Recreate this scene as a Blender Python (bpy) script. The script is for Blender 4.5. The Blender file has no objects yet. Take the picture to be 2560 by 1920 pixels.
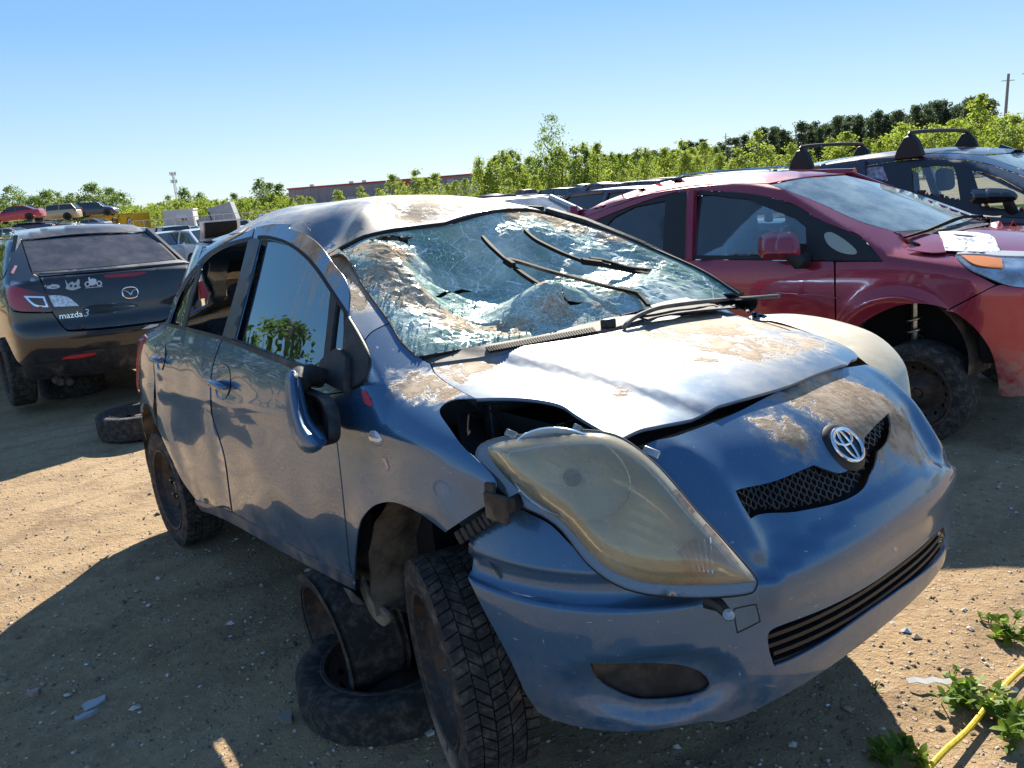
import bpy, bmesh, math, random
from mathutils import Vector, Matrix, noise
from mathutils.geometry import delaunay_2d_cdt
# ---------------------------------------------------------------- photo geometry
# camera solved from known car dimensions; a pixel gives a direction, the distance comes
# from intersecting that direction with the ground or with a body surface of real size
PW, PH = 2560.0, 1920.0
CAM_F, CAM_H, CAM_PITCH, CAM_ROLL = 1943.9, 1.6208, 0.2442, -0.0736

def m3(*r): return [list(x) for x in r]
def mmul(A, B): return [[sum(A[i][k]*B[k][j] for k in range(3)) for j in range(3)] for i in range(3)]
def mvec(A, v): return tuple(sum(A[i][k]*v[k] for k in range(3)) for i in range(3))
def mT(A): return [[A[j][i] for j in range(3)] for i in range(3)]
def RX(a): c, s = math.cos(a), math.sin(a); return m3((1,0,0),(0,c,-s),(0,s,c))
def RY(a): c, s = math.cos(a), math.sin(a); return m3((c,0,s),(0,1,0),(-s,0,c))
def RZ(a): c, s = math.cos(a), math.sin(a); return m3((c,-s,0),(s,c,0),(0,0,1))
CAM_R = mmul(mmul(m3((1,0,0),(0,0,-1),(0,1,0)), RX(-CAM_PITCH)), RZ(CAM_ROLL))
CAM_O = (0.0, 0.0, CAM_H)

def pix_dir(px, py):
    return mvec(CAM_R, ((px-PW/2)/CAM_F, -(py-PH/2)/CAM_F, -1.0))
def on_ground(px, py, z=0.0):
    d = pix_dir(px, py); t = (z-CAM_H)/d[2]
    return (t*d[0], t*d[1], z)
def at_depth(px, py, dist):          # point on the ray at a horizontal distance
    d = pix_dir(px, py); t = dist/math.hypot(d[0], d[1])
    return (t*d[0], t*d[1], CAM_H+t*d[2])
def to_pix(p):
    q = mvec(mT(CAM_R), (p[0], p[1], p[2]-CAM_H))
    return (PW/2+CAM_F*q[0]/-q[2], PH/2-CAM_F*q[1]/-q[2])

class Frame:
    """pose of a vehicle: local x forward, y left, z up"""
    def __init__(s, x, y, yaw, z, pitch=0.0, roll=0.0):
        s.o = (x, y, z); s.R = mmul(mmul(RZ(yaw), RY(pitch)), RX(roll)); s.Rt = mT(s.R)
    def w(s, p): v = mvec(s.R, p); return tuple(v[i]+s.o[i] for i in range(3))
    def l(s, p): return mvec(s.Rt, tuple(p[i]-s.o[i] for i in range(3)))
    def ray(s, px, py):
        return s.l(CAM_O), mvec(s.Rt, pix_dir(px, py))
    def hit(s, px, py, g, t0=0.6, t1=9.0, n=260):
        o, d = s.ray(px, py); last = None
        for i in range(n+1):
            t = t0+(t1-t0)*i/n
            v = g(o[0]+d[0]*t, o[1]+d[1]*t, o[2]+d[2]*t)
            if v is None: last = None; continue
            if v <= 0 and last is not None:
                a, b = t-(t1-t0)/n, t
                for _ in range(30):
                    m = (a+b)/2; vm = g(o[0]+d[0]*m, o[1]+d[1]*m, o[2]+d[2]*m)
                    if vm is not None and vm > 0: a = m
                    else: b = m
                return (o[0]+d[0]*b, o[1]+d[1]*b, o[2]+d[2]*b)
            if v > 0: last = v
        return None
    def hitn(s, px, py, g, t0=0.6, t1=9.0, n=400, lim=None):
        """hit, or the point of closest approach"""
        h = s.hit(px, py, g, t0, t1)
        if h: return h
        o, d = s.ray(px, py); best = None
        for i in range(n+1):
            t = t0+(t1-t0)*i/n; p = (o[0]+d[0]*t, o[1]+d[1]*t, o[2]+d[2]*t); v = g(*p)
            if v is not None and (best is None or v < best[0]): best = (v, p)
        return best[1] if lim is None or best[0] < lim else None
    def hit_plane(s, px, py, n, c):
        o, d = s.ray(px, py)
        t = (c-sum(n[i]*o[i] for i in range(3)))/sum(n[i]*d[i] for i in range(3))
        return tuple(o[i]+d[i]*t for i in range(3))

def lerp(a, b, t): return a+(b-a)*t
def clamp(v, a=0.0, b=1.0): return a if v < a else b if v > b else v
def sstep(a, b, v):
    t = clamp((v-a)/(b-a)); return t*t*(3-2*t)
def curve(pts):
    """smooth 1-d interpolation through (x, value) pairs"""
    xs = [p[0] for p in pts]; ys = [p[1] for p in pts]; n = len(xs)
    m = []
    for i in range(n):
        a, b = max(i-1, 0), min(i+1, n-1)
        m.append((ys[b]-ys[a])/(xs[b]-xs[a]))
    def f(x):
        if x <= xs[0]: return ys[0]+m[0]*(x-xs[0])*0.5
        if x >= xs[-1]: return ys[-1]+m[-1]*(x-xs[-1])*0.5
        lo, hi = 0, n-1
        while hi-lo > 1:
            k = (lo+hi)//2
            if xs[k] <= x: lo = k
            else: hi = k
        h = xs[hi]-xs[lo]; t = (x-xs[lo])/h; t2 = t*t; t3 = t2*t
        return (2*t3-3*t2+1)*ys[lo]+(t3-2*t2+t)*h*m[lo]+(-2*t3+3*t2)*ys[hi]+(t3-t2)*h*m[hi]
    return f
def zoomset(x0, y0, s):
    return lambda *pts: [(x0+p[0]*s, y0+p[1]*s) for p in pts]
# zoom windows in which the outlines were read off the photograph
Z1 = zoomset(0, 400, 900/2212); Z2 = zoomset(700, 450, 900/2212); Z3 = zoomset(1300, 200, 1260/2212)
Z4 = zoomset(1000, 850, 1400/2212); Z5 = zoomset(300, 800, 1000/1481); Z6 = zoomset(1100, 1000, 900/2212)
Z7 = zoomset(330, 640, 570/1689); Z8 = zoomset(1150, 520, 750/2212); Z9 = zoomset(1450, 650, 750/2212)
ZA = zoomset(700, 480, 450/2212); ZM = zoomset(0, 560, 400/1327); ZR = zoomset(2100, 560, 460/1293)
ZB = zoomset(2100, 230, 460/1624); ZC = zoomset(90, 660, 310/2212); ZT = zoomset(950, 1350, 500/1455)
ZL = zoomset(0, 490, 320/2212); ZK = zoomset(250, 500, 400/2212); ZD = zoomset(0, 0, 2560/2212)
# ---------------------------------------------------------------- camera, sky, sun, exposure
SC = bpy.context.scene
COL = SC.collection
cam_d = bpy.data.cameras.new('camera'); cam_o = bpy.data.objects.new('camera', cam_d); COL.objects.link(cam_o)
cam_d.sensor_fit = 'HORIZONTAL'; cam_d.sensor_width = 36.0; cam_d.lens = 36.0*CAM_F/PW
cam_d.clip_start = 0.05; cam_d.clip_end = 4000
cam_o.matrix_world = Matrix([[*CAM_R[i], CAM_O[i]] for i in range(3)]+[[0,0,0,1]])
SC.camera = cam_o
SUN_AZ, SUN_EL = math.radians(7.0), math.radians(31.0)     # azimuth from +Y towards +X
world = bpy.data.worlds.new('World'); SC.world = world; world.use_nodes = True
wn = world.node_tree.nodes; wl = world.node_tree.links
for n in list(wn): wn.remove(n)
w_out = wn.new('ShaderNodeOutputWorld'); w_bg = wn.new('ShaderNodeBackground'); w_sky = wn.new('ShaderNodeTexSky')
w_sky.sky_type = 'NISHITA'; w_sky.sun_disc = False; w_sky.sun_elevation = SUN_EL; w_sky.sun_rotation = SUN_AZ
w_sky.altitude = 50; w_sky.air_density = 1.0; w_sky.dust_density = 0.1; w_sky.ozone_density = 3.0
w_bg.inputs['Strength'].default_value = 0.06
# clear spring sky: the physical sky blended with its own pale blue haze gradient, the same all round
w_tc = wn.new('ShaderNodeTexCoord'); w_sp = wn.new('ShaderNodeSeparateXYZ'); w_rp = wn.new('ShaderNodeValToRGB'); w_mx = wn.new('ShaderNodeMix'); w_mx.data_type = 'RGBA'
wl.new(w_tc.outputs['Generated'], w_sp.inputs[0]); wl.new(w_sp.outputs[2], w_rp.inputs[0])
for k, (pos, c) in enumerate(((0.0,(4.6,5.7,6.5)),(.06,(3.7,5.2,6.5)),(.20,(1.6,3.5,6.2)),(.45,(1.0,2.3,4.7)),(1.0,(.75,1.6,3.4)))):
    e = w_rp.color_ramp.elements[k] if k < 2 else w_rp.color_ramp.elements.new(pos); e.position = pos; e.color = (*c, 1)
w_mx.inputs[0].default_value = .80; wl.new(w_sky.outputs[0], w_mx.inputs[6]); wl.new(w_rp.outputs[0], w_mx.inputs[7]); wl.new(w_mx.outputs[2], w_bg.inputs[0]); wl.new(w_bg.outputs[0], w_out.inputs[0])
sun_d = bpy.data.lights.new('sun', 'SUN'); sun_d.energy = 5.0; sun_d.angle = math.radians(0.53); sun_d.color = (1.0, .92, .78)
sun_o = bpy.data.objects.new('sun', sun_d); COL.objects.link(sun_o)
SUN_DIR = Vector((math.sin(SUN_AZ)*math.cos(SUN_EL), math.cos(SUN_AZ)*math.cos(SUN_EL), math.sin(SUN_EL)))
sun_o.rotation_euler = SUN_DIR.to_track_quat('Z', 'Y').to_euler(); sun_o.location = (20, 60, 60)
SC.view_settings.view_transform = 'Standard'; SC.view_settings.look = 'None'
SC.view_settings.exposure = 1.35; SC.view_settings.gamma = 1.0; SC.view_settings.use_curve_mapping = False
SC.render.engine = 'CYCLES'
try:
    SC.cycles.max_bounces = 10; SC.cycles.transparent_max_bounces = 16; SC.cycles.transmission_bounces = 8
    SC.cycles.sample_clamp_indirect = 6.0; SC.cycles.caustics_reflective = False; SC.cycles.caustics_refractive = False
except Exception: pass
random.seed(7)
# ---------------------------------------------------------------- objects and meshes
def link(o, parent=None):
    COL.objects.link(o)
    if parent is not None: o.parent = parent
    return o
def tag(o, label=None, cat=None, group=None, kind=None):
    if label: o['label'] = label
    if cat: o['category'] = cat
    if group: o['group'] = group
    if kind: o['kind'] = kind
    return o
def empty(name, loc=(0,0,0), rot=(0,0,0), parent=None):
    o = bpy.data.objects.new(name, None); o.empty_display_size = 0.1
    o.location = loc; o.rotation_euler = rot
    return link(o, parent)
def frame_empty(name, F, base=(0,0,0)):
    """Empty at the thing's own origin carrying the pose of frame F"""
    o = bpy.data.objects.new(name, None); o.empty_display_size = 0.1; link(o)
    o.matrix_world = Matrix([[*F.R[i], F.o[i]] for i in range(3)]+[[0,0,0,1]])
    return o
def mesh_obj(name, verts, faces, mat=None, parent=None, smooth=False, mats=None, fmat=None, normals=None):
    me = bpy.data.meshes.new(name); me.from_pydata([tuple(v) for v in verts], [], faces); me.update()
    for m in (mats or ([mat] if mat else [])): me.materials.append(m)
    if fmat: me.polygons.foreach_set('material_index', fmat)
    if smooth: me.polygons.foreach_set('use_smooth', [True]*len(me.polygons))
    if normals is not None:
        try: me.normals_split_custom_set(normals)
        except Exception: pass
    return link(bpy.data.objects.new(name, me), parent)
def copy_tree(o, parent=None, name=None):
    c = o.copy(); COL.objects.link(c); c.parent = parent
    for ch in o.children: copy_tree(ch, c)
    return c

class MB:
    """collects simple solids into one mesh"""
    def __init__(s): s.v = []; s.f = []; s.m = []
    def add(s, verts, faces, mi=0):
        b = len(s.v); s.v += [tuple(v) for v in verts]; s.f += [tuple(i+b for i in f) for f in faces]; s.m += [mi]*len(faces)
    def box(s, c, d, R=None, mi=0):
        hx, hy, hz = d[0]/2, d[1]/2, d[2]/2; vs = []
        for x in (-hx, hx):
            for y in (-hy, hy):
                for z in (-hz, hz):
                    p = (x, y, z)
                    if R is not None: p = tuple(R @ Vector(p))
                    vs.append((c[0]+p[0], c[1]+p[1], c[2]+p[2]))
        s.add(vs, [(0,1,3,2),(4,6,7,5),(0,4,5,1),(2,3,7,6),(0,2,6,4),(1,5,7,3)], mi)
    def tube(s, pts, r, n=8, mi=0, closed=False, caps=True):
        pts = [Vector(p) for p in pts]; N = len(pts); rr = r if isinstance(r, (list, tuple)) else [r]*N
        rings = []; up = Vector((0,0,1)); prev = None
        for i, p in enumerate(pts):
            a = pts[i-1] if (i > 0 or closed) else pts[0]; b = pts[(i+1) % N] if (i < N-1 or closed) else pts[-1]
            t = (b-a)
            if t.length < 1e-9: t = Vector((0,0,1))
            t.normalize()
            if prev is None:
                u = up.cross(t)
                if u.length < 1e-3: u = Vector((1,0,0)).cross(t)
            else: u = prev-t*prev.dot(t)
            if u.length < 1e-6: u = Vector((1,0,0)).cross(t)
            u.normalize(); prev = u; w = t.cross(u)
            rings.append([p+u*(rr[i]*math.cos(2*math.pi*k/n))+w*(rr[i]*math.sin(2*math.pi*k/n)) for k in range(n)])
        fs = []; M = N if closed else N-1
        for i in range(M):
            j = (i+1) % N
            for k in range(n):
                k2 = (k+1) % n; fs.append((i*n+k, i*n+k2, j*n+k2, j*n+k))
        if caps and not closed:
            fs.append(tuple(reversed(range(n)))); fs.append(tuple(range((N-1)*n, N*n)))
        s.add([v for r_ in rings for v in r_], fs, mi)
    def lathe(s, prof, n=32, c=(0,0,0), axis='y', mi=0, close=False):
        """profile of (radius, along-axis) spun round the axis"""
        vs = []
        for (r, a) in prof:
            for k in range(n):
                t = 2*math.pi*k/n; x, z = r*math.cos(t), r*math.sin(t)
                p = (x, a, z) if axis == 'y' else (x, z, a) if axis == 'z' else (a, x, z)
                vs.append((c[0]+p[0], c[1]+p[1], c[2]+p[2]))
        fs = []; P = len(prof)
        for i in range(P if close else P-1):
            j = (i+1) % P
            for k in range(n):
                k2 = (k+1) % n; fs.append((i*n+k, i*n+k2, j*n+k2, j*n+k))
        s.add(vs, fs, mi)
    def grid(s, fn, nu, nv, mi=0):
        vs = [fn(i/nu, j/nv) for i in range(nu+1) for j in range(nv+1)]
        fs = [(i*(nv+1)+j, (i+1)*(nv+1)+j, (i+1)*(nv+1)+j+1, i*(nv+1)+j+1) for i in range(nu) for j in range(nv)]
        s.add(vs, fs, mi)
    def prism(s, poly, fn0, fn1, mi=0):
        """flat polygon swept between two maps of its 2-d corners"""
        n = len(poly); vs = [fn0(*p) for p in poly]+[fn1(*p) for p in poly]
        fs = [tuple(range(n-1,-1,-1)), tuple(range(n, 2*n))]+[(i, (i+1) % n, n+(i+1) % n, n+i) for i in range(n)]
        s.add(vs, fs, mi)
    def build(s, name, mat, parent=None, smooth=False, bevel=0.0, seg=2, angle=None):
        mats = mat if isinstance(mat, (list, tuple)) else [mat]
        me = bpy.data.meshes.new(name); me.from_pydata(s.v, [], s.f); me.update()
        bm = bmesh.new(); bm.from_mesh(me); bmesh.ops.recalc_face_normals(bm, faces=bm.faces); bm.to_mesh(me); bm.free()
        for m in mats: me.materials.append(m)
        if len(mats) > 1: me.polygons.foreach_set('material_index', s.m)
        if smooth: me.polygons.foreach_set('use_smooth', [True]*len(me.polygons))
        o = link(bpy.data.objects.new(name, me), parent)
        if bevel > 0:
            b = o.modifiers.new('bevel', 'BEVEL'); b.width = bevel; b.segments = seg; b.limit_method = 'ANGLE'; b.angle_limit = math.radians(35)
            me.polygons.foreach_set('use_smooth', [True]*len(me.polygons))
        if smooth or bevel > 0:
            e = math.radians(angle or 38)
            try: me.set_sharp_from_angle(angle=e)
            except Exception: pass
        return o

def catmull(pts, sub=6, closed=False):
    n = len(pts); out = []
    if n < 3 and not closed:
        return [tuple(lerp(pts[0][k], pts[1][k], i/sub) for k in range(len(pts[0]))) for i in range(sub+1)] if n == 2 else list(pts)
    rng = n if closed else n-1
    for i in range(rng):
        if closed: p0, p1, p2, p3 = pts[i-1], pts[i], pts[(i+1) % n], pts[(i+2) % n]
        else: p0, p1, p2, p3 = pts[max(i-1, 0)], pts[i], pts[i+1], pts[min(i+2, n-1)]
        for k in range(sub):
            t = k/sub; t2 = t*t; t3 = t2*t
            out.append(tuple(0.5*((2*p1[j])+(-p0[j]+p2[j])*t+(2*p0[j]-5*p1[j]+4*p2[j]-p3[j])*t2+(-p0[j]+3*p1[j]-3*p2[j]+p3[j])*t3) for j in range(len(p1))))
    if not closed: out.append(tuple(pts[-1]))
    return out
def loop(*segs, sub=5):
    """closed outline from smooth runs that meet in sharp corners"""
    out = []
    for s in segs:
        c = catmull(s, sub) if len(s) > 2 else list(s)
        if out and math.dist(out[-1], c[0]) < 1e-6: c = c[1:]
        out += c
    if math.dist(out[0], out[-1]) < 1e-6: out.pop()
    return out
def area2(p): return sum(p[i-1][0]*p[i][1]-p[i][0]*p[i-1][1] for i in range(len(p)))/2
def inset_poly(p, d):
    if d == 0: return p
    s = 1 if area2(p) > 0 else -1; n = len(p); out = []
    for i in range(n):
        a, b, c = p[i-1], p[i], p[(i+1) % n]
        e1 = (b[0]-a[0], b[1]-a[1]); e2 = (c[0]-b[0], c[1]-b[1])
        l1 = math.hypot(*e1) or 1e-9; l2 = math.hypot(*e2) or 1e-9
        n1 = (-e1[1]/l1*s, e1[0]/l1*s); n2 = (-e2[1]/l2*s, e2[0]/l2*s)
        m = (n1[0]+n2[0], n1[1]+n2[1]); q = m[0]*m[0]+m[1]*m[1]
        w = 2/q if q > .5 else .5
        out.append((b[0]+m[0]*d*w, b[1]+m[1]*d*w))
    return out
def inside(p, poly):
    x, y = p; c = False; n = len(poly); j = n-1
    for i in range(n):
        xi, yi = poly[i]; xj, yj = poly[j]
        if (yi > y) != (yj > y) and x < (xj-xi)*(y-yi)/(yj-yi)+xi: c = not c
        j = i
    return c
def dist_poly(p, poly):
    best = 1e9; n = len(poly)
    for i in range(n):
        a, b = poly[i-1], poly[i]; dx, dy = b[0]-a[0], b[1]-a[1]; q = dx*dx+dy*dy
        t = clamp(((p[0]-a[0])*dx+(p[1]-a[1])*dy)/q) if q > 0 else 0
        best = min(best, math.hypot(p[0]-a[0]-t*dx, p[1]-a[1]-t*dy))
    return best
def resample(poly, step):
    out = []; n = len(poly)
    for i in range(n):
        a, b = poly[i], poly[(i+1) % n]; d = math.dist(a, b); k = max(1, int(d/step))
        for j in range(k): out.append((lerp(a[0], b[0], j/k), lerp(a[1], b[1], j/k)))
    return out
def fill2d(outline, step, holes=(), jitter=0.0, rng=None, aniso=1.0):
    """triangulate a 2-d region with an even inner grid; returns points and triangles"""
    polys = [resample(outline, step)]+[resample(h, step) for h in holes]
    pts = []; edges = []; 
    for p in polys:
        b = len(pts); pts += p; edges += [(b+i, b+(i+1) % len(p)) for i in range(len(p))]
    x0 = min(p[0] for p in outline); x1 = max(p[0] for p in outline); y0 = min(p[1] for p in outline); y1 = max(p[1] for p in outline)
    j = 0; y = y0+step*.45
    while y < y1:
        x = x0+step*(.25 if j % 2 else .75)
        while x < x1:
            q = (x+(rng.uniform(-jitter, jitter)*step if rng else 0), y+(rng.uniform(-jitter, jitter)*step if rng else 0))
            if inside(q, outline) and not any(inside(q, h) for h in holes) and min(dist_poly(q, pp) for pp in polys) > step*.45: pts.append(q)
            x += step
        y += step*.866; j += 1
    r = delaunay_2d_cdt([Vector(p) for p in pts], edges, [], 0, 1e-7)
    vs = [(v.x, v.y) for v in r[0]]; fs = []
    for f in r[2]:
        cx = sum(vs[i][0] for i in f)/len(f); cy = sum(vs[i][1] for i in f)/len(f)
        if inside((cx, cy), outline) and not any(inside((cx, cy), h) for h in holes): fs.append(tuple(f))
    return vs, fs
def sheet(name, vs2, fs, fmap, fnorm, mat, parent, thick=.004, off=0.0, smooth=True):
    """real panel with thickness, from a triangulated 2-d region laid on a surface"""
    P = []; N = []; ok = []
    for v in vs2:
        p = fmap(*v); ok.append(p is not None)
        if p is None: P.append((0,0,0)); N.append((0,0,1)); continue
        n = fnorm(p) if fnorm else (0,0,1)
        P.append(tuple(p[i]+n[i]*off for i in range(3))); N.append(n)
    fs = [f for f in fs if all(ok[i] for i in f)]
    used = sorted({i for f in fs for i in f}); ren = {a: b for b, a in enumerate(used)}
    P = [P[i] for i in used]; N = [N[i] for i in used]; fs = [tuple(ren[i] for i in f) for f in fs]
    if not fs: return None
    # orient along the normals
    out = []; 
    for f in fs:
        a, b, c = (Vector(P[i]) for i in f[:3]); nn = (b-a).cross(c-a); m = Vector(N[f[0]])
        out.append(f if nn.dot(m) >= 0 else tuple(reversed(f)))
    fs = out; n = len(P)
    if thick <= 0:
        lo = [N[i] for f in fs for i in f]
        return mesh_obj(name, P, fs, mat, parent, smooth=smooth, normals=lo if smooth else None)
    Q = [tuple(P[i][k]-N[i][k]*thick for k in range(3)) for i in range(n)]
    cnt = {}
    for f in fs:
        for i in range(len(f)): e = (f[i], f[(i+1) % len(f)]); cnt[e] = 1
    rim = [e for e in cnt if (e[1], e[0]) not in cnt]
    faces = list(fs)+[tuple(n+i for i in reversed(f)) for f in fs]+[(b, a, n+a, n+b) for a, b in rim]
    lo = [N[i] for f in fs for i in f]+[tuple(-k for k in N[i]) for f in fs for i in reversed(f)]
    for a, b in rim:
        e = (Vector(P[b])-Vector(P[a])).cross(Vector(N[a])); e = e.normalized() if e.length > 0 else Vector((0,0,1))
        lo += [tuple((e+Vector(N[b])*.8).normalized()), tuple((e+Vector(N[a])*.8).normalized()), tuple(e), tuple(e)]
    return mesh_obj(name, P+Q, faces, mat, parent, smooth=smooth, normals=lo if smooth else None)
def grad(g, h=2e-3):
    def f(p):
        x, y, z = p
        v = Vector((g(x+h,y,z)-g(x-h,y,z), g(x,y+h,z)-g(x,y-h,z), g(x,y,z+h)-g(x,y,z-h)))
        return tuple(v.normalized()) if v.length > 1e-12 else (0,0,1)
    return f
def panel(name, F, outline, g, mat, parent, step=14, holes=(), gap=2.0, thick=.004, off=0.0, hgap=0.0, smooth=True, t0=.6, t1=9.0):
    """panel whose outline is read in photo pixels and laid on body surface g of frame F"""
    ol = inset_poly(outline, gap); hs = [inset_poly(h, -hgap) for h in holes]
    vs, fs = fill2d(ol, step, hs)
    return sheet(name, vs, fs, lambda px, py: F.hitn(px, py, g, t0, t1, lim=.05), grad(g), mat, parent, thick, off, smooth)
def panel_uv(name, outline, fmap, mat, parent, step, holes=(), thick=.004, off=0.0, gap=0.0, fn=None, smooth=True, jitter=0, rng=None):
    ol = inset_poly(outline, gap); vs, fs = fill2d(ol, step, holes, jitter, rng)
    e = step*.15
    lut = {}
    def mp(u, v):
        p = fmap(u, v); a = fmap(u+e, v); b = fmap(u, v+e)
        n = (Vector(a)-Vector(p)).cross(Vector(b)-Vector(p)); n = n.normalized() if n.length > 0 else Vector((0,0,1))
        if fn and n.dot(Vector(fn(p))) < 0: n = -n
        lut[tuple(p)] = tuple(n); return tuple(p)
    return sheet(name, vs, fs, mp, lambda p: lut[tuple(p)], mat, parent, thick, off, smooth)
def seal(name, F, line, g, mat, parent, r=.006, off=-.004, closed=False):
    gr = grad(g); pts = []
    for p in line:
        h = F.hit(p[0], p[1], g)
        if h is None: continue
        n = gr(h); q = tuple(h[i]+n[i]*off for i in range(3))
        if pts and math.dist(pts[-1], q) > .22: continue
        pts.append(q)
    m = MB()
    if len(pts) > 1: m.tube(pts, r, 6, closed=closed)
    return m.build(name, mat, parent, smooth=True)
def mirror_copy(o, parent):
    """the same part on the other side of the car (y -> -y)"""
    me = o.data.copy(); me.transform(Matrix.Scale(-1, 4, (0,1,0))); me.flip_normals()
    c = bpy.data.objects.new(o.name, me); return link(c, parent)
def smax(a, b, k):
    h = max(k-abs(a-b), 0.0)/k
    return max(a, b)+h*h*k*.25
def smin(a, b, k): return -smax(-a, -b, k)
# ---------------------------------------------------------------- materials
class NT:
    def __init__(s, name):
        s.m = bpy.data.materials.new(name); s.m.use_nodes = True; s.t = s.m.node_tree; s.n = s.t.nodes; s.l = s.t.links
        for x in list(s.n): s.n.remove(x)
        s.out = s.n.new('ShaderNodeOutputMaterial'); s._co = None
    def co(s):
        if s._co is None: s._co = s.n.new('ShaderNodeTexCoord')
        return s._co.outputs['Object']
    def put(s, sock, v):
        if v is None: return
        if isinstance(v, bpy.types.NodeSocket): s.l.new(v, sock)
        else:
            if isinstance(v, (tuple, list)) and len(v) == 3 and sock.type == 'RGBA': v = (*v, 1)
            sock.default_value = v
    def noise(s, scale, detail=4, rough=.55, vec=None, dist=0.0, out='Fac'):
        n = s.n.new('ShaderNodeTexNoise'); s.put(n.inputs['Scale'], scale); n.inputs['Detail'].default_value = detail
        n.inputs['Roughness'].default_value = rough; n.inputs['Distortion'].default_value = dist
        s.put(n.inputs['Vector'], vec or s.co()); return n.outputs[0 if out == 'Fac' else 1]
    def voro(s, scale, feature='F1', vec=None, out='Distance', rand=1.0):
        n = s.n.new('ShaderNodeTexVoronoi'); n.feature = feature; s.put(n.inputs['Scale'], scale); s.put(n.inputs['Vector'], vec or s.co())
        n.inputs['Randomness'].default_value = rand
        return n.outputs[out]
    def wave(s, scale, vec=None, dist=0.0, direction='X', dscale=1.0):
        n = s.n.new('ShaderNodeTexWave'); n.bands_direction = direction; s.put(n.inputs['Scale'], scale); n.inputs['Distortion'].default_value = dist
        n.inputs['Detail Scale'].default_value = dscale; s.put(n.inputs['Vector'], vec or s.co()); return n.outputs['Fac']
    def ramp(s, fac, a, b, lo=0.0, hi=1.0, smooth=True):
        n = s.n.new('ShaderNodeMapRange'); n.interpolation_type = 'SMOOTHSTEP' if smooth else 'LINEAR'; n.clamp = True if hasattr(n, 'clamp') else None
        s.put(n.inputs['Value'], fac); s.put(n.inputs['From Min'], a); s.put(n.inputs['From Max'], b)
        s.put(n.inputs['To Min'], lo); s.put(n.inputs['To Max'], hi); return n.outputs['Result']
    def math(s, op, a, b=0.0, clamp_=False):
        n = s.n.new('ShaderNodeMath'); n.operation = op; n.use_clamp = clamp_; s.put(n.inputs[0], a); s.put(n.inputs[1], b); return n.outputs[0]
    def vscale(s, k, vec=None, off=(0,0,0), rot=(0,0,0)):
        n = s.n.new('ShaderNodeMapping'); n.inputs['Scale'].default_value = k; n.inputs['Location'].default_value = off; n.inputs['Rotation'].default_value = rot
        s.put(n.inputs['Vector'], vec or s.co()); return n.outputs[0]
    def dist(s, c, vec=None):
        n = s.n.new('ShaderNodeVectorMath'); n.operation = 'DISTANCE'; s.put(n.inputs[0], vec or s.co()); n.inputs[1].default_value = c; return n.outputs['Value']
    def sep(s, k, vec=None):
        n = s.n.new('ShaderNodeSeparateXYZ'); s.put(n.inputs[0], vec or s.co()); return n.outputs[k]
    def mix(s, f, a, b):
        n = s.n.new('ShaderNodeMix'); n.data_type = 'RGBA'; s.put(n.inputs[0], f); s.put(n.inputs[6], a); s.put(n.inputs[7], b); return n.outputs[2]
    def mixf(s, f, a, b):
        n = s.n.new('ShaderNodeMix'); n.data_type = 'FLOAT'; s.put(n.inputs[0], f); s.put(n.inputs[2], a); s.put(n.inputs[3], b); return n.outputs[0]
    def bump(s, h, strength=.3, dist=.01, normal=None):
        n = s.n.new('ShaderNodeBump'); s.put(n.inputs['Strength'], strength); n.inputs['Distance'].default_value = dist; s.put(n.inputs['Height'], h)
        if normal is not None: s.l.new(normal, n.inputs['Normal'])
        return n.outputs[0]
    def bsdf(s, col=(.5,.5,.5), rough=.5, metal=0.0, coat=0.0, coatr=.03, normal=None, spec=.5, trans=0.0, ior=1.45, emit=None, es=0.0, alpha=1.0, sheen=0.0):
        b = s.n.new('ShaderNodeBsdfPrincipled'); I = b.inputs
        s.put(I['Base Color'], col); s.put(I['Roughness'], rough); s.put(I['Metallic'], metal); s.put(I['Coat Weight'], coat); s.put(I['Coat Roughness'], coatr)
        s.put(I['Specular IOR Level'], spec); s.put(I['Transmission Weight'], trans); s.put(I['IOR'], ior); s.put(I['Alpha'], alpha); s.put(I['Sheen Weight'], sheen)
        if normal is not None: s.l.new(normal, I['Normal'])
        if emit is not None: s.put(I['Emission Color'], emit); s.put(I['Emission Strength'], es)
        return b.outputs[0]
    def mixs(s, f, a, b):
        n = s.n.new('ShaderNodeMixShader'); s.put(n.inputs[0], f); s.l.new(a, n.inputs[1]); s.l.new(b, n.inputs[2]); return n.outputs[0]
    def transp(s, col): n = s.n.new('ShaderNodeBsdfTransparent'); s.put(n.inputs[0], col); return n.outputs[0]
    def gloss(s, col, r): n = s.n.new('ShaderNodeBsdfGlossy'); s.put(n.inputs['Color'], col); s.put(n.inputs['Roughness'], r); return n.outputs[0]
    def diffuse(s, col, normal=None):
        n = s.n.new('ShaderNodeBsdfDiffuse'); s.put(n.inputs[0], col)
        if normal is not None: s.l.new(normal, n.inputs['Normal'])
        return n.outputs[0]
    def transl(s, col): n = s.n.new('ShaderNodeBsdfTranslucent'); s.put(n.inputs[0], col); return n.outputs[0]
    def fresnel(s, ior, normal=None):
        n = s.n.new('ShaderNodeFresnel'); n.inputs[0].default_value = ior
        if normal is not None: s.l.new(normal, n.inputs['Normal'])
        return n.outputs[0]
    def done(s, sh): s.l.new(sh, s.out.inputs['Surface']); return s.m
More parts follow.
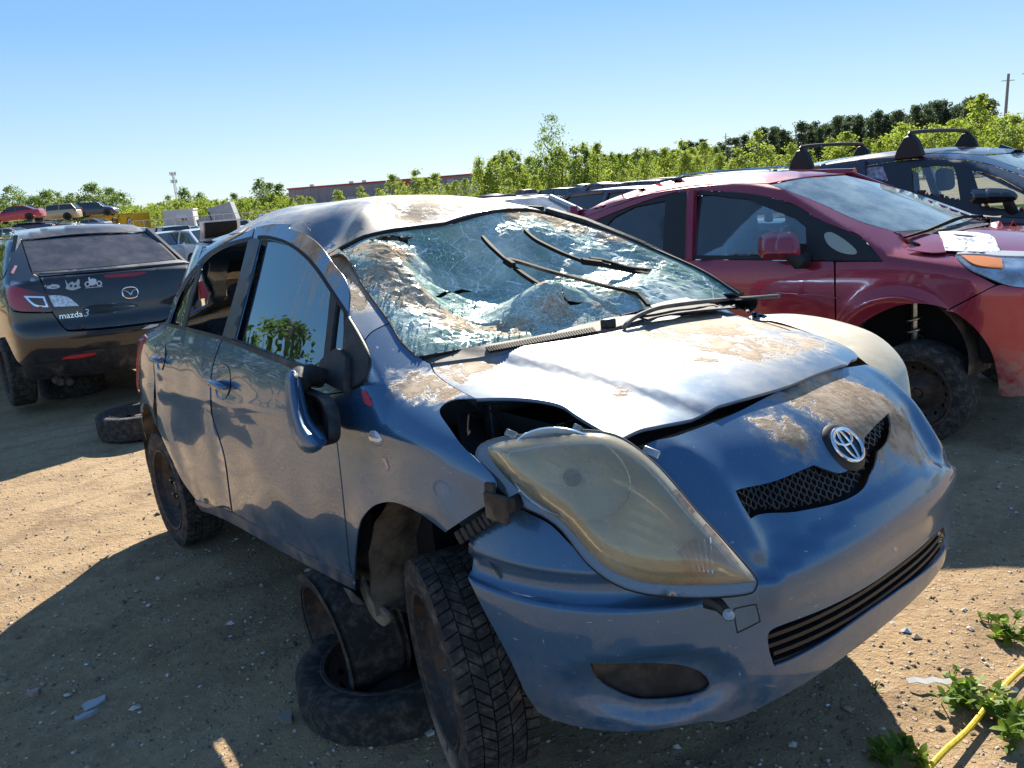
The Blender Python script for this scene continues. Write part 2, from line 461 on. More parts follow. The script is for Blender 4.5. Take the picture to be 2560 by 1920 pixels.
def simple(name, col, rough=.5, metal=0.0, coat=0.0, nscale=0, namt=.25, bump=0.0, spec=.5, dirt=0.0):
    t = NT(name); c = (*col, 1)
    if nscale:
        f = t.noise(nscale, 5); c = t.mix(t.ramp(f, .35, .7), tuple(k*(1-namt) for k in col), tuple(min(1, k*(1+namt)) for k in col))
    if dirt > 0:
        f = t.ramp(t.noise(6, 6, .65), .62-dirt*.3, .80-dirt*.2, 0, dirt); c = t.mix(f, c, (.30,.235,.165))
        rough = t.mixf(f, rough, .85)
    nrm = t.bump(t.noise(nscale*3 or 60, 4), bump, .004) if bump else None
    return t.done(t.bsdf(c, rough, metal, coat, normal=nrm, spec=spec))
MUD = (.40,.285,.185)
def car_paint(name, col, flake=.35, rough=.32, coat=1.0, dust=.10, mud=(), mudscale=(9,9,9), wet=0.0, low=0.0, coatr=.02, mthr=.0, dustcol=(.36,.30,.23), scratch=0.0):
    """metallic clear-coated paint, film of dust, dried mud in the given patches (centre, radius, amount)"""
    t = NT(name)
    fl = t.noise(900, 2); c = t.mix(t.ramp(fl, .3, .7), tuple(k*.80 for k in col), tuple(min(1, k*1.22) for k in col))
    d1 = t.ramp(t.noise(3.1, 6, .62), .30, .85, 0, dust*1.6)
    spk = t.ramp(t.noise(70, 5, .75), .60, .78, 0, dust*1.2)
    d = t.math('ADD', d1, spk, True)
    if low > 0:
        lz = t.math('MULTIPLY', t.ramp(t.sep(2), .50, .22, 0, low), t.ramp(t.noise(14, 6, .7), .3, .65)); d = t.math('MAXIMUM', d, lz)
    c = t.mix(d, c, dustcol); r = t.mixf(d, rough, .75); cw = t.mixf(d, coat, coat*.25)
    if scratch > 0:
        s1 = t.ramp(t.noise(1.0, 3, .6, t.vscale((22,30,160), rot=(.25,.15,0))), .70, .74); s2 = t.ramp(t.noise(1.0, 3, .6, t.vscale((70,80,22), rot=(0,.5,.2))), .735, .76); s3 = t.ramp(t.noise(150, 2, .5), .735, .77)
        sc = t.math('MULTIPLY', t.math('MAXIMUM', t.math('MAXIMUM', s1, s2), s3), scratch); c = t.mix(sc, c, (.46,.50,.55)); r = t.mixf(sc, r, .6)
    nrm = None
    if mud:
        f = None
        for (ctr, rad, amt) in mud:
            q = t.ramp(t.dist(ctr), rad, rad*.15, 0, amt)
            f = q if f is None else t.math('MAXIMUM', f, q)
        n1 = t.noise(1.0, 8, .70, t.vscale(mudscale), .6); n2 = t.noise(38, 6, .7)
        raw = t.math('ADD', t.math('MULTIPLY', f, .46), t.math('ADD', n1, t.math('MULTIPLY', t.math('SUBTRACT', n2, .5), .34)))
        mk = t.math('MULTIPLY', t.ramp(raw, .74-mthr, .82-mthr), t.ramp(f, .02, .25))
        thin = t.math('MULTIPLY', t.ramp(raw, .55-mthr, .85-mthr, 0, .62), t.ramp(f, .02, .3))
        mc = t.mix(t.ramp(t.noise(55, 5, .7), .35, .65), MUD, (.235,.155,.095))
        mc = t.mix(t.ramp(t.noise(12, 4), .4, .7), mc, (.52,.41,.29))
        c = t.mix(thin, c, (.46,.38,.28)); c = t.mix(mk, c, mc)
        mm = t.math('MAXIMUM', thin, mk)
        r = t.mixf(mm, r, .82); cw = t.mixf(mm, cw, .0); met = t.mixf(mm, t.mixf(d, flake, flake*.4), 0)
        nrm = t.bump(t.math('MULTIPLY', mk, t.math('ADD', .6, n2)), .55, .004)
    else: met = t.mixf(d, flake, flake*.4)
    return t.done(t.bsdf(c, r, met, cw, coatr, nrm))
def glass_mat(name, tint=(.55,.62,.60), trans=.85, ior=1.55, haze=.06, hazecol=(.5,.48,.44), rough=.01, boost=0.0):
    t = NT(name); fr = t.fresnel(ior)
    if boost: fr = t.math('ADD', fr, boost, True)
    tr = t.transp(tint); g = t.gloss((1,1,1), rough); a = t.mixs(fr, tr, g)
    hz = t.ramp(t.noise(5, 6, .65), .25, .9, haze*.4, haze*1.7)
    return t.done(t.mixs(hz, a, t.diffuse(hazecol)))
M_BLACK = simple('black_plastic', (.022,.022,.024), .55, nscale=25, namt=.4, bump=.12, dirt=.35)
M_RUBBER = simple('seal_rubber', (.014,.014,.015), .75)
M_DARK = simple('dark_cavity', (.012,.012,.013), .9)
M_CHROME = simple('chrome', (.82,.84,.87), .10, 1.0)
M_STEEL = simple('bare_steel', (.45,.44,.42), .38, 1.0, nscale=40, namt=.2)
def tyre_material(name, mudz=None):
    t = NT(name); f = t.ramp(t.noise(26, 7, .72), .42, .72); c = t.mix(f, (.024,.023,.023), (.13,.108,.085))
    if mudz is not None:
        q = t.math('MULTIPLY', t.ramp(t.sep(2), mudz+.06, mudz-.03), t.ramp(t.noise(30, 5, .7), .28, .45)); c = t.mix(q, c, (.33,.255,.19))
    return t.done(t.bsdf(c, .88, normal=t.bump(t.noise(160, 4), .25, .002)))
M_TYRE = tyre_material('tyre_rubber')
M_RIM = None
def rim_material():
    t = NT('rusty_steel_rim'); f = t.ramp(t.noise(13, 7, .7), .44, .62)
    c = t.mix(f, (.045,.042,.042), (.115,.062,.034)); c = t.mix(t.ramp(t.noise(40, 5, .7), .5, .75), c, (.16,.12,.085))
    return t.done(t.bsdf(c, .72, .25, normal=t.bump(t.noise(60, 5), .3, .003)))
M_RIM = rim_material()
M_LINER = simple('wheel_liner', (.060,.052,.043), .85, nscale=9, namt=.45, bump=.3, dirt=.7)
M_SEAT = simple('seat_cloth', (.055,.057,.062), .9, nscale=60, namt=.3)
M_DASH = simple('dash_plastic', (.16,.165,.17), .7, nscale=20, namt=.2, dirt=.3)
M_REDLENS = simple('red_lens', (.32,.012,.018), .14, coat=1.0)
M_GLASS = glass_mat('side_glass', (.30,.38,.38), haze=.05, boost=.06)
# ---------------------------------------------------------------- wheels
def arc(c, r, a0, a1, n): return [(c[0]+r*math.cos(lerp(a0, a1, i/n)), c[1]+r*math.sin(lerp(a0, a1, i/n))) for i in range(n+1)]
_tyre_cache = {}
def tyre_mesh(R=.295, W=.185, r=.20, blocks=True, seg=64):
    key = (R, W, r, blocks, seg)
    if key in _tyre_cache: return _tyre_cache[key]
    m = MB(); h = W/2; b = R-.009 if blocks else R
    prof = [(r, -h*.78), (r+.012, -h*.92), (r+.045, -h*1.03), (R-.035, -h*1.02), (R-.014, -h*.95), (b-.001, -h*.80), (b, -h*.45), (b, 0), (b, h*.45), (b-.001, h*.80), (R-.014, h*.95), (R-.035, h*1.02), (r+.045, h*1.03), (r+.012, h*.92), (r, h*.78), (r-.01, 0)]
    m.lathe(prof, seg, axis='y', close=True)
    if blocks:
        rows = [(-.97,-.60,0.12,30),(-.56,-.22,-.30,30),(-.18,.18,0.10,34),(.22,.56,.30,30),(.60,.97,-.12,30)]
        for ri, (y0, y1, sh, n) in enumerate(rows):
            for k in range(n*2):
                a0 = 2*math.pi*(k+.06+.5*(ri % 2))/(n*2); a1 = 2*math.pi*(k+.88+.5*(ri % 2))/(n*2); vs = []
                for yy in (y0, y1):
                    dr = .006 if abs(yy) > .9 else 0.0; s = sh*.045*((yy-y0)/(y1-y0)-.5)/R*2
                    for a in (a0, a1):
                        for rad in (b-.012-dr, R-dr): vs.append((rad*math.cos(a+s), h*yy, rad*math.sin(a+s)))
                m.add(vs, [(0,1,3,2),(4,6,7,5),(0,4,5,1),(2,3,7,6),(1,5,7,3)])
    o = m.build('tyre', M_TYRE, None, smooth=True, angle=30); me = o.data; bpy.data.objects.remove(o)
    _tyre_cache[key] = me; return me
_rim_cache = {}
def rim_mesh(r=.200, W=.165, slots=12, style='slot'):
    key = (r, W, slots, style)
    if key in _rim_cache: return _rim_cache[key]
    def depth(q):       # steel disc: raised bowl, recessed hub
        return -W*.5*(.55-.62*math.exp(-((q-r*.58)/(r*.22))**2)+.22*sstep(r*.82, r*.98, q)-.10*math.exp(-(q/(r*.22))**2))
    holes = [arc((0,0), r*.16, 0, 2*math.pi, 14)[:-1]]
    for k in range(slots):
        a = 2*math.pi*k/slots
        if style == 'slot': holes.append([(r*(.76+.05*math.cos(t))*math.cos(a+.13*math.sin(t)*12/slots), r*(.76+.05*math.cos(t))*math.sin(a+.13*math.sin(t)*12/slots)) for t in [2*math.pi*i/10 for i in range(10)]])
        else: holes.append([(r*.74*math.cos(a)+r*.055*math.cos(t), r*.74*math.sin(a)+r*.055*math.sin(t)) for t in [2*math.pi*i/10 for i in range(10)]])
    vs, fs = fill2d(arc((0,0), r*.93, 0, 2*math.pi, 48)[:-1], r*.075, holes)
    o = sheet('rim', vs, fs, lambda u, v: (u, depth(math.hypot(u, v)), v), lambda p: (0,-1,0), M_RIM, None, thick=.004, smooth=False)
    me0 = o.data; m = MB(); m.v = [tuple(v.co) for v in me0.vertices]; m.f = [tuple(p.vertices) for p in me0.polygons]; m.m = [0]*len(m.f)
    bpy.data.objects.remove(o)
    h = W/2
    m.lathe([(r+.014, -h*1.02),(r+.010, -h*1.10),(r-.002, -h*1.06),(r-.008, -h*.7),(r-.022, -h*.4),(r-.026, h*.3),(r-.006, h*.8),(r+.010, h*1.05),(r+.014, h)], 48, axis='y')
    m.lathe([(.001, h*.25),(.07, h*.25),(.075, h*.8),(.16, h*.85),(.16, h*.2),(.165, h*.2)], 24, axis='y')          # drum behind the disc
    m.lathe([(.001, depth(0)-.012),(r*.13, depth(0)-.010),(r*.15, depth(0)+.02)], 20, axis='y')                       # hub cap
    o = m.build('rim', M_RIM, None, smooth=True, angle=40); me = o.data; bpy.data.objects.remove(o)
    _rim_cache[key] = me; return me
def add_wheel(parent, c, rotz=0.0, roty=0.0, rotx=0.0, name='wheel', R=.295, W=.185, r=.20, blocks=True, slots=12, style='slot', studs=4, tyre_mat=None, rim_mat=None):
    """wheel with its outer face towards local -y"""
    w = link(bpy.data.objects.new(name, rim_mesh(r, W*.9, slots, style)), parent)
    w.location = c; w.rotation_euler = (rotx, roty, rotz)
    t = link(bpy.data.objects.new('tyre', tyre_mesh(R, W, r, blocks)), w)
    if tyre_mat: t.data = t.data.copy(); t.data.materials[0] = tyre_mat
    if rim_mat: w.data = w.data.copy(); w.data.materials[0] = rim_mat
    for k in range(studs):
        a = 2*math.pi*(k+.5)/studs
        if 'stud' not in _rim_cache:
            m = MB(); m.lathe([(.001,-.022),(.006,-.022),(.007,-.004),(.0075,.02)], 8, axis='y'); o = m.build('stud', M_STEEL, None, smooth=True)
            _rim_cache['stud'] = o.data; bpy.data.objects.remove(o)
        q = link(bpy.data.objects.new('wheel_stud', _rim_cache['stud']), w); q.location = (.05*math.cos(a), -W*.9*.5*.45, .05*math.sin(a))
    return w
# ---------------------------------------------------------------- blue hatchback: body surfaces
YF = Frame(0.4125, 2.2962, -0.8945, 0.1887, -0.0592, -0.0157)
_yplan = curve([(-3.05,.68),(-2.85,.775),(-2.5,.828),(-2.0,.840),(-1.2,.845),(-.4,.842),(0.0,.838),(.3,.822),(.55,.785)])
_ysec = curve([(.15,-.055),(.22,-.03),(.32,-.012),(.45,0),(.6,.004),(.75,-.004),(.86,-.016),(.95,-.042),(1.02,-.072),(1.12,-.115),(1.25,-.178),(1.38,-.250),(1.48,-.315),(1.6,-.40)])
def y_side(x, z):
    w = _yplan(x)+_ysec(z)
    for cx in (0.0, -2.46):                       # flared arches round both wheels
        d = math.hypot(x-cx, z-0.33)
        w += 0.016*math.exp(-((d-0.36)/0.07)**2)*(1-.4*sstep(.60,.85,z))
    w += 0.006*math.exp(-((z-.80-.04*(x+1.2))/.03)**2)          # character line through the handles
    f = sstep(-2.45,-2.0,x)*(1-sstep(-.75,-.45,x))*(1-sstep(.85,.95,z))
    if f > 0:                                     # crash ripples on the doors
        w += f*(.0040*math.sin(7.3*x+3.1*z+1.0)*math.sin(9.1*z-2.3*x)+.0022*math.sin(17*x+11*z)*math.sin(13*z-5*x+.6))
    w -= .010*math.exp(-(((x+1.50)/.05)**2+((z-.62)/.16)**2))
    w -= .012*math.exp(-(((x+.18)/.12)**2+((z-.70)/.10)**2))
    w += .006*math.exp(-(((x-.12)/.06)**2+((z-.72)/.06)**2))
    w -= .012*math.exp(-(((x+2.28)/.10)**2+((z-.74)/.12)**2))
    if x < -2.05: w -= .60*sstep(.96,1.15,z)*(x+2.05)**2
    return w
def g_side(x, y, z): return (-y-y_side(x, z)) if x > -3.02 else 1.0+(-3.02-x)
_hoodc = curve([(-.55,1.075),(-.3,1.035),(-.05,.992),(.2,.945),(.4,.895),(.52,.855),(.62,.80)])
def y_hood(x, y):
    a = abs(y)
    z = _hoodc(x)-.042*(a/.62)**2-.48*max(0, a-.55)**2
    r = .50-.20*clamp((x+.3)/.8)                  # raised ridge running in towards the badge
    z += .016*(1-sstep(r-.015, r+.055, a))
    z += .003*math.sin(5*x+2*y)*math.sin(6*y-x)
    return z
def g_hood(x, y, z): return z-y_hood(x, y)
# bumper: superellipse in plan whose size follows the height
_bb = curve([(.10,.50),(.17,.545),(.24,.585),(.33,.606),(.45,.608),(.555,.602),(.60,.578),(.66,.545),(.74,.495),(.80,.43),(.86,.33)])
_ba = curve([(.10,.75),(.17,.785),(.24,.82),(.33,.842),(.45,.845),(.56,.835),(.66,.80),(.74,.755),(.80,.71),(.86,.65)])
BX0, BN = .18, 2.5
def _nose(y, z):
    a = abs(y); zl = .632-.36*a*a                                                  # ledge under the upper grille
    v = .014*math.exp(-(y/.30)**2)*sstep(.54,.62,z)
    if a < .52: v += .022*(1-sstep(zl-.010, zl+.012, z))*sstep(.52,.42,a)*sstep(.44,.56,z)
    v += .016*math.exp(-((a-.435)/.032)**2)*sstep(.57,.62,z)*(1-sstep(.80,.85,z))   # ridge running down from the hood
    v -= .016*sstep(.30,.38,a)*(1-sstep(.40,.44,a))*sstep(.585,.62,z)*(1-sstep(.70,.76,z))
    r = math.hypot((a-.665)/.150, (z-.350)/.092); v -= .022*(1-sstep(.55,1.05,r))    # fog lamp recess
    v -= .017*sstep(.57,.64,a)*sstep(.541,.549,z)*(1-sstep(.575,.602,z))            # scoop below the headlamp
    v += .004*math.exp(-((z-.225)/.02)**2)
    return v
def bump_pt(th, z):
    a, b = _ba(z), _bb(z); s, c = math.sin(th), math.cos(th)
    y = a*math.copysign(abs(s)**(2/BN), s); x = b*math.copysign(abs(c)**(2/BN), c); k = 1+_nose(y, z)/.62
    return (BX0+x*k, y*k, z)
def g_bump(x, y, z):
    if z < .08 or z > .92 or x < BX0-.14: return None
    k = 1+_nose(y, z)/.62; a, b = _ba(z)*k, _bb(z)*k
    return (((abs(y)/a)**BN+max(0.0, (x-BX0)/b)**BN)**(1/BN)-1)*.6
def bump_uv(p):
    a = _ba(p[2])*(1+_nose(p[1], p[2])/.62); y = clamp(p[1]/a, -1, 1)
    return (math.asin(math.copysign(abs(y)**(BN/2), y)), p[2])
def y_ws(y, z): return -.11-.12*(abs(y)/.66)**2.2-(z-.985)*1.93
def g_ws(x, y, z): return (x-y_ws(y, z))*.46
_roofc = curve([(-2.80,1.40),(-2.4,1.475),(-2.0,1.522),(-1.6,1.540),(-1.3,1.522),(-1.0,1.462),(-.8,1.385)])
def y_roof(x, y):
    z = _roofc(x)-(.055 if y > 0 else .11)*(abs(y)/.55)**2.6
    # crushed right front corner: deep dent, raised fold, ripples
    z -= .075*math.exp(-(((x+1.12)/.22)**2+((y+.47)/.15)**2))
    z += .045*math.exp(-(((x+1.02+.5*(y+.33))/.07)**2+((y+.33)/.13)**2))
    z -= .050*math.exp(-(((x+.98)/.16)**2+((y+.16)/.13)**2))
    z += .014*math.sin(9*x+4*y)*math.sin(7*y-2*x)*sstep(.35,-.4,y)
    return z
def g_roof(x, y, z): return z-y_roof(x, y)
def g_shell(x, y, z):
    top = min(g_hood(x, y, z), max(g_ws(x, y, z), g_roof(x, y, z)))
    return smax(g_side(x, y, z), top, lerp(.028, .055, sstep(-.5, -.1, x)))
# ---------------------------------------------------------------- blue crashed hatchback
BLUE = (.032,.112,.225)
y_mud_roof = [((-1.2,.05,1.5),.55,.75),((-1.0,.35,1.42),.35,.5),((-1.35,.35,1.5),.4,.62),((-1.0,-.15,1.42),.25,.62)]
y_mud_hood = [((.10,.22,.96),.34,.80),((.22,.02,.93),.30,.62),((.02,-.10,.98),.22,.55),((.33,.22,.90),.22,.72),((.12,.52,.92),.18,.8),((.30,.45,.88),.20,.62),((-.12,-.56,.98),.16,.75),((-.02,-.38,.97),.10,.35),((.30,-.40,.90),.06,.5)]
P_SIDE = car_paint('blue_paint_doors', BLUE, .45, .26, dust=.03, low=.75, scratch=.25, mud=[((-.88,-.60,1.37),.26,.85),((-.62,-.66,1.24),.14,.65),((-1.3,-.58,1.42),.2,.45)], mudscale=(14,14,14))
P_FEND = car_paint('blue_paint_fender', BLUE, .45, .27, scratch=.45, dust=.035, low=.35, mud=[((-.13,-.70,.99),.15,1.0),((-.22,-.74,1.0),.06,.85),((-.02,-.70,.96),.10,.95)], mudscale=(14,14,14))
P_PILL = car_paint('blue_paint_pillar', BLUE, .42, .34, dust=.14, mud=[((-.72,-.60,1.30),.22,1.0),((-.85,-.56,1.38),.22,.9),((-.55,-.62,1.2),.14,.8),((-1.2,-.56,1.43),.3,.55),((-1.7,-.56,1.44),.3,.5)], mudscale=(13,13,13), mthr=.05)
P_HOOD = car_paint('blue_paint_hood', BLUE, .22, .34, coat=.6, dust=.50, dustcol=(.33,.30,.25), mud=y_mud_hood, mudscale=(7,11,9), coatr=.09, mthr=.02)
P_ROOF = car_paint('blue_paint_roof', BLUE, .25, .40, coat=.5, dust=.80, mud=y_mud_roof, mudscale=(6,8,8), coatr=.10, dustcol=(.42,.36,.28))
P_BUMP = car_paint('blue_paint_bumper', BLUE, .40, .34, coat=.8, dust=.065, scratch=.7, mud=[((.60,.10,.80),.30,.85),((.66,.22,.74),.20,.9),((.62,-.18,.80),.14,.62),((.68,.08,.76),.12,.8)], mudscale=(10,13,9), low=.40, coatr=.05, mthr=.03)
P_DOORF = car_paint('blue_paint_door_frame', BLUE, .40, .36, dust=.15, mud=[((-.85,-.60,1.36),.24,.85),((-.62,-.64,1.25),.16,.6)], mudscale=(13,13,13))
car = frame_empty('hatchback_car', YF)
tag(car, 'crashed blue hatchback with shattered caved-in windscreen, dented roof and hanging headlight', 'car')

# ---- outlines read from the photograph
seam_front = Z5((862,957),(850,900),(835,750),(820,600),(800,430),(772,275))       # fender | front door, upwards
sail_front = Z2((385,1305),(480,1270),(540,1220),(560,1130),(545,1050),(490,940),(430,840))
gap_top = Z2((430,840),(424,815),(430,700),(400,600),(330,510),(250,400),(160,330),(60,292))+Z1((1790,392),(1680,388),(1570,408))
b_upper = Z1((1570,408),(1500,640),(1440,860),(1365,1090))
b_lower = Z7((655,645),(612,760),(585,900),(585,1100),(605,1230))+Z5((385,500),(405,640),(415,712))
sill_f = Z5((415,712),(640,840),(862,957))
sill_r = Z5((280,668),(415,712))
arch_rd = Z5((280,668),(230,600),(190,520),(150,430),(138,400))
rd_back = Z5((138,400))+Z7((165,900),(158,760),(185,640),(245,545))
win_back = Z7((245,545))+Z1((1020,1005),(1060,860),(1130,740),(1210,640),(1280,570),(1400,500),(1570,408))
door_f = loop(seam_front, sail_front, gap_top, b_upper, b_lower, list(reversed(Z5((862,957),(640,840),(415,712)))))
door_r = loop(list(reversed(b_lower)), list(reversed(b_upper)), list(reversed(win_back)), list(reversed(rd_back)), list(reversed(arch_rd)), sill_r)
hole_f = loop(Z1((1450,1100),(1520,830),(1605,487)), Z1((1605,487),(1660,490),(1760,522),(1860,592),(1940,682),(2010,785),(2112,940)), Z1((2112,940),(2110,1180),(2095,1345)), Z1((2095,1345),(1800,1235),(1450,1100)))
hole_r = loop(Z1((1140,1025),(1190,830),(1245,640)), Z1((1245,640),(1300,585),(1400,530),(1528,495)), Z1((1528,495),(1450,800),(1366,1082)), Z1((1366,1082),(1250,1055),(1140,1025)))
hole_q = loop(Z1((1040,1008),(1090,860),(1150,745),(1232,645)), Z1((1232,645),(1175,830),(1128,1022)), Z1((1128,1022),(1040,1008)))
fd = panel('front_door', YF, door_f, g_side, P_SIDE, car, 15, [hole_f], gap=2.0)
rd = panel('rear_door', YF, door_r, g_side, P_SIDE, car, 13, [hole_r, hole_q], gap=2.0)
# black frame skins round the openings
def ring(name, hole, grow, mat, par, off=.002, g=g_side, step=11):
    return panel(name, YF, inset_poly(hole, -grow), g, mat, par, step, [inset_poly(hole, -1.0)], gap=0, thick=.006, off=off)
ring('window_seal', hole_f, 9, M_RUBBER, fd); ring('window_seal', hole_r, 8, M_BLACK, rd); ring('window_seal', hole_q, 6, M_BLACK, rd)
belt = loop(Z1((1020,1000),(1150,1030),(1366,1085),(1800,1240),(1850,1262)), Z1((1850,1262),(1840,1300),(1800,1282),(1440,1135),(1365,1108),(1150,1050),(1022,1020)))
panel('belt_moulding', YF, belt, g_side, M_BLACK, fd, 10, gap=0, thick=.012, off=.006)
bp = loop(Z1((1528,495),(1562,478)), Z1((1562,478),(1604,490)), Z1((1604,490),(1520,830),(1448,1102)), Z1((1448,1102),(1366,1086)), Z1((1366,1086),(1450,800),(1528,492)))
panel('pillar_trim', YF, bp, g_side, simple('pillar_film', (.035,.037,.042), .38, nscale=14, namt=.3, dirt=.35), fd, 10, gap=1.0, off=.003)
sail = loop(Z2((410,870),(430,845)), Z2((430,845),(490,945),(545,1055),(556,1130),(535,1215),(480,1265),(386,1298)), Z2((386,1298),(395,1090),(410,870)))
panel('mirror_base', YF, sail, g_side, M_BLACK, fd, 10, gap=0, thick=.01, off=.008)
g_in = lambda x, y, z: g_side(x, y, z)+.016
glass1 = loop(Z1((1440,1108),(1515,830),(1600,480)), Z1((1600,480),(1660,484),(1762,515),(1865,585),(1945,675),(2045,808)), Z1((2045,808),(2020,1000),(1985,1310)), Z1((1985,1310),(1800,1245),(1440,1108)))
M_SIDEGLASS = (lambda t: t.done(t.mixs(t.ramp(t.math('MULTIPLY', t.ramp(t.noise(1.0, 6, .7, t.vscale((26,10,2.2))), .40, .72), t.ramp(t.dist((-.80,-.63,1.28)), .36, .05)), .0, .8, .02, .60),
    t.mixs(t.math('ADD', t.fresnel(1.55), .17, True), t.transp((.24,.44,.50)), t.gloss((.72,.92,1), .008)), t.diffuse((.42,.36,.29)))))(NT('dusty_door_glass'))
panel('window_glass', YF, glass1, g_in, M_SIDEGLASS, fd, 22, gap=0, thick=.004)
glass2 = loop(Z1((2058,840),(2115,940)), Z1((2115,940),(2108,1190),(2090,1345)), Z1((2090,1345),(2000,1312)), Z1((2000,1312),(2035,1050),(2058,840)))
panel('quarter_glass', YF, glass2, g_in, M_SIDEGLASS, fd, 18, gap=0, thick=.004)
panel('window_divider', YF, loop(Z1((2030,800),(2066,862)), Z1((2066,862),(2040,1060),(2012,1330)), Z1((2012,1330),(1976,1310)), Z1((1976,1310),(2010,1000),(2030,800))), lambda x, y, z: g_side(x, y, z)+.006, M_BLACK, fd, 12, gap=0, thick=.012)
panel('quarter_glass', YF, inset_poly(hole_q, -3), g_in, M_GLASS, rd, 12, gap=0, thick=.004)
def door_handle(c, rx, rz, par):
    """dished recess with a pull bar across it"""
    h = YF.hit(c[0], c[1], g_side); n = Vector(grad(g_side)(h)); X = Vector((1,0,0)); X = (X-n*X.dot(n)).normalized(); Zv = n.cross(X); Zv = Zv if Zv.z > 0 else -Zv; c0 = Vector(h)
    m = MB(); m.grid(lambda u, v: tuple(c0+X*(rx*u*math.cos(2*math.pi*v))+Zv*(rz*u*math.sin(2*math.pi*v))+n*(.004-.030*(1-u*u)*sstep(1.0,.82,u)-.002*sstep(.8,1,u))), 9, 28)
    m.build('handle_recess', P_HANDLE, par, smooth=True, angle=80)
    m = MB(); pts = []
    for i in range(11):
        s = i/10-.5; pts.append(tuple(c0+X*(s*rx*2.25)+Zv*(-.012-.01*s)+n*(.012+.016*(1-(2*s)**4))))
    m.tube(pts, [.005+.0105*(1-(abs(i/10-.5)*2)**3) for i in range(11)], 10); m.build('door_handle', P_HANDLE, par, smooth=True)
    m = MB(); m.tube([tuple(c0+X*(s*rx*1.15)+Zv*(-.016-.01*s)+n*.0275) for s in (-1,-.5,0,.5,1)], .0022, 6); m.build('handle_trim', M_CHROME, par, smooth=True)
P_HANDLE = car_paint('blue_paint_handle', BLUE, .42, .22, dust=.03)
door_handle(Z7((672,932))[0], .078, .068, fd); door_handle(Z7((218,755))[0], .066, .060, rd)

# ---- front wing, A pillar, rear quarter
fend = loop(seam_front, Z2((385,1305),(480,1270),(540,1220),(560,1130),(545,1050),(520,985)), Z2((520,985),(570,930),(680,875)), Z2((680,875),(750,990),(845,1080),(925,1128)),
            Z2((925,1128),(955,1188),(1050,1260),(1195,1338)), Z4((300,232),(215,236),(170,258),(160,290),(200,350),(250,420),(300,465),(380,560),(350,650)), Z4((350,650),(270,700),(185,757)),
            Z5((1205,790),(1130,732),(1060,692),(1000,676),(940,690),(895,740),(880,800)), Z5((880,800),(872,880),(868,950),(862,957)))
panel('front_fender', YF, fend, g_shell, P_FEND, car, 12, gap=1.6)
pill = loop(Z2((520,985),(430,840)), Z2((430,840),(424,815),(430,700),(400,600),(330,510),(250,400),(160,330),(60,292))+Z1((1790,392),(1680,388),(1570,408),(1400,500),(1280,570),(1210,640)),
            Z1((1210,640),(1180,618)), Z1((1180,618),(1250,545),(1400,455),(1560,384),(1700,356),(1850,352),(1990,432))+Z2((275,322)), Z2((275,322),(400,460),(500,620),(600,760),(680,875)), Z2((680,875),(570,930),(520,985)))
panel('windscreen_pillar', YF, pill, g_shell, P_PILL, car, 11, gap=1.6)
side_map = lambda x, z: (x, -y_side(x, z), z)
def hits(pts, g=g_side): return [h for h in (YF.hit(p[0], p[1], g) for p in pts) if h]
xz = lambda pts: [(h[0], h[2]) for h in pts]
qa = xz(hits(rd_back))+xz(hits(Z1((1020,1005),(1060,860),(1130,740),(1210,640))))
arch_r = arc((-2.46,.30), .375, math.radians(178), math.radians(82), 14)
quart = qa+[(-2.06,1.40),(-2.3,1.415),(-2.5,1.36),(-2.62,1.24),(-2.74,1.05),(-2.9,.95),(-2.99,.8),(-3.01,.55),(-2.97,.32),(-2.835,.30)]+arch_r[1:]
quart = [p for p in quart if not (p[0] > -2.40 and p[1] < .60 and p not in qa)]
panel_uv('rear_quarter', quart, side_map, P_SIDE, car, .035, thick=.004, fn=lambda p: (0,-1,0))
sill = loop(Z5((275,668),(415,714),(640,842),(868,962)), Z5((868,962),(872,1002)), Z5((872,1002),(640,880),(405,748),(300,706)), Z5((300,706),(275,668)))
panel('sill', YF, sill, lambda x, y, z: g_side(x, y, z)+.012, simple('sill_paint', (.04,.075,.13), .45, coat=.4, nscale=20, dirt=.7), car, 12, gap=0, thick=.02)
for nm, ln in (('door_seal', seam_front+sail_front[1:]+gap_top[1:]), ('door_seal', b_lower), ('door_seal', rd_back), ('door_seal', sill_f), ('door_seal', Z2((930,1130),(960,1190),(1050,1260),(1200,1340)))):
    seal(nm, YF, catmull(ln, 4), g_shell, M_RUBBER, car, .009, -.014)
# tail lamp, marker lamp
tl = loop(Z1((952,1060),(925,1090),(890,1125),(872,1170),(868,1235)), Z1((868,1235),(885,1200),(905,1150),(935,1095),(952,1060)))
panel_uv('tail_lamp', [(-2.60,.985),(-2.70,.99),(-2.84,.93),(-2.93,.78),(-2.92,.66),(-2.83,.70),(-2.74,.84)], side_map, M_REDLENS, car, .03, thick=.01, off=.008, fn=lambda p: (0,-1,0))
h = YF.hit(*Z5((945,437))[0], g_side); m = MB()
m.grid(lambda u, v: (h[0]+.036*math.sin(u*math.pi)*math.cos(2*math.pi*v), h[1]-.012*math.cos(u*math.pi)*1.0+.003, h[2]+.0215*math.sin(u*math.pi)*math.sin(2*math.pi*v)), 10, 24)
m.build('marker_lamp', simple('marker_lens', (.62,.66,.70), .12, .35, coat=1.0), car, smooth=True)
# scrapes of red and white paint picked up in the crash
for pts, col in ((Z2((500,1300),(525,1290),(560,1340),(572,1385),(550,1392),(520,1370)), (.42,.05,.07)), (Z5((968,508),(985,512),(997,545),(990,560),(983,535)), (.62,.42,.42))):
    panel('paint_scrape', YF, pts, g_shell, simple('scrape', col, .5), car, 6, gap=0, thick=.001, off=.0015)

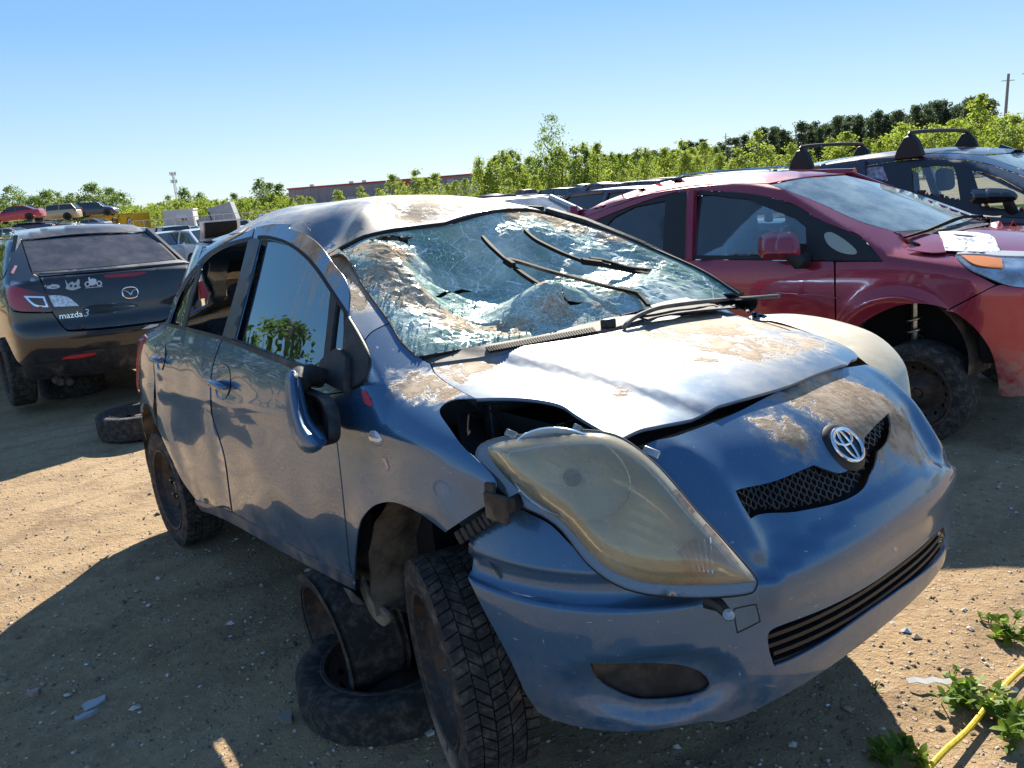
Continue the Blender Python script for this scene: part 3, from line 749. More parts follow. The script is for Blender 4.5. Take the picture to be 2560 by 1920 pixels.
# ---- wheel housings
def housing(cx, r, par, front=True):
    m = MB(); n = 22; ys = (-.815, -.72, -.60, -.45)
    def P(u, v):
        a = lerp(math.radians(-12 if front else -20), math.radians(192), u); rr = r*(1-.05*abs(math.sin(9*a))*.5); k = v*(len(ys)-1); i = min(int(k), len(ys)-2); y = lerp(ys[i], ys[i+1], k-i)
        return (cx+rr*math.cos(a), y, .30+rr*math.sin(a)+.02)
    m.grid(P, n*2, 9)
    m.grid(lambda u, v: (cx+r*v*math.cos(lerp(math.radians(-12), math.radians(192), u)), -.455, .32+r*v*math.sin(lerp(math.radians(-12), math.radians(192), u))), n, 4)
    return m.build('wheel_housing', M_LINER, par, smooth=True)
for o in [housing(0.0, .372, car), housing(-2.46, .372, car)]: mirror_copy(o, car)
fl = loop(Z5((878,955),(905,1040),(935,1100),(978,1134),(1000,1108)), Z5((1000,1108),(975,1075),(935,1045),(905,985),(893,950)), Z5((893,950),(878,955)))
panel('mud_flap', YF, fl, lambda x, y, z: max(-y-.80, -1), M_LINER, car, 9, gap=0, thick=.012)
panel('liner_flap', YF, loop(Z5((795,985),(845,1000),(905,1055)), Z5((905,1055),(870,1050),(810,1012),(795,985))), lambda x, y, z: -y-.79, M_LINER, car, 9, gap=0, thick=.006)

# ---- hood
hx = lambda pts: [(h[0], h[1]) for h in hits(pts, g_hood)]
hood_ol = loop(hx(Z2((932,1132),(960,1190),(1050,1260),(1195,1338))), hx(Z4((302,230),(450,228),(560,238),(640,258),(700,298),(810,363),(880,384))),
               hx(Z4((880,384),(950,352),(1030,335),(1200,290),(1500,190),(1640,135),(1760,96))), [(.475,.405),(.462,.47),(.40,.535),(.30,.585),(.18,.625),(.05,.652),(-.06,.655),(-.16,.64)],
               [(-.16,.64),(-.11,.50),(-.03,.33),(.005,.16),(0.0,.0),(-.02,-.21),(-.07,-.36),(-.13,-.49),(-.218,-.608)])
hood = panel_uv('hood', hood_ol, lambda x, y: (x, y, y_hood(x, y)), P_HOOD, car, .03, thick=.010, fn=lambda p: (0,0,1))

# ---- bumper cover
uvs = lambda pts: [bump_uv(h) for h in hits(pts, g_bump)]
top_r = uvs(Z4((160,825),(230,782),(300,745),(380,707),(460,670)))
notch = uvs(Z4((520,690),(600,735),(680,815),(780,905),(880,945),(1000,962),(1150,970),(1280,965),(1340,945),(1320,890),(1220,770),(1120,660),(1020,550),(940,470)))
top_c = uvs(Z4((990,405),(1090,380),(1300,300),(1500,200),(1620,150),(1700,118)))
half_top = top_r+notch+top_c
left_top = [(.62,.835),(.70,.80),bump_uv((0,.50,.72)),bump_uv((0,.52,.62)),bump_uv((0,.62,.575)),bump_uv((0,.72,.60)),bump_uv((0,.755,.66)),bump_uv((0,.80,.64)),(1.50,.55)]
side_r = [(-1.555,.545),(-1.50,.50),(-1.44,.42),(-1.40,.32),(-1.36,.235)]
side_r = uvs(Z4((160,828),(230,885),(290,985),(340,1085),(390,1175),(450,1293),(500,1402),(545,1470)))
bot = uvs(Z4((545,1470),(600,1498),(700,1526),(850,1546),(1000,1540),(1200,1506)))+[(-.62,.238),(-.4,.262),(-.2,.283),(0,.295),(.25,.30),(.5,.29),(.8,.27),(1.1,.25),(1.35,.25),(1.45,.35),(1.52,.50)]
bump_ol = loop(list(reversed(side_r)), half_top, left_top, list(reversed(bot[:])), sub=4)
ug = loop(uvs(Z4((1327,600),(1400,577),(1500,550),(1600,508),(1640,492))), uvs(Z4((1640,492),(1690,512),(1740,525),(1790,502),(1818,455),(1835,385))), uvs(Z4((1835,385),(1880,335),(1930,287))), uvs(Z4((1930,287),(1940,330),(1928,395),(1890,440))),
          uvs(Z4((1890,440),(1865,520),(1830,588),(1750,636),(1600,672),(1390,712))), uvs(Z4((1390,712),(1355,655),(1327,600))))
lgp = uvs(Z4((1452,1170),(1490,1133),(1700,1050),(1900,938)))+[(.20,.435),(.34,.42)]
lgb = [(.34,.42),(.36,.375),(.30,.345)]+list(reversed(uvs(Z4((1478,1290),(1560,1258),(1700,1180),(1900,1040)))))
lgr = uvs(Z4((1478,1290),(1458,1225),(1452,1170)))
lgl = loop(lgp, lgb, lgr)
fog = loop(uvs(Z4((750,1276),(900,1272),(1080,1280),(1170,1302),(1215,1340),(1218,1382),(1150,1410),(1000,1425),(920,1418),(830,1378),(780,1332),(750,1276))))
fogL = [(-u, v) for u, v in reversed(fog)]
bump = panel_uv('front_bumper', bump_ol, bump_pt, P_BUMP, car, .020, [ug, lgl, fog, fogL], thick=.006, fn=lambda p: (1,0,0))
g_bin = lambda d: (lambda th, z: tuple(Vector(bump_pt(th, z))-Vector((d*math.cos(th), d*math.sin(th), 0))))
M_GRILLE = simple('grille_plastic', (.014,.015,.017), .45, nscale=30, namt=.3, dirt=.05)
panel_uv('grille_back', inset_poly(ug, -.02), g_bin(.045), M_DARK, bump, .05, thick=.004, fn=lambda p: (1,0,0))
u0, u1 = min(p[0] for p in ug), max(p[0] for p in ug); z0, z1 = min(p[1] for p in ug), max(p[1] for p in ug)
m = MB(); nr = 13
for r_ in range(nr+1):
    z = lerp(z0, z1, r_/nr); run = []
    for k in range(0, 91):
        u = lerp(u0, u1, k/90); zz = z+(.0042 if (k//2+r_) % 2 else -.0042)
        if inside((u, zz), inset_poly(ug, .002)): run.append(g_bin(.018)(u, zz))
        else:
            if len(run) > 2: m.tube(run, .0036, 5)
            run = []
    if len(run) > 2: m.tube(run, .0036, 5)
for k in range(0, 46):
    u = lerp(u0, u1, k/45); run = []
    for j in range(27):
        z = lerp(z0, z1, j/26)
        if inside((u, z), ug): run.append(g_bin(.022)(u+(.004 if j//2 % 2 else -.004), z))
        elif len(run) > 2: m.tube(run, .0026, 4); run = []
        else: run = []
    if len(run) > 2: m.tube(run, .0026, 4)
m.build('grille_mesh', M_GRILLE, bump, smooth=True)
panel_uv('intake_back', inset_poly(lgl, -.02), g_bin(.055), M_DARK, bump, .05, thick=.004, fn=lambda p: (1,0,0))
for k in range(4):
    f = (k+.72)/4.3; pts = []
    ua, ub = min(p[0] for p in lgl), max(p[0] for p in lgl)
    for i in range(25):
        u = lerp(ua-.01, ub+.01, i/24); pts.append((u, lerp(.335+.008*abs(u), .432-.0*abs(u), f)))
    pts = [p for p in pts if inside(p, inset_poly(lgl, -.012))]
    if len(pts) > 2:
        m = MB(); m.prism([(-.011,-.0035),(.011,-.0055),(.011,.0035),(-.011,.0055)], lambda a, b: g_bin(.018-a)(pts[0][0], pts[0][1]+b), lambda a, b: g_bin(.018-a)(pts[0][0], pts[0][1]+b))
        m = MB(); n = len(pts); vs = []
        for (u, z) in pts:
            for a, b in ((-.014,-.0030),(.012,-.0060),(.012,.0030),(-.014,.0060)): vs.append(g_bin(.020-a)(u, z+b))
        fs = [(i*4+k2, i*4+(k2+1) % 4, (i+1)*4+(k2+1) % 4, (i+1)*4+k2) for i in range(n-1) for k2 in range(4)]+[(3,2,1,0), tuple((n-1)*4+k2 for k2 in range(4))]
        m.add(vs, fs); m.build('grille_slat', M_GRILLE, bump)
for fo in (fog, fogL): panel_uv('fog_lamp_blank', inset_poly(fo, -.006), g_bin(.016), M_BLACK, bump, .03, thick=.004, fn=lambda p: (1,0,0))
tow = loop(uvs(Z4((1320,1062),(1345,1056),(1400,1045),(1408,1052),(1421,1105),(1415,1115),(1340,1153),(1332,1150),(1318,1075))))
m = MB(); m.tube([bump_pt(*p) for p in resample(tow, .02)], .0016, 5, closed=True); m.build('tow_eye_cover', M_RUBBER, bump)
# badge: three chrome ovals on a black disc
bc = Vector(YF.hit(*Z4((1757,420))[0], g_bump)); bn = Vector(grad(g_bump)(bc)).normalized(); bx = Vector((0,1,0)); bx = (bx-bn*bx.dot(bn)).normalized(); bz = bn.cross(bx); bz = bz if bz.z > 0 else -bz
bc = bc+bn*.0035
def oval(cx, cz, rx, rz, r, lift, n=40): 
    return [tuple(bc+bx*(cx+rx*math.cos(2*math.pi*i/n))+bz*(cz+rz*math.sin(2*math.pi*i/n))+bn*lift) for i in range(n)]
m = MB(); m.grid(lambda u, v: tuple(bc+bx*(.068*u*math.cos(2*math.pi*v))+bz*(.064*u*math.sin(2*math.pi*v))+bn*(.006*(1-u**6)-.005*sstep(.92,1,u)-.002)), 8, 40)
badge = m.build('badge', M_GRILLE, bump, smooth=True)
for (cx, cz, rx, rz, r) in ((0,0,.0500,.0440,.0046),(0,.0200,.034,.0200,.0036),(0,-.0005,.0135,.0410,.0034)):
    m = MB(); m.tube(oval(cx, cz, rx, rz, r, .006), r, 8, closed=True); m.build('badge_ring', M_CHROME, badge, smooth=True)
# bumper bracket on the wing and dark structure behind the skin
m = MB(); pts = [YF.hitn(*p, g_shell) for p in Z4((190,775),(280,715),(350,665),(420,630))]
for i in range(len(pts)-1):
    a, b = Vector(pts[i]), Vector(pts[i+1])
    for k in range(4):
        c = a.lerp(b, (k+.5)/4)+Vector((.005,.025,-.012)); m.box(c, ((b-a).length/4*.7, .02, .034), (b-a).to_track_quat('X', 'Z').to_matrix())
m.tube([tuple(Vector(p)+Vector((0,.035,-.012))) for p in pts], .018, 6)
m.build('bumper_bracket', M_BLACK, car, bevel=.003)
m = MB(); c = Vector(YF.hit(*Z4((375,640))[0], g_shell)); m.box(c+Vector((.02,-.012,-.005)), (.075,.012,.062)); m.box(c+Vector((-.005,-.006,.03)), (.03,.012,.03)); m.box(c+Vector((.03,.0,.0)), (.05,.03,.03))
m.build('lamp_bracket', simple('bracket_rust', (.06,.05,.042), .7, .3, nscale=30, dirt=.6), car, bevel=.004)
m = MB()
m.box((.22,0,.52), (.45,1.20,.50)); m.box((-1.25,0,.245), (2.5,1.42,.07)); m.box((-2.55,0,.35), (.55,1.0,.2)); m.box((.38,0,.70), (.12,1.05,.10))
m.box((.10,-.63,.64), (.20,.06,.30)); m.box((.10,.63,.64), (.20,.06,.30)); m.box((-.30,0,.62), (.10,1.3,.55))
m.build('chassis', M_DARK, car)
m = MB(); m.grid(lambda u, v: (lerp(.40,.50,u)-.10*(abs(v-.5)*2)**2, lerp(-.60,.60,v), .79+.03*u-.03*(abs(v-.5)*2)**2), 2, 16); m.build('radiator_support', M_BLACK, car, smooth=True)

# ---- left hand side (mirrored), roof, rear end
for o in [x for x in car.children if x.name.split('.')[0] in ('front_door','rear_door','front_fender','rear_quarter','sill','tail_lamp')]:
    c = mirror_copy(o, car)
    for k in o.children:
        if k.name.split('.')[0] in ('window_seal','window_divider','pillar_trim','belt_moulding','mirror_base'): mirror_copy(k, c)
mirror_copy([x for x in car.children if x.name.startswith('windscreen_pillar')][0], car)
roof_ol = loop([(-.955,-.516),(-.90,-.39),(-.862,-.288),(-.858,-.07),(-.885,.18),(-.95,.42),(-.995,.58)], [(-.995,.58),(-1.4,.57),(-1.9,.54),(-2.3,.47),(-2.52,.36)], [(-2.52,.36),(-2.62,.2),(-2.65,0),(-2.62,-.2),(-2.52,-.36)], [(-2.52,-.36),(-2.3,-.45),(-1.9,-.52),(-1.4,-.535),(-1.1,-.535),(-.955,-.516)])
panel_uv('roof', roof_ol, lambda x, y: (x, y, y_roof(x, y)), P_ROOF, car, .035, thick=.012, fn=lambda p: (0,0,1))
m = MB(); m.tube([(x, y, y_roof(x, y)-.006) for x, y in ((-.955,-.516),(-.90,-.39),(-.862,-.288),(-.858,-.07),(-.885,.18),(-.95,.42),(-.995,.58))], .008, 6); m.build('roof_seal', M_RUBBER, car, smooth=True)
m = MB(); m.tube([(-.995,.585,1.40),(-.80,.62,1.335),(-.55,.67,1.225),(-.30,.715,1.10),(-.12,.735,1.005)], [.020,.020,.020,.018,.016], 8)
m.build('pillar_trim_strip', M_BLACK, car, smooth=True)
m = MB(); m.tube([(-1.0,.56,1.412),(-1.4,.585,1.462),(-1.9,.555,1.478),(-2.4,.45,1.43)], .012, 6); m.build('roof_ditch_strip', M_RUBBER, car, smooth=True)
def rear_pt(u, z):
    t = lerp(-1, 1, u); xe = -2.93 if z < .95 else lerp(-2.93, -2.50, sstep(.95, 1.42, z)); w = y_side(xe, z)-.012
    return (xe-.10*max(0, 1-t*t)**.6, w*t, z)
rw = [(.14,1.05),(.86,1.05),(.80,1.33),(.20,1.33)]
panel_uv('tailgate', [(0,.30),(1,.30),(1,1.41),(0,1.41)], rear_pt, P_SIDE, car, .06, [rw], thick=.01, fn=lambda p: (-1,0,0))
panel_uv('rear_window', [(.135,1.045),(.865,1.045),(.805,1.335),(.195,1.335)], rear_pt, M_GLASS, car, .08, thick=.004, off=-.008, fn=lambda p: (-1,0,0))

# ---- cabin
m = MB(); m.box((-.42,0,.86), (.42,1.30,.16)); m.box((-.52,.0,.72), (.26,1.28,.24)); m.tube([(-.62,-.12,.94),(-.62,.12,.94)], .06, 8); m.build('dashboard', M_DASH, car, bevel=.03, seg=3)
m = MB(); m.tube([(-.70+.06*math.sin(t), .36+.18*math.cos(t), .88+.17*math.sin(t)) for t in [2*math.pi*i/28 for i in range(28)]], .014, 8, closed=True); m.box((-.69,.36,.88), (.05,.14,.08)); m.tube([(-.70,.19,.88),(-.70,.53,.88)], .012, 6)
m.build('steering_wheel', M_BLACK, car, smooth=True)
def seat(x, y, w=.46):
    m = MB(); m.box((x+.10, y, .47), (.48, w, .16)); m.box((x-.17, y, .78), (.15, w*.95, .56), Matrix.Rotation(-.20, 3, 'Y')); m.box((x-.24, y, 1.13), (.09, .25, .17), Matrix.Rotation(-.12, 3, 'Y'))
    m.box((x+.1, y, .34), (.3,.3,.14)); return m.build('seat', M_SEAT, car, bevel=.045, seg=3)
seat(-1.05,-.36); seat(-1.05,.36); seat(-1.95,-.33,.60); seat(-1.95,.33,.60)
m = MB(); m.grid(lambda u, v: (lerp(-1.05,-2.5,u), lerp(-.46,.46,v), y_roof(lerp(-1.05,-2.5,u), lerp(-.46,.46,v))-.045), 12, 8); m.build('headliner', simple('headliner_cloth', (.36,.35,.33), .95), car, smooth=True)
for s in (-1,1):
    m = MB(); m.grid(lambda u, v: (lerp(-.45,-2.2,u), s*.74, lerp(.28,.93,v)), 4, 2); m.build('door_card', M_SEAT, car)
# ---------------------------------------------------------------- shattered windscreen
def poly3(pts):
    ds = [0.0]
    for i in range(1, len(pts)): ds.append(ds[-1]+math.dist(pts[i-1], pts[i]))
    fs = [curve([(ds[i]/ds[-1], pts[i][k]) for i in range(len(pts))]) for k in range(3)]
    return lambda t: Vector((fs[0](t), fs[1](t), fs[2](t)))
ws_b = poly3(hits(Z2((845,1082),(1020,1052),(1300,1003),(1600,950),(1850,888),(2000,852)), g_ws)+[(-.165,.28,1.021),(-.15,.50,1.018),(-.115,.705,1.008)])
ws_t = poly3([(x, y, y_roof(x, y)-.014) for x, y in ((-.955,-.516),(-.90,-.39),(-.862,-.288),(-.858,-.07),(-.885,.18),(-.95,.42),(-.995,.57))])
ws_r = poly3([ws_b(0)]+hits(Z2((750,990),(680,872),(600,762),(500,622),(400,462)), g_ws)+[ws_t(0)])
ws_l = poly3([ws_b(1), Vector((-.26,.70,1.095)), Vector((-.43,.675,1.175)), Vector((-.68,.63,1.285)), ws_t(1)])
WN = Vector((.46,0,.888))
def gauss(u, v, cu, cv, su, sv): return math.exp(-((u-cu)/su)**2-((v-cv)/sv)**2)
def ws_pt(u, v):
    p = ws_b(u)*(1-v)+ws_t(u)*v+ws_r(v)*(1-u)+ws_l(v)*u-(ws_b(0)*(1-u)*(1-v)+ws_b(1)*u*(1-v)+ws_t(0)*(1-u)*v+ws_t(1)*u*v)
    e = min(1, 9*u, 9*(1-u), 11*v, 12*(1-v)); e = e*e*(3-2*e) if e > 0 else 0
    d = .170*gauss(u, v, .40, .66, .24, .26)+.085*gauss(u, v, .26, .30, .15, .20)+.060*gauss(u, v, .62, .42, .24, .20)+.035*gauss(u, v, .8, .6, .2, .3)
    d -= .095*gauss(u, v, .40, .24, .10, .10)+.010*gauss(u, v, .62, .16, .20, .07)+.03*gauss(u, v, .13, .62, .06, .3)
    q = Vector((p.x*6, p.y*6, 3.1)); d += .014*noise.noise(q)+.007*noise.noise(q*2.7)
    d += .006*math.sin(34*v+5*math.sin(5*u)+3*u)*gauss(u, v, .45, .55, .35, .35)
    return p-WN*(d*e)
def ws_uv(px, py):
    best = None; c = (.5,.5); s = .5; 
    for it, n in ((0,24),(1,8),(2,8),(3,8)):
        cand = []
        for i in range(n+1):
            for j in range(n+1):
                u, v = clamp(c[0]-s+2*s*i/n), clamp(c[1]-s+2*s*j/n); q = to_pix(YF.w(tuple(ws_pt(u, v)))); cand.append(((q[0]-px)**2+(q[1]-py)**2, u, v))
        b = min(cand); c = (b[1], b[2]); s = s*2.6/n
    return c
def shattered():
    t = NT('shattered_glass'); co = t.co()
    v1 = t.voro(30, 'DISTANCE_TO_EDGE', t.vscale((1,1.0,1.5))); v2 = t.voro(85, 'DISTANCE_TO_EDGE'); v3 = t.voro(7, 'DISTANCE_TO_EDGE', t.vscale((1.6,.5,1.5)))
    dens = t.ramp(t.noise(3.2, 4, .6), .42, .60)
    cr = t.math('MAXIMUM', t.math('MULTIPLY', t.ramp(v1, .05, .010), t.ramp(t.noise(5, 3), .40, .60)), t.math('MULTIPLY', t.ramp(v2, .12, .02), dens)); cr = t.math('MAXIMUM', cr, t.ramp(v3, .016, .003))
    for (u, v, N, K) in ((.40,.26,34,30),(.22,.70,26,22),(.70,.62,30,20)):      # impact centres: spokes and rings
        c = ws_pt(u, v); d = t.math('ADD', t.dist(tuple(c)), t.math('MULTIPLY', t.math('SUBTRACT', t.noise(9, 3), .5), .05))
        dy = t.math('SUBTRACT', t.sep(1), c.y); dx = t.math('SUBTRACT', t.sep(0), c.x); an = t.math('ADD', t.math('ARCTAN2', dy, dx), t.math('MULTIPLY', t.noise(6, 3), .9))
        sp = t.math('ABSOLUTE', t.math('SUBTRACT', t.math('FRACT', t.math('MULTIPLY', an, N/6.283)), .5)); spoke = t.ramp(t.math('MULTIPLY', sp, d), .0022, .0006)
        rg_ = t.math('ABSOLUTE', t.math('SUBTRACT', t.math('FRACT', t.math('MULTIPLY', d, K)), .5)); ring = t.ramp(rg_, .045, .012)
        f = t.ramp(d, .46, .10); cr = t.math('MAXIMUM', cr, t.math('MULTIPLY', t.math('MAXIMUM', spoke, t.math('MULTIPLY', ring, t.ramp(t.noise(11, 3), .45, .6))), f))
    pat = t.ramp(t.noise(48, 3, .6), .36, .62, .25, 1.0); cr = t.math('MULTIPLY', cr, pat)
    teal = t.mix(t.ramp(t.noise(4, 5), .35, .65), (.36,.58,.50), (.74,.86,.79))
    glass = t.mixs(t.math('ADD', t.fresnel(1.45), .02, True), t.transp((.62,.80,.73)), t.gloss((.85,1,.95), .06))
    hz = t.ramp(t.noise(3.4, 7, .68, None, .5), .26, .66, .22, .93)
    haze = t.mixs(hz, glass, t.mixs(.30, t.diffuse(teal), t.transl(teal)))
    crack = t.mixs(.35, t.diffuse((.86,.93,.90)), t.gloss((.95,1,.98), .28))
    a = t.mixs(cr, haze, crack)
    f = None
    for (u, v, r, k) in ((.07,.55,.13,1.0),(.10,.40,.13,1.0),(.13,.75,.13,.95),(.17,.25,.14,.95),(.27,.11,.13,.8),(.06,.85,.1,.9),(.93,.78,.15,.95),(.97,.60,.13,.85),(.90,.94,.14,.95),(.75,.96,.10,.7),(.40,.10,.12,.7),(.40,.24,.035,1.0),(.55,.07,.1,.5)):
        q = t.ramp(t.dist(tuple(ws_pt(u, v))), r, r*.25, 0, k); f = q if f is None else t.math('MAXIMUM', f, q)
    n1 = t.noise(16, 7, .7, None, .4); raw = t.math('ADD', t.math('MULTIPLY', f, .5), n1); mk = t.math('MULTIPLY', t.ramp(raw, .60, .90, 0, .93), t.ramp(f, .02, .2))
    mc = t.mix(t.ramp(t.noise(60, 5, .7), .35, .65), (.54,.42,.29), (.30,.22,.145))
    mk = t.math('MULTIPLY', mk, t.ramp(cr, .9, .2, .35, 1.0))
    return t.done(t.mixs(mk, a, t.diffuse(mc, t.bump(n1, .5, .004))))
M_COWL0 = simple('dusty_seal', (.20,.17,.13), .9, nscale=40, namt=.4)
rngw = random.Random(3); ASP = 1.28
def ws_map(s, v):
    p = ws_pt(s/ASP, v/.86); return p
slits = []
for pts in (Z2((945,714),(1010,703),(1090,694),(1185,684)), Z2((1560,716),(1650,708),(1740,718),(1872,748))):
    sp = catmull([ws_uv(*p) for p in pts], 3); n_ = len(sp)-1
    up = [(u*ASP, v*.86+.013*math.sin(math.pi*i/n_)**.7+.002*(i % 2)) for i, (u, v) in enumerate(sp)]; dn = [(u*ASP, v*.86-.007*math.sin(math.pi*i/n_)**.7) for i, (u, v) in enumerate(sp)]
    slits.append(up+list(reversed(dn[1:-1])))
hole_corner = [(u*ASP, v*.86) for u, v in ((.13,.955),(.20,.975),(.255,.94),(.235,.88),(.17,.90))]
vs, fs = fill2d([(0,0),(ASP,0),(ASP,.86),(0,.86)], .019, slits+[hole_corner], .42, rngw)
P = []
for (a, b) in vs:
    p = ws_map(a, b); k = min(1, 14*a/ASP, 14*(1-a/ASP), 14*b, 14*(.86-b)); P.append(tuple(p+WN*(rngw.gauss(0, .0012)*max(0, k))))
ws_o = mesh_obj('windscreen', P, fs, shattered(), car, smooth=False)
ws_o['label'] = 'shattered caved-in windscreen smeared with dried mud'
sm = ws_o.modifiers.new('solid', 'SOLIDIFY'); sm.thickness = .003; sm.offset = -1
# crumbs of safety glass along the right edge and the lower ridge
m = MB(); rc = random.Random(11)
for k in range(420):
    if k < 230: u, v = abs(rc.gauss(.015,.03)), rc.random()
    elif k < 330: u, v = rc.random()*.6, abs(rc.gauss(.04,.04))
    else: u, v = rc.gauss(.33,.12), rc.gauss(.30,.10)
    u, v = clamp(u), clamp(v); c = ws_pt(u, v)+WN*.004; s = rc.uniform(.002,.0055); R = Matrix.Rotation(rc.random()*6, 3, (rc.random(), rc.random(), rc.random()+.1))
    m.box(c, (s*1.4, s, s*.8), R)
cg = m.build('glass_crumbs', (lambda t: t.done(t.bsdf((.70,.86,.82), .12, trans=.35)))(NT('glass_crumb')), car); cg['kind'] = 'stuff'
# torn roof edge at the corner
m = MB()
for k in range(26):
    a = ws_pt(.13+.12*rc.random(), .90+.08*rc.random())-WN*.01; b = a+Vector((rc.uniform(-.02,.03), rc.uniform(-.03,.03), rc.uniform(-.035,.015)))
    m.tube([a, (a+b)/2+Vector((0,.006,.004)), b], [.005,.006,.002], 5)
m.build('torn_lining', simple('torn_foam', (.10,.085,.068), .95, nscale=60, namt=.5), car)
for vv, rr in ((0, .007),):
    m = MB(); m.tube([tuple(ws_b(i/24)+Vector((.004,0,-.004))) for i in range(25)], .005, 6); m.build('windscreen_seal', M_RUBBER, car, smooth=True)
m = MB(); m.tube([tuple(ws_l(i/20)+Vector((0,.006,.004))) for i in range(21)], .006, 6); m.build('windscreen_seal', M_BLACK, car, smooth=True)
m = MB(); m.tube([tuple(ws_r(i/20)+Vector((0,-.004,.0))) for i in range(21)], .004, 6); m.build('windscreen_seal', M_COWL0, car, smooth=True)

# ---------------------------------------------------------------- cowl and wipers
g_cowl = lambda x, y, z: z-(y_hood(x, y)+.006-.016*(1-sstep(.3,.5,abs(y)))) 
M_COWL = simple('cowl_plastic', (.13,.125,.118), .75, nscale=16, namt=.25, bump=.15, dirt=.55)
cowl_ol = loop(Z2((842,1084),(1020,1054),(1300,1006),(1600,952),(1850,890),(2000,856),(2180,806)), Z2((2180,806),(2240,850)), Z2((2240,850),(2000,918),(1640,985),(1290,1076),(1100,1104),(930,1126)), Z2((930,1126),(842,1084)))
cowl = panel('cowl', YF, cowl_ol, g_cowl, M_COWL, car, 12, gap=0, thick=.012)
lm = MB(); p0, p1 = Z8((205,1050))[0], Z8((985,905))[0]
for k in range(42):
    f = k/41; px, py = lerp(p0[0], p1[0], f), lerp(p0[1], p1[1], f)
    a = YF.hit(px-3, py-4, g_cowl); b = YF.hit(px+5, py+6, g_cowl)
    if a and b: lm.tube([Vector(a)+Vector((0,0,.004)), Vector(b)+Vector((.004,0,.003))], .0042, 5)
lm.build('louvre_slots', M_RUBBER, cowl, smooth=True)
for q, s in ((Z8((1095,880))[0], .016), (Z8((1725,645))[0], .013)):
    c = YF.hitn(*q, g_cowl); m = MB(); m.box((c[0], c[1], c[2]+.012), (.03, .045, .03)); m.build('washer_jet', M_BLACK, cowl, bevel=.006)
# lifted cowl end: rubber strip and the plate hanging under it
g_lift = lambda d: (lambda x, y, z: z-(y_hood(x, y)+d))
st = []
for i, q in enumerate(Z9((322,505),(345,470),(420,415),(560,358),(700,332),(900,308),(1100,290),(1300,278),(1468,266))):
    st.append(YF.hitn(*q, g_lift(.004+.036*min(1, i/3))))
m = MB(); m.tube(catmull(st, 4), .0075, 8); m.build('rubber_strip', M_COWL, cowl, smooth=True)
lp = loop(Z9((430,415),(560,362),(700,336),(900,312),(1100,294),(1310,280)), Z9((1310,280),(1312,318),(1290,352),(1240,378),(1205,352)), Z9((1205,352),(1100,352),(900,368),(700,392),(560,418),(500,436)), Z9((500,436),(430,415)))
panel('lifted_plate', YF, lp, lambda x, y, z: z-(y_hood(x, y)+.026), M_RUBBER, cowl, 10, gap=0, thick=.006)
lp2 = loop(Z9((520,335),(700,290),(900,262),(1100,245),(1280,238)), Z9((1280,238),(1270,255),(1100,272),(900,290),(700,318),(560,350),(520,335)))
panel('cowl_edge', YF, lp2, lambda x, y, z: z-(y_hood(x, y)+.030), M_BLACK, cowl, 10, gap=0, thick=.006)
torn = loop(Z9((1265,378),(1330,395),(1400,415),(1460,425),(1430,440),(1340,445),(1270,430)))
panel('torn_hood_edge', YF, torn, g_lift(.006), P_SIDE, hood, 6, gap=0, thick=.003)
g_wip = lambda d: (lambda x, y, z: (x-y_ws(y, z))*.46-d)
def wpts(pts, d0, d1): return [YF.hitn(*q, g_wip(lerp(d0, d1, i/max(1, len(pts)-1)))) for i, q in enumerate(pts)]
def flat_bar(m, pts, w, h):
    n = len(pts); vs = []
    for i, p in enumerate(pts):
        a = Vector(pts[max(i-1, 0)]); b = Vector(pts[min(i+1, n-1)]); t = (b-a).normalized(); s = t.cross(WN).normalized(); p = Vector(p)
        ww = w[i] if isinstance(w, list) else w
        for (x, y) in ((-ww,-h),(ww,-h),(ww*.8,h),(-ww*.8,h)): vs.append(p+s*x+WN*y)
    m.add(vs, [(i*4+k, i*4+(k+1) % 4, (i+1)*4+(k+1) % 4, (i+1)*4+k) for i in range(n-1) for k in range(4)]+[(3,2,1,0), tuple((n-1)*4+k for k in range(4))])
M_WIPER = simple('wiper_black', (.010,.010,.011), .75, nscale=50, namt=.3, spec=.2)
M_ARM = simple('wiper_arm_dusty', (.022,.021,.020), .75, nscale=18, namt=.4, dirt=.45, spec=.2)
def wiper(blades, arm, clip):
    a = wpts(arm, .045, .030); m = MB(); flat_bar(m, catmull(a, 4), .008, .005); w = m.build('wiper_arm', M_ARM, car)
    for bl in blades:
        p = wpts(bl, .032, .032); m = MB(); c = catmull(p, 4); flat_bar(m, c, [.004+.005*math.sin(math.pi*clamp(.12+.76*i/(len(c)-1))) for i in range(len(c))], .006); m.build('wiper_blade', M_WIPER, w)
    c = wpts(clip, .040, .040); m = MB(); flat_bar(m, c, .013, .010); m.build('wiper_clip', M_WIPER, w, bevel=.003)
wiper([Z8((165,213),(225,278),(330,378)), Z8((400,440),(490,505),(595,573))], Z8((360,378),(440,398),(545,430),(650,462),(860,518),(1100,580),(1285,620),(1330,650),(1390,718)), Z8((335,385),(395,425)))
wiper([Z8((478,168),(545,225),(620,268),(760,335),(900,390)), Z8((1040,418),(1200,450),(1400,492),(1570,520))], Z8((960,372),(1040,382),(1130,405),(1250,438),(1450,462),(1640,505),(1785,532),(1820,570),(1868,630)), Z8((895,390),(970,400),(1045,410)))

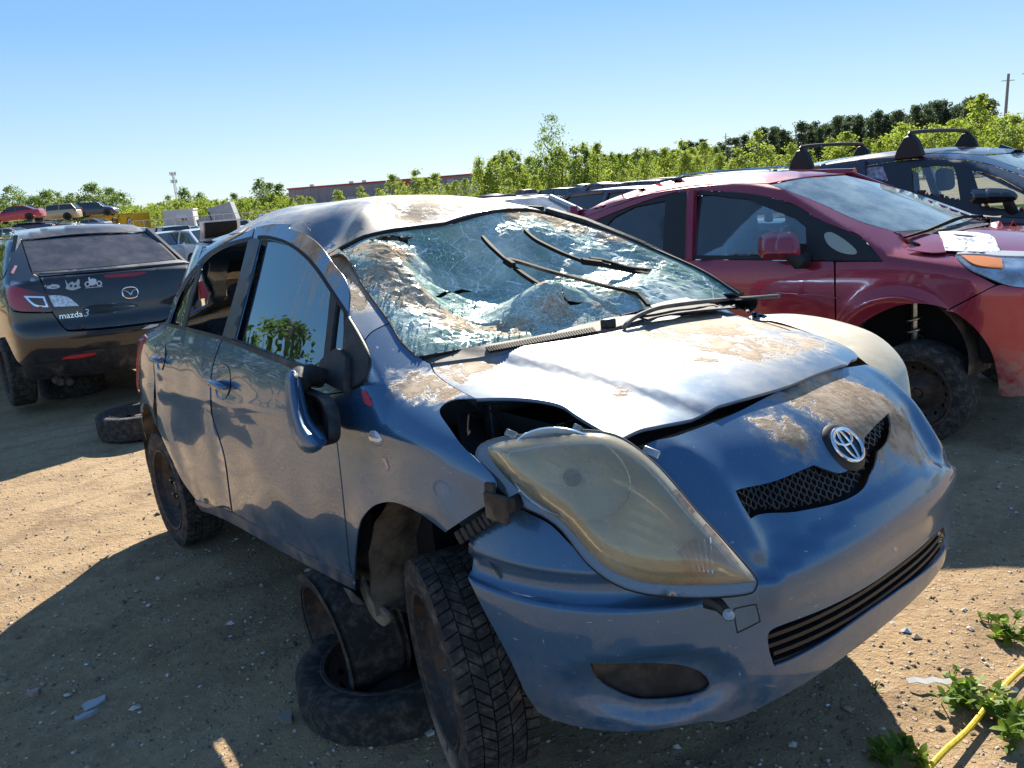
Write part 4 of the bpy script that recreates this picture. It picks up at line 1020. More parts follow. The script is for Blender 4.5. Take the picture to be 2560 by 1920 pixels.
# ---------------------------------------------------------------- headlights
def lens_material():
    t = NT('yellowed_lens'); f = t.ramp(t.noise(7, 5, .6), .35, .68); c = t.mix(f, (.93,.89,.76), (.86,.74,.50))
    hz = t.ramp(t.noise(4.5, 6, .66), .30, .72, .16, .40); scr = t.ramp(t.noise(1.0, 5, .75, t.vscale((90,16,60))), .60, .78, 0, .2)
    return t.done(t.mixs(t.math('ADD', hz, scr, True), t.mixs(t.math('ADD', t.fresnel(1.5), .02, True), t.transp((.95,.92,.82)), t.gloss((1,1,1), .05)), t.mixs(.55, t.bsdf(c, .30, coat=.6, coatr=.1), t.transl(c))))
M_LENS = lens_material()
M_CLEAR = (lambda t: t.done(t.mixs(t.math('ADD', t.fresnel(1.5), .25, True), t.transp((.80,.82,.82)), t.mixs(.5, t.gloss((1,1,1), .08), t.diffuse((.6,.62,.62))))))(NT('clear_plastic'))
M_REFL = simple('lamp_reflector', (.90,.89,.84), .30, .25, nscale=8, namt=.06)
M_AMBER = simple('amber_plastic', (.85,.27,.03), .3, coat=.6)
hp = hits(Z4((300,450),(700,350),(1400,930),(980,1000),(450,640)), g_bump)
hc = sum((Vector(p) for p in hp), Vector())/len(hp)
hn = (Vector(hp[2])-Vector(hp[0])).cross(Vector(hp[1])-Vector(hp[3])).normalized()
if hn.dot(Vector((1,-1,.6))) < 0: hn = -hn
cam_l = Vector(YF.l(CAM_O)); hoff = .075
hl_plane = hn.dot(hc)+hoff
hX = (Vector(hp[2])-Vector(hp[0])); hX = (hX-hn*hX.dot(hn)).normalized(); hY = hn.cross(hX)
def h2(q): p = Vector(YF.hit_plane(q[0], q[1], tuple(hn), hl_plane))-hc; return (p.dot(hX), p.dot(hY))
def h3(a, b, d=0.0): return hc+hX*a+hY*b+hn*(hoff+d)
outer = [h2(q) for q in catmull(Z4((298,455),(318,412),(400,386),(500,374),(620,364),(720,356),(800,364),(870,385),(950,440),(1050,532),(1150,652),(1250,762),(1350,872),(1402,935),(1404,975),(1365,1002),(1180,1016),(980,1002),(850,962),(740,880),(640,752),(560,692),(450,640),(350,545),(305,490)), 3, True)]
lens = [h2(q) for q in catmull(Z4((345,440),(400,406),(500,388),(600,376),(750,369),(850,385),(950,442),(1050,535),(1150,655),(1250,764),(1345,872),(1394,938),(1385,955),(1200,968),(1000,962),(860,922),(760,850),(655,732),(560,660),(470,592),(400,522)), 3, True)]
def bulge(a, b):
    d = dist_poly((a, b), lens) if inside((a, b), lens) else 0.0
    k = min(1, d/.10); return .052*math.sqrt(max(0, 1-(1-k)**2))+.006
hl = empty('headlight', parent=car); hl['label'] = 'yellowed headlight unit hanging out of its opening'
vs, fs = fill2d(lens, .013)
def lens_map(a, b): return tuple(h3(a, b, bulge(a, b)))
def lens_n(p):
    q = Vector(p)-hc; a, b = q.dot(hX), q.dot(hY); e = .004
    n = Vector((-(bulge(a+e, b)-bulge(a-e, b))/(2*e), -(bulge(a, b+e)-bulge(a, b-e))/(2*e), 1)); n = hX*n.x+hY*n.y+hn*n.z
    return tuple(n.normalized())
sheet('lamp_lens', vs, fs, lens_map, lens_n, M_LENS, hl, thick=.0035)
# clear flange round the lens, dark shell behind
fv, ff = fill2d(outer, .012, [inset_poly(lens, .003)])
sheet('lens_flange', fv, ff, lambda a, b: tuple(h3(a, b, .004*min(1, dist_poly((a, b), outer)/.01))), lambda p: tuple(hn), M_CLEAR, hl, thick=.010)
m = MB()
for k, (sc, dz) in enumerate(((.992,-.010),(.985,-.035),(.93,-.08),(.70,-.13))):
    pass
rings = []
ca = sum(p[0] for p in outer)/len(outer); cb = sum(p[1] for p in outer)/len(outer)
for sc, dz in ((.995,-.006),(.985,-.030),(.95,-.07),(.75,-.115),(.35,-.135)): rings.append([tuple(h3(ca+(p[0]-ca)*sc, cb+(p[1]-cb)*sc, dz)) for p in outer])
n = len(outer); m.add([p for r in rings for p in r], [(i*n+k, i*n+(k+1) % n, (i+1)*n+(k+1) % n, (i+1)*n+k) for i in range(len(rings)-1) for k in range(n)]+[tuple((len(rings)-1)*n+k for k in range(n))])
m.build('lamp_shell', M_BLACK, hl, smooth=True)
m = MB(); m.tube([tuple(h3(*p, -.004)) for p in outer], .0035, 6, closed=True); m.build('lamp_gasket', M_RUBBER, hl, smooth=True)
# reflector bowl, lower reflector with flutes, amber bulb cover
c1 = h2(Z4((668,532))[0]); m = MB()
m.grid(lambda u, v: tuple(h3(c1[0]+.142*u*math.cos(2*math.pi*v), c1[1]+.092*u*math.sin(2*math.pi*v), .018-.075*(1-u*u))), 12, 40); bowl = m.build('reflector_bowl', M_REFL, hl, smooth=True)
m = MB(); m.grid(lambda u, v: tuple(h3(c1[0]+.020*math.sin(u*1.57)*math.cos(2*math.pi*v), c1[1]+.020*math.sin(u*1.57)*math.sin(2*math.pi*v), -.035+.045*math.cos(u*1.57))), 6, 16); m.build('bulb_shield', M_BLACK, bowl, smooth=True)
m = MB(); m.tube([tuple(h3(c1[0]+.143*math.cos(t), c1[1]+.093*math.sin(t), .019)) for t in [2*math.pi*i/40 for i in range(40)]], .0022, 5, closed=True); m.build('bowl_rim', M_CHROME, bowl, smooth=True)
inner = inset_poly(lens, .012); iv, if_ = fill2d(inner, .014)
def back_d(a, b):
    k = min(1, dist_poly((a, b), inner)/.05); return .004-.055*k+.0022*math.sin(a*420)
sheet('lower_reflector', iv, if_, lambda a, b: tuple(h3(a, b, back_d(a, b))), lambda p: tuple(hn), simple('fluted_reflector', (.86,.83,.74), .40, .15, nscale=6, namt=.10), hl, thick=.002, smooth=False)
amb = [h2(q) for q in Z4((1100,840),(1170,780),(1235,860),(1205,935),(1130,905))]
am = MB(); am.prism(amb, lambda a, b: tuple(h3(a, b, -.03)), lambda a, b: tuple(h3(a, b, .034))); am.build('indicator_bulb_cover', M_AMBER, hl, bevel=.006)
am = MB()
for k in range(7):
    f = k/6; a = h2((lerp(Z4((1095,800))[0][0], Z4((1230,840))[0][0], f), lerp(Z4((1075,835))[0][1], Z4((1190,790))[0][1], f))); b = h2((lerp(Z4((1140,930))[0][0], Z4((1240,880))[0][0], f), lerp(Z4((1140,915))[0][1], Z4((1240,930))[0][1], f)))
    am.tube([tuple(h3(*a, .038)), tuple(h3(*b, .038))], .0018, 5)
am.build('indicator_flutes', M_CHROME, hl)
edge = [h2(q) for q in Z4((1075,590),(1110,600),(1205,715),(1295,825),(1350,905),(1325,895),(1265,825),(1175,718),(1100,640))]
ev, ef = fill2d(edge, .012); sheet('amber_strip', ev, ef, lambda a, b: tuple(h3(a, b, bulge(a, b)*.80-.006)), lambda p: tuple(hn), M_AMBER, hl, thick=.003)
# clips and mounting ears
for q, w_ in ((Z4((440,372))[0], .028), (Z4((700,350))[0], .018), (Z4((620,362))[0], .020)):
    a, b = h2(q); m = MB(); R = Matrix((hX, hY, hn)).transposed(); m.box(h3(a, b, -.004), (w_, .016, .022), R); m.build('lens_clip', M_CLEAR, hl, bevel=.002)
a, b = h2(Z4((985,432))[0]); m = MB(); m.box(h3(a, b, -.03), (.038, .02, .012), Matrix((hX, hY, hn)).transposed()); m.build('lamp_hook', M_STEEL, hl, bevel=.003)
e0, e1, e2 = (h2(q) for q in Z4((1215,1020),(1262,1048),(1298,1085))); m = MB(); m.tube([tuple(h3(*e0, -.03)), tuple(h3(*e1, -.018)), tuple(h3(*e2, -.012))], [.020,.013,.010], 8)
m.build('mounting_ear', M_BLACK, hl, smooth=True)
m = MB(); m.tube([tuple(h3(e2[0]+.0085*math.cos(t), e2[1]+.0085*math.sin(t), .0)) for t in [2*math.pi*i/16 for i in range(16)]], .0035, 6, closed=True); m.grid(lambda u, v: tuple(h3(e2[0]+.006*u*math.cos(6.2832*v), e2[1]+.006*u*math.sin(6.2832*v), .001)), 2, 12); m.build('ear_bolt', M_STEEL, hl, smooth=True)
# the other headlight still in place
U = poly3([(-.02,.690,.915),(.07,.675,.925),(.20,.640,.905),(.34,.600,.880),(.45,.560,.840),(.55,.525,.775),(.62,.48,.70)])
L = poly3([(-.02,.695,.905),(.02,.735,.86),(.14,.775,.76),(.30,.775,.67),(.42,.735,.60),(.53,.65,.575),(.62,.49,.66)])
Uh = poly3([(-.06,.675,.945),(.07,.660,.945),(.20,.632,.925),(.34,.590,.900),(.45,.540,.862),(.55,.495,.800),(.60,.46,.74)])
Ui = poly3([(-.06,.640,.930),(.07,.630,.930),(.20,.605,.905),(.34,.565,.872),(.45,.515,.835),(.55,.470,.775),(.60,.44,.72)])
Mc = poly3([(-.03,.715,.930),(.10,.745,.918),(.25,.745,.890),(.40,.700,.852),(.52,.620,.790),(.60,.50,.72)])
def lens_l(u, v):
    p = Ui(u).lerp(Mc(u), v*2) if v < .5 else Mc(u).lerp(L(u), v*2-1); k = math.sin(math.pi*clamp(u, .03, .97))**.45
    return tuple(p+Vector((0,0,.020*math.sin(math.pi*clamp(v*1.6))*k))+Vector((.25,.6,.4)).normalized()*(.022*math.sin(math.pi*clamp(v*1.3-.3))*k))
m = MB(); m.grid(lens_l, 26, 20)
lh = m.build('headlight', simple('clouded_lens', (.72,.64,.45), .30, coat=.5, nscale=6, namt=.10, dirt=.6), car, smooth=True)
m = MB(); m.grid(lambda u, v: tuple(U(u).lerp(L(u), v)-Vector((.30,.55,.75)).normalized()*.10), 10, 6); m.build('lamp_shell', M_DARK, lh, smooth=True)
# dark lining of the empty right opening
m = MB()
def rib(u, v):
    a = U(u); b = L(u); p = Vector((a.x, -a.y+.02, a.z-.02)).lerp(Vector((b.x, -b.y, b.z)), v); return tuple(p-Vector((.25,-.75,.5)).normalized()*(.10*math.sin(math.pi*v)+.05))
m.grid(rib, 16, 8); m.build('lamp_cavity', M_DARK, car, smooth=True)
m = MB(); m.box((.03,-.60,.78), (.03,.03,.22)); m.box((.10,-.58,.74), (.16,.03,.03)); m.build('inner_wing_brace', M_BLACK, car, bevel=.004)

# ---------------------------------------------------------------- door mirror hanging by its arm
P_MCAP = car_paint('blue_paint_mirror', BLUE, .3, .45, coat=.35, dust=.10, coatr=.15)
mir = empty('door_mirror', parent=car); mir['label'] = 'broken door mirror folded forward, glass missing'
def mp(q, d): return Vector(YF.hitn(q[0], q[1], lambda x, y, z: g_side(x, y, z)-d))
capo = Z5((612,215),(630,190),(650,208),(662,285),(690,385),(745,455),(742,480),(700,495),(660,470),(630,405),(612,310))
cap = catmull(capo, 3, True); cx = sum(p[0] for p in cap)/len(cap); cy = sum(p[1] for p in cap)/len(cap)
def cap_d(q): return .12+.045*min(1, dist_poly(q, cap)/14)
vs, fs = fill2d(cap, 6); g_m = lambda x, y, z: g_side(x, y, z)-.17
P = [mp(q, .145+.030*math.sqrt(min(1, dist_poly(q, cap)/16))) for q in vs]; B = [p+Vector((-.045,.035,0)) for p in P]
cnt = set((f[i], f[(i+1) % 3]) for f in fs for i in range(3)); rim = [e for e in cnt if (e[1], e[0]) not in cnt]; n = len(P)
m = MB(); m.add(P+B, [tuple(f) for f in fs]+[tuple(n+i for i in reversed(f)) for f in fs]+[(b, a, n+a, n+b) for a, b in rim]); m.build('mirror_cap', P_MCAP, mir, smooth=True, angle=70)
inn = Z5((650,250),(668,262),(700,275),(735,290),(762,330),(772,390),(770,450),(745,470),(738,452),(700,400),(672,320))
iv = catmull(inn, 3, True); vs, fs = fill2d(iv, 6); P = [mp(q, .10-.05*min(1, dist_poly(q, iv)/18)) for q in vs]; B = [p-Vector((.0,-.035,0)) for p in P]
cnt = set((f[i], f[(i+1) % 3]) for f in fs for i in range(3)); rim = [e for e in cnt if (e[1], e[0]) not in cnt]; n = len(P)
m = MB(); m.add(P+B, [tuple(f) for f in fs]+[tuple(n+i for i in reversed(f)) for f in fs]+[(b, a, n+a, n+b) for a, b in rim]); m.build('mirror_housing', simple('mirror_inner', (.02,.021,.023), .6, nscale=45, namt=.6, dirt=.5), mir, smooth=True)
m = MB(); m.tube([mp(q, d) for q, d in zip(Z5((745,215),(705,205),(672,212),(660,240)), (.03,.07,.10,.12))], [.030,.034,.034,.028], 12); m.build('mirror_arm', M_BLACK, mir, smooth=True)
ft = loop(Z2((245,1110),(290,1065),(345,1032)), Z2((345,1032),(400,1092)), Z2((400,1092),(395,1200),(386,1298)), Z2((386,1298),(310,1265),(245,1228)), Z2((245,1228),(235,1170),(245,1110)))
panel('mirror_foot', YF, ft, lambda x, y, z: g_side(x, y, z)-.03, M_BLACK, mir, 9, gap=0, thick=.03)

# ---------------------------------------------------------------- its wheels
fw = add_wheel(car, (-.02,-.735,.205), rotz=math.radians(-19), rotx=math.radians(2), R=.298, W=.19, tyre_mat=tyre_material('muddy_tyre', -.235))
add_wheel(car, (-2.47,-.735,.222), R=.298, W=.185)
o = add_wheel(car, (-.02,.735,.205), rotz=math.radians(180-19), R=.298, W=.19); add_wheel(car, (-2.47,.735,.222), rotz=math.pi, R=.298, W=.185)
m = MB(); m.tube([(-.02,-.70,.205),(-.02,.70,.205)], .025, 8); m.build('front_axle', M_DARK, car); m = MB(); m.tube([(-2.47,-.70,.222),(-2.47,.70,.222)], .03, 8); m.build('rear_axle', M_DARK, car)
m = MB(); m.tube([(-.02,-.60,.30),(-.03,-.56,.72)], .03, 8); m.build('suspension_strut', M_RIM, car)
# ---------------------------------------------------------------- generic vehicles for the rows behind
def loft_body(m, st, n_mi=0):
    """st: list of (x, half width, z sill, z shoulder, z top centre); closed lower body"""
    rows = []
    for (x, w, zs, zb, zt) in st:
        r = [(-.55*w, zs), (-.93*w, zs+.02), (-.99*w, lerp(zs, zb, .30)), (-w, lerp(zs, zb, .58)), (-.975*w, lerp(zs, zb, .86)), (-.93*w, zb), (-.80*w, zb+(zt-zb)*.55), (-.45*w, zb+(zt-zb)*.9), (0, zt)]
        r = r+[(-y, z) for (y, z) in reversed(r[:-1])]; rows.append([(x, y, z) for y, z in r])
    n = len(rows[0]); vs = [p for r in rows for p in r]
    fs = [(i*n+k, i*n+(k+1) % n, (i+1)*n+(k+1) % n, (i+1)*n+k) for i in range(len(rows)-1) for k in range(n)]
    fs += [tuple(range(n-1,-1,-1)), tuple((len(rows)-1)*n+k for k in range(n))]
    m.add(vs, fs, n_mi)
KINDS = {
 # length, width, height, belt, hood height, x of: wind base, roof front, roof rear, rear glass base (fractions from nose), deck height, wheel radius
 'sedan': (4.55,1.76,1.45,.95,.88,.30,.43,.70,.87,1.02,.31),
 'hatch': (4.05,1.70,1.50,.97,.90,.27,.42,.84,.97,1.05,.30),
 'suv':   (4.55,1.83,1.70,1.08,1.02,.27,.40,.90,.985,1.12,.36),
 'van':   (4.95,1.93,1.78,1.08,1.00,.20,.34,.93,.99,1.12,.34),
 'pickup':(5.40,1.95,1.80,1.12,1.08,.27,.38,.56,.60,1.12,.38),
 'coupe': (4.45,1.78,1.33,.90,.84,.33,.47,.66,.90,.98,.32),
}
_paint_cache = {}
def flat_paint(col, dust=.2):
    if (col, dust) not in _paint_cache: _paint_cache[(col, dust)] = car_paint('car_paint', col, .25, .35, dust=dust, low=.4)
    return _paint_cache[(col, dust)]
M_FARGLASS = (lambda t: t.done(t.bsdf((.02,.028,.032), .05, spec=.8, coat=.6)))(NT('dark_car_glass'))
M_WHITELENS = simple('white_lens', (.75,.77,.78), .12, .3, coat=1.0)
M_BLACKTRIM = simple('black_trim', (.02,.02,.022), .6)
_simple_wheel = {}
def plain_wheel(R):
    if R not in _simple_wheel:
        m = MB(); m.lathe([(R*.62,-.085),(R*.68,-.095),(R*.93,-.098),(R,-.075),(R,.075),(R*.93,.098),(R*.6,.09)], 24, axis='y', mi=0); m.lathe([(.001,-.05),(R*.2,-.06),(R*.4,-.05),(R*.60,-.04),(R*.64,-.085)], 24, axis='y', mi=1)
        o = m.build('wheel', [M_TYRE, M_RIM], None, smooth=True); _simple_wheel[R] = o.data; bpy.data.objects.remove(o)
    return _simple_wheel[R]
def gen_car(name, kind, col, label, cat, loc, yaw, group=None, wheels=True, z=0.0, roll=0.0, pitch=0.0, dust=.2, glass=None, lift=0.0, squash=1.0, scale=1.0, trunk_open=False, hood_open=False, no_glass=False, rails=False):
    Ln, Wd, H, zb, zh, a, b, c, d, zd, R = KINDS[kind]; H *= squash
    root = empty(name, (loc[0], loc[1], z+lift), (roll, pitch, yaw)); tag(root, label, cat, group); root.scale = (scale,)*3
    P = flat_paint(col, dust); w = Wd/2; X = lambda f: Ln*(.5-f)
    zs = .19
    st = []
    for f, wf, zsl, s1 in ((0,.62,.34,.55),(.012,.80,.27,.82),(.05,.93,.22,.94),(.12,.985,zs,.985),(a,1.0,zs,1.0),(.5,1.0,zs,1.0),(c,1.0,zs,1.0),(d if d < .93 else .93,.985,zs,1.0),(.955,.94,.22,.97),(.988,.84,.27,.88),(1.0,.70,.34,.66)):
        if f <= a: zt = lerp(zh-.10, zb+.03, sstep(0, a, f)**.8)*(s1 if f < .1 else 1)
        elif f >= d: zt = zd*s1
        else: zt = lerp(zb+.02, zd, sstep(a, d, f))
        zsh = zt-(.06 if f <= a or f >= d else .02)
        st.append((X(f), w*wf, zsl, zsh, zt))
    if kind == 'pickup':
        st = [s if s[0] > X(.62) else (s[0], s[1], s[2], zb-.02, zb-.01) for s in st]
    m = MB(); loft_body(m, st); body = m.build('body', P, root, smooth=True, angle=32)
    # cabin: pillars and roof with crowned surfaces, glass set into it
    wb, wr = w*.90, w*.70; zr = H-.02
    bot = [(X(a), zb), (X(d), zd if kind not in ('pickup',) else zb)]; top = [(X(b), zr-.03), (X(c), zr-.02)]
    def roofp(u, v):
        x = lerp(X(b)+.02, X(c)-.02, u); s = v*2-1; return (x, wr*s, zr-.05*abs(s)**2.5-.035*(2*u-1)**2+.0)
    m = MB(); m.grid(roofp, 10, 10); m.grid(lambda u, v: tuple(Vector(roofp(u, v))-Vector((0,0,.05))), 2, 2)
    # pillars as tapered bars
    def side(x_bot, x_top, s, zb_=None):
        return [(x_bot, s*wb, zb_ if zb_ else zb-.03), (x_top, s*wr*.99, zr-.055)]
    for s in (-1, 1):
        for xb, xt, r, zz in ((X(a)+.02, X(b), .030, zb), (X((a+d)/2+.005), X((b+c)/2+.005), .035, zb), (X(d)-.06, X(c), .050, zd-.03)):
            p = side(xb, xt, s, zz); m.tube([p[0], ((p[0][0]+p[1][0])/2-.0, (p[0][1]+p[1][1])/2*1.012, (p[0][2]+p[1][2])/2+.01), p[1]], r, 6)
        m.tube([roofp(i/8, 0 if s < 0 else 1) for i in range(9)], .035, 6)
    m.build('roof', P, root, smooth=True)
    if not no_glass:
        G = glass or M_FARGLASS
        def quad(nm, p, nu=4, nv=3, bow=.03, nrm=(0,0,0)):
            q = [Vector(k) for k in p]; nn = Vector(nrm); m = MB()
            m.grid(lambda u, v: tuple(q[0].lerp(q[1], u).lerp(q[3].lerp(q[2], u), v)+nn*(bow*math.sin(math.pi*u)*1.0)), nu*2, nv*2); return m.build(nm, G, root, smooth=True)
        e = .03
        quad('windscreen', [(X(a)+.02,-wb*.95,zb-.01),(X(a)+.02,wb*.95,zb-.01),(X(b)+.01,wr*.96,zr-.06),(X(b)+.01,-wr*.96,zr-.06)], nrm=(1,0,.6), bow=.05)
        zq = zd if kind != 'pickup' else zb
        quad('rear_window', [(X(d)-.0,-wb*.92,zq-.01),(X(d)-.0,wb*.92,zq-.01),(X(c)-.01,wr*.95,zr-.06),(X(c)-.01,-wr*.95,zr-.06)], nrm=(-1,0,.5), bow=.04)
        for s in (-1, 1):
            xm0, xm1 = X((a+d)/2), X((b+c)/2)
            quad('side_window', [(X(a)-.06, s*wb*.985, zb-.02),(xm0+.03, s*wb*.985, zb-.02),(xm1+.03, s*wr*.975, zr-.075),(X(b)-.03, s*wr*.975, zr-.075)], nrm=(0,s,.3), bow=.012)
            quad('side_window', [(xm0-.03, s*wb*.985, zb-.02),(X(d)+.10, s*wb*.985, lerp(zb, zq, .6)-.02),(X(c)+.05, s*wr*.975, zr-.075),(xm1-.03, s*wr*.975, zr-.075)], nrm=(0,s,.3), bow=.012)
    for s in (-1, 1):
        m = MB(); m.grid(lambda u, v: (X(.022+.035*u+.03*abs(v)), s*w*lerp(.52,.93,v if True else 0)+0, lerp(.62,.74,u)+.04), 3, 4)
        m = MB(); m.box((X(.035), s*w*.70, .70), (.16, .36, .13), Matrix.Rotation(-s*.35, 3, 'Z')); m.build('headlight', M_WHITELENS, root, bevel=.04, seg=3)
        m = MB(); m.box((X(.975), s*w*.76, .84 if kind in ('sedan','coupe') else 1.0), (.14, .34, .15 if kind in ('sedan','coupe','pickup') else .34), Matrix.Rotation(s*.30, 3, 'Z')); m.build('tail_light', M_REDLENS, root, bevel=.035, seg=3)
        m = MB(); m.tube([(X(a)-.22, s*w*.93, zb+.02),(X(a)-.22, s*(w+.06), zb+.06)], .03, 6); m.box((X(a)-.22, s*(w+.11), zb+.09), (.10,.19,.13)); m.build('mirror', P, root, bevel=.03, seg=2)
    for f, fr in ((.012, True), (.99, False)):
        m = MB(); m.grid(lambda u, v: (X(f)+(.10-.16*abs(2*u-1)**2.5-.06)*(1 if fr else -1)*1.0+(0.03 if fr else -.03), lerp(-w*.82, w*.82, u), lerp(.30,.50,v)), 10, 3); m.build('bumper', M_BLACKTRIM if fr else P, root, smooth=True)
    for fx in (.19, .80):
        for s in (-1, 1):
            m = MB(); rr = R+.055; cx = X(fx)
            m.add([(cx, s*(w*1.002), R+.02)]+[(cx+rr*math.cos(t), s*w*1.004, max(.16, R+.03+rr*math.sin(t))) for t in [math.pi*2*i/28 for i in range(28)]], [(0, 1+i, 1+(i+1) % 28) for i in range(28)]); m.build('wheel_arch', M_DARK, root)
            if wheels:
                q = link(bpy.data.objects.new('wheel', plain_wheel(R)), root); q.location = (cx, s*(w-.075), R); q.rotation_euler = (0,0,0 if s < 0 else math.pi)
    if rails:
        for s in (-1, 1):
            m = MB(); m.tube(catmull([roofp(.08, .5+s*.40), tuple(Vector(roofp(.12, .5+s*.40))+Vector((0,0,.05))), tuple(Vector(roofp(.5, .5+s*.40))+Vector((0,0,.055))), tuple(Vector(roofp(.88, .5+s*.40))+Vector((0,0,.05))), roofp(.92, .5+s*.40)], 4), .014, 6); m.build('roof_rail', M_CHROME, root, smooth=True)
    if trunk_open:
        hx, hz = X(d)+.05, zd
        def lid(u, v, k=0): 
            s = (v*2-1)*w*.80; t = u*.62; return (hx-.10*u-.10*math.sin(u*2.2)-k*.05*1.0, s, hz+t*.98+.03-k*.0)
        m = MB(); m.grid(lambda u, v: lid(u, v, 1), 6, 6); m.build('boot_lid', P, root, smooth=True)
        m = MB(); m.grid(lambda u, v: lid(.12+.80*u, .10+.80*v, 2.0), 6, 6); m.build('boot_lid_lining', M_DARK, root, smooth=True)
        m = MB(); m.box((X(.94), 0, zd-.02), (.44, w*1.45, .06)); m.build('boot_opening', M_DARK, root)
    if hood_open:
        m = MB(); m.grid(lambda u, v: (X(a)+.1+.35*u, lerp(-w*.75, w*.75, v), zb+.05+.75*u), 4, 6); m.build('hood', P, root, smooth=True)
    return root
# ---------------------------------------------------------------- dark grey saloon seen from behind
MF = Frame(-3.852, 7.412, 2.241, 0.12, 0.011, 0.025)
_mplan = curve([(-1.1,.70),(-.85,.80),(-.5,.855),(0,.875),(1.5,.878),(3.0,.84),(3.5,.70)])
_msec = curve([(.15,-.08),(.25,-.04),(.4,-.008),(.6,.0),(.8,-.006),(.92,-.025),(1.0,-.055),(1.1,-.105),(1.25,-.185),(1.4,-.275),(1.5,-.36)])
def gm_side(x, y, z): return abs(y)-(_mplan(x)+_msec(z)+.014*math.exp(-((math.hypot(x, z-.33)-.36)/.07)**2))
_mrear = curve([(.20,-.86),(.30,-.93),(.42,-.975),(.55,-.995),(.64,-.985),(.70,-.955),(.80,-.945),(.92,-.925),(1.02,-.895),(1.10,-.86)])
def gm_rear(x, y, z): return (_mrear(z)+.20*(abs(y)/.85)**2.6)-x
_mdeck = curve([(-1.0,1.055),(-.85,1.065),(-.7,1.05),(-.5,1.045)])
def gm_top(x, y, z):
    deck = z-(_mdeck(x)-.02*(y/.7)**2); rw = (z-(1.045+(x+.60)*.475-.03*(abs(y)/.6)**2))*.9; roof = z-(1.475-.05*((x-1.0)/1.0)**2-.055*(abs(y)/.55)**2.4)
    return min(deck, max(rw, roof))
def gm(x, y, z): return smax(smax(gm_side(x, y, z), gm_rear(x, y, z), .10), gm_top(x, y, z), .05)
GREY = (.011,.014,.021)
P_GREY = car_paint('graphite_paint', GREY, .30, .28, dust=.035, low=.25); P_GREYTOP = car_paint('graphite_paint_dusty', GREY, .2, .4, dust=.50, coatr=.1, dustcol=(.21,.19,.19))
sed = frame_empty('saloon_car', MF); tag(sed, 'dark grey saloon with stickers on its boot lid, parked tail towards the blue hatchback', 'car')
kw = dict(step=9, gap=1.2, t0=3, t1=14)
def mpan(nm, ol, mat, off=0.0, par=None, thick=.005, **k):
    q = dict(kw); q.update(k); return panel(nm, MF, ol, gm, mat, par or sed, thick=thick, off=off, **q)
roofM = mpan('roof', loop(Z1((-60,452),(0,452),(70,441)), Z1((70,441),(95,462),(130,494)), Z1((130,494),(500,460),(895,442)), Z1((895,442),(860,415),(812,396)), Z1((812,396),(650,391),(400,399),(200,420),(-60,452))), P_GREYTOP, off=.002)
M_DUSTGLASS = glass_mat('dusty_rear_glass', (.12,.14,.15), haze=.30, hazecol=(.30,.27,.27), boost=.05)
mpan('rear_window', loop(Z1((130,496),(500,463),(895,445)), Z1((895,445),(1000,525),(1092,612)), Z1((1092,612),(650,656),(195,690)), Z1((195,690),(160,590),(130,496))), M_DUSTGLASS, off=-.002, gap=2)
mpan('window_surround', loop(Z1((126,494),(500,458),(898,440)), Z1((898,440),(1005,520),(1100,612)), Z1((1100,612),(650,660),(192,694)), Z1((192,694),(156,590),(126,494))), M_RUBBER, off=-.008, gap=0)
mpan('deck', loop(Z1((192,692),(650,658),(1100,612)), Z1((1100,612),(1170,632)), Z1((1170,632),(650,682),(245,716)), Z1((245,716),(192,692))), P_GREYTOP, off=.004, gap=.5)
_lp = []
for q in catmull(Z1((225,704),(400,695),(650,676),(900,655),(1170,630)), 5):
    h = MF.hitn(q[0], q[1], gm, 3, 14); _lp.append((h[0]+.015, h[1], h[2]-.004))
m = MB(); m.tube(_lp, [.006]+[.021]*(len(_lp)-2)+[.006], 8); lip = m.build('boot_spoiler', P_GREYTOP, sed, smooth=True)
quartM = mpan('rear_quarter', loop(Z1((-30,452),(0,452),(70,441),(130,496)), Z1((130,496),(160,590),(195,690),(240,716)), Z1((240,716),(275,800),(300,850),(322,935)), Z1((322,935),(180,935),(85,925),(50,890)), Z1((50,890),(10,900),(-30,930)), Z1((-30,930),(-30,452))), P_GREY, gap=1)
mpan('rear_side_glass', loop(Z1((-40,480),(5,490),(40,540),(62,600)), Z1((62,600),(40,680),(5,740),(-40,760)), Z1((-40,760),(-40,480))), M_FARGLASS, off=.004, gap=0)
boot = mpan('boot_lid', loop(Z1((244,718),(650,688),(1168,636)), Z1((1168,636),(1120,800),(1060,950),(990,990)), Z1((990,990),(700,1026),(450,1045),(400,1035),(372,1005)), Z1((372,1005),(322,935),(285,830),(244,718))), P_GREY, gap=1.5)
bumpM = mpan('rear_bumper', loop(Z1((-30,935),(50,895),(85,930),(180,940),(322,940)), Z1((322,940),(372,1010),(400,1040),(450,1052),(700,1034),(990,998)), Z1((990,998),(1150,970),(1150,1120)), Z1((1150,1120),(870,1155),(580,1180),(420,1200),(300,1248),(150,1275)), Z1((150,1275),(100,1230),(50,1130),(0,1030),(-30,980))), P_GREY, gap=1)
mpan('bumper_valance', loop(ZM((180,1185),(330,1170),(430,1125),(520,1082),(790,1042),(1180,985)), ZM((1180,985),(1180,1190)), ZM((1180,1190),(850,1235),(600,1265),(300,1290),(215,1265),(180,1185))), M_BLACK, off=.006, gap=0)
def lampM():
    t = NT('smoked_red_lens'); f = t.noise(4, 3); return t.done(t.bsdf(t.mix(t.ramp(t.sep(1), .58, .80), (.09,.02,.022), (.36,.02,.03)), .1, coat=1.0))
tlM = mpan('tail_light', catmull(ZM((58,548),(112,518),(210,540),(372,582),(400,640),(438,718),(300,724),(190,724),(110,692),(75,630)), 3, True), lampM(), off=.012, gap=0, thick=.02, step=6)
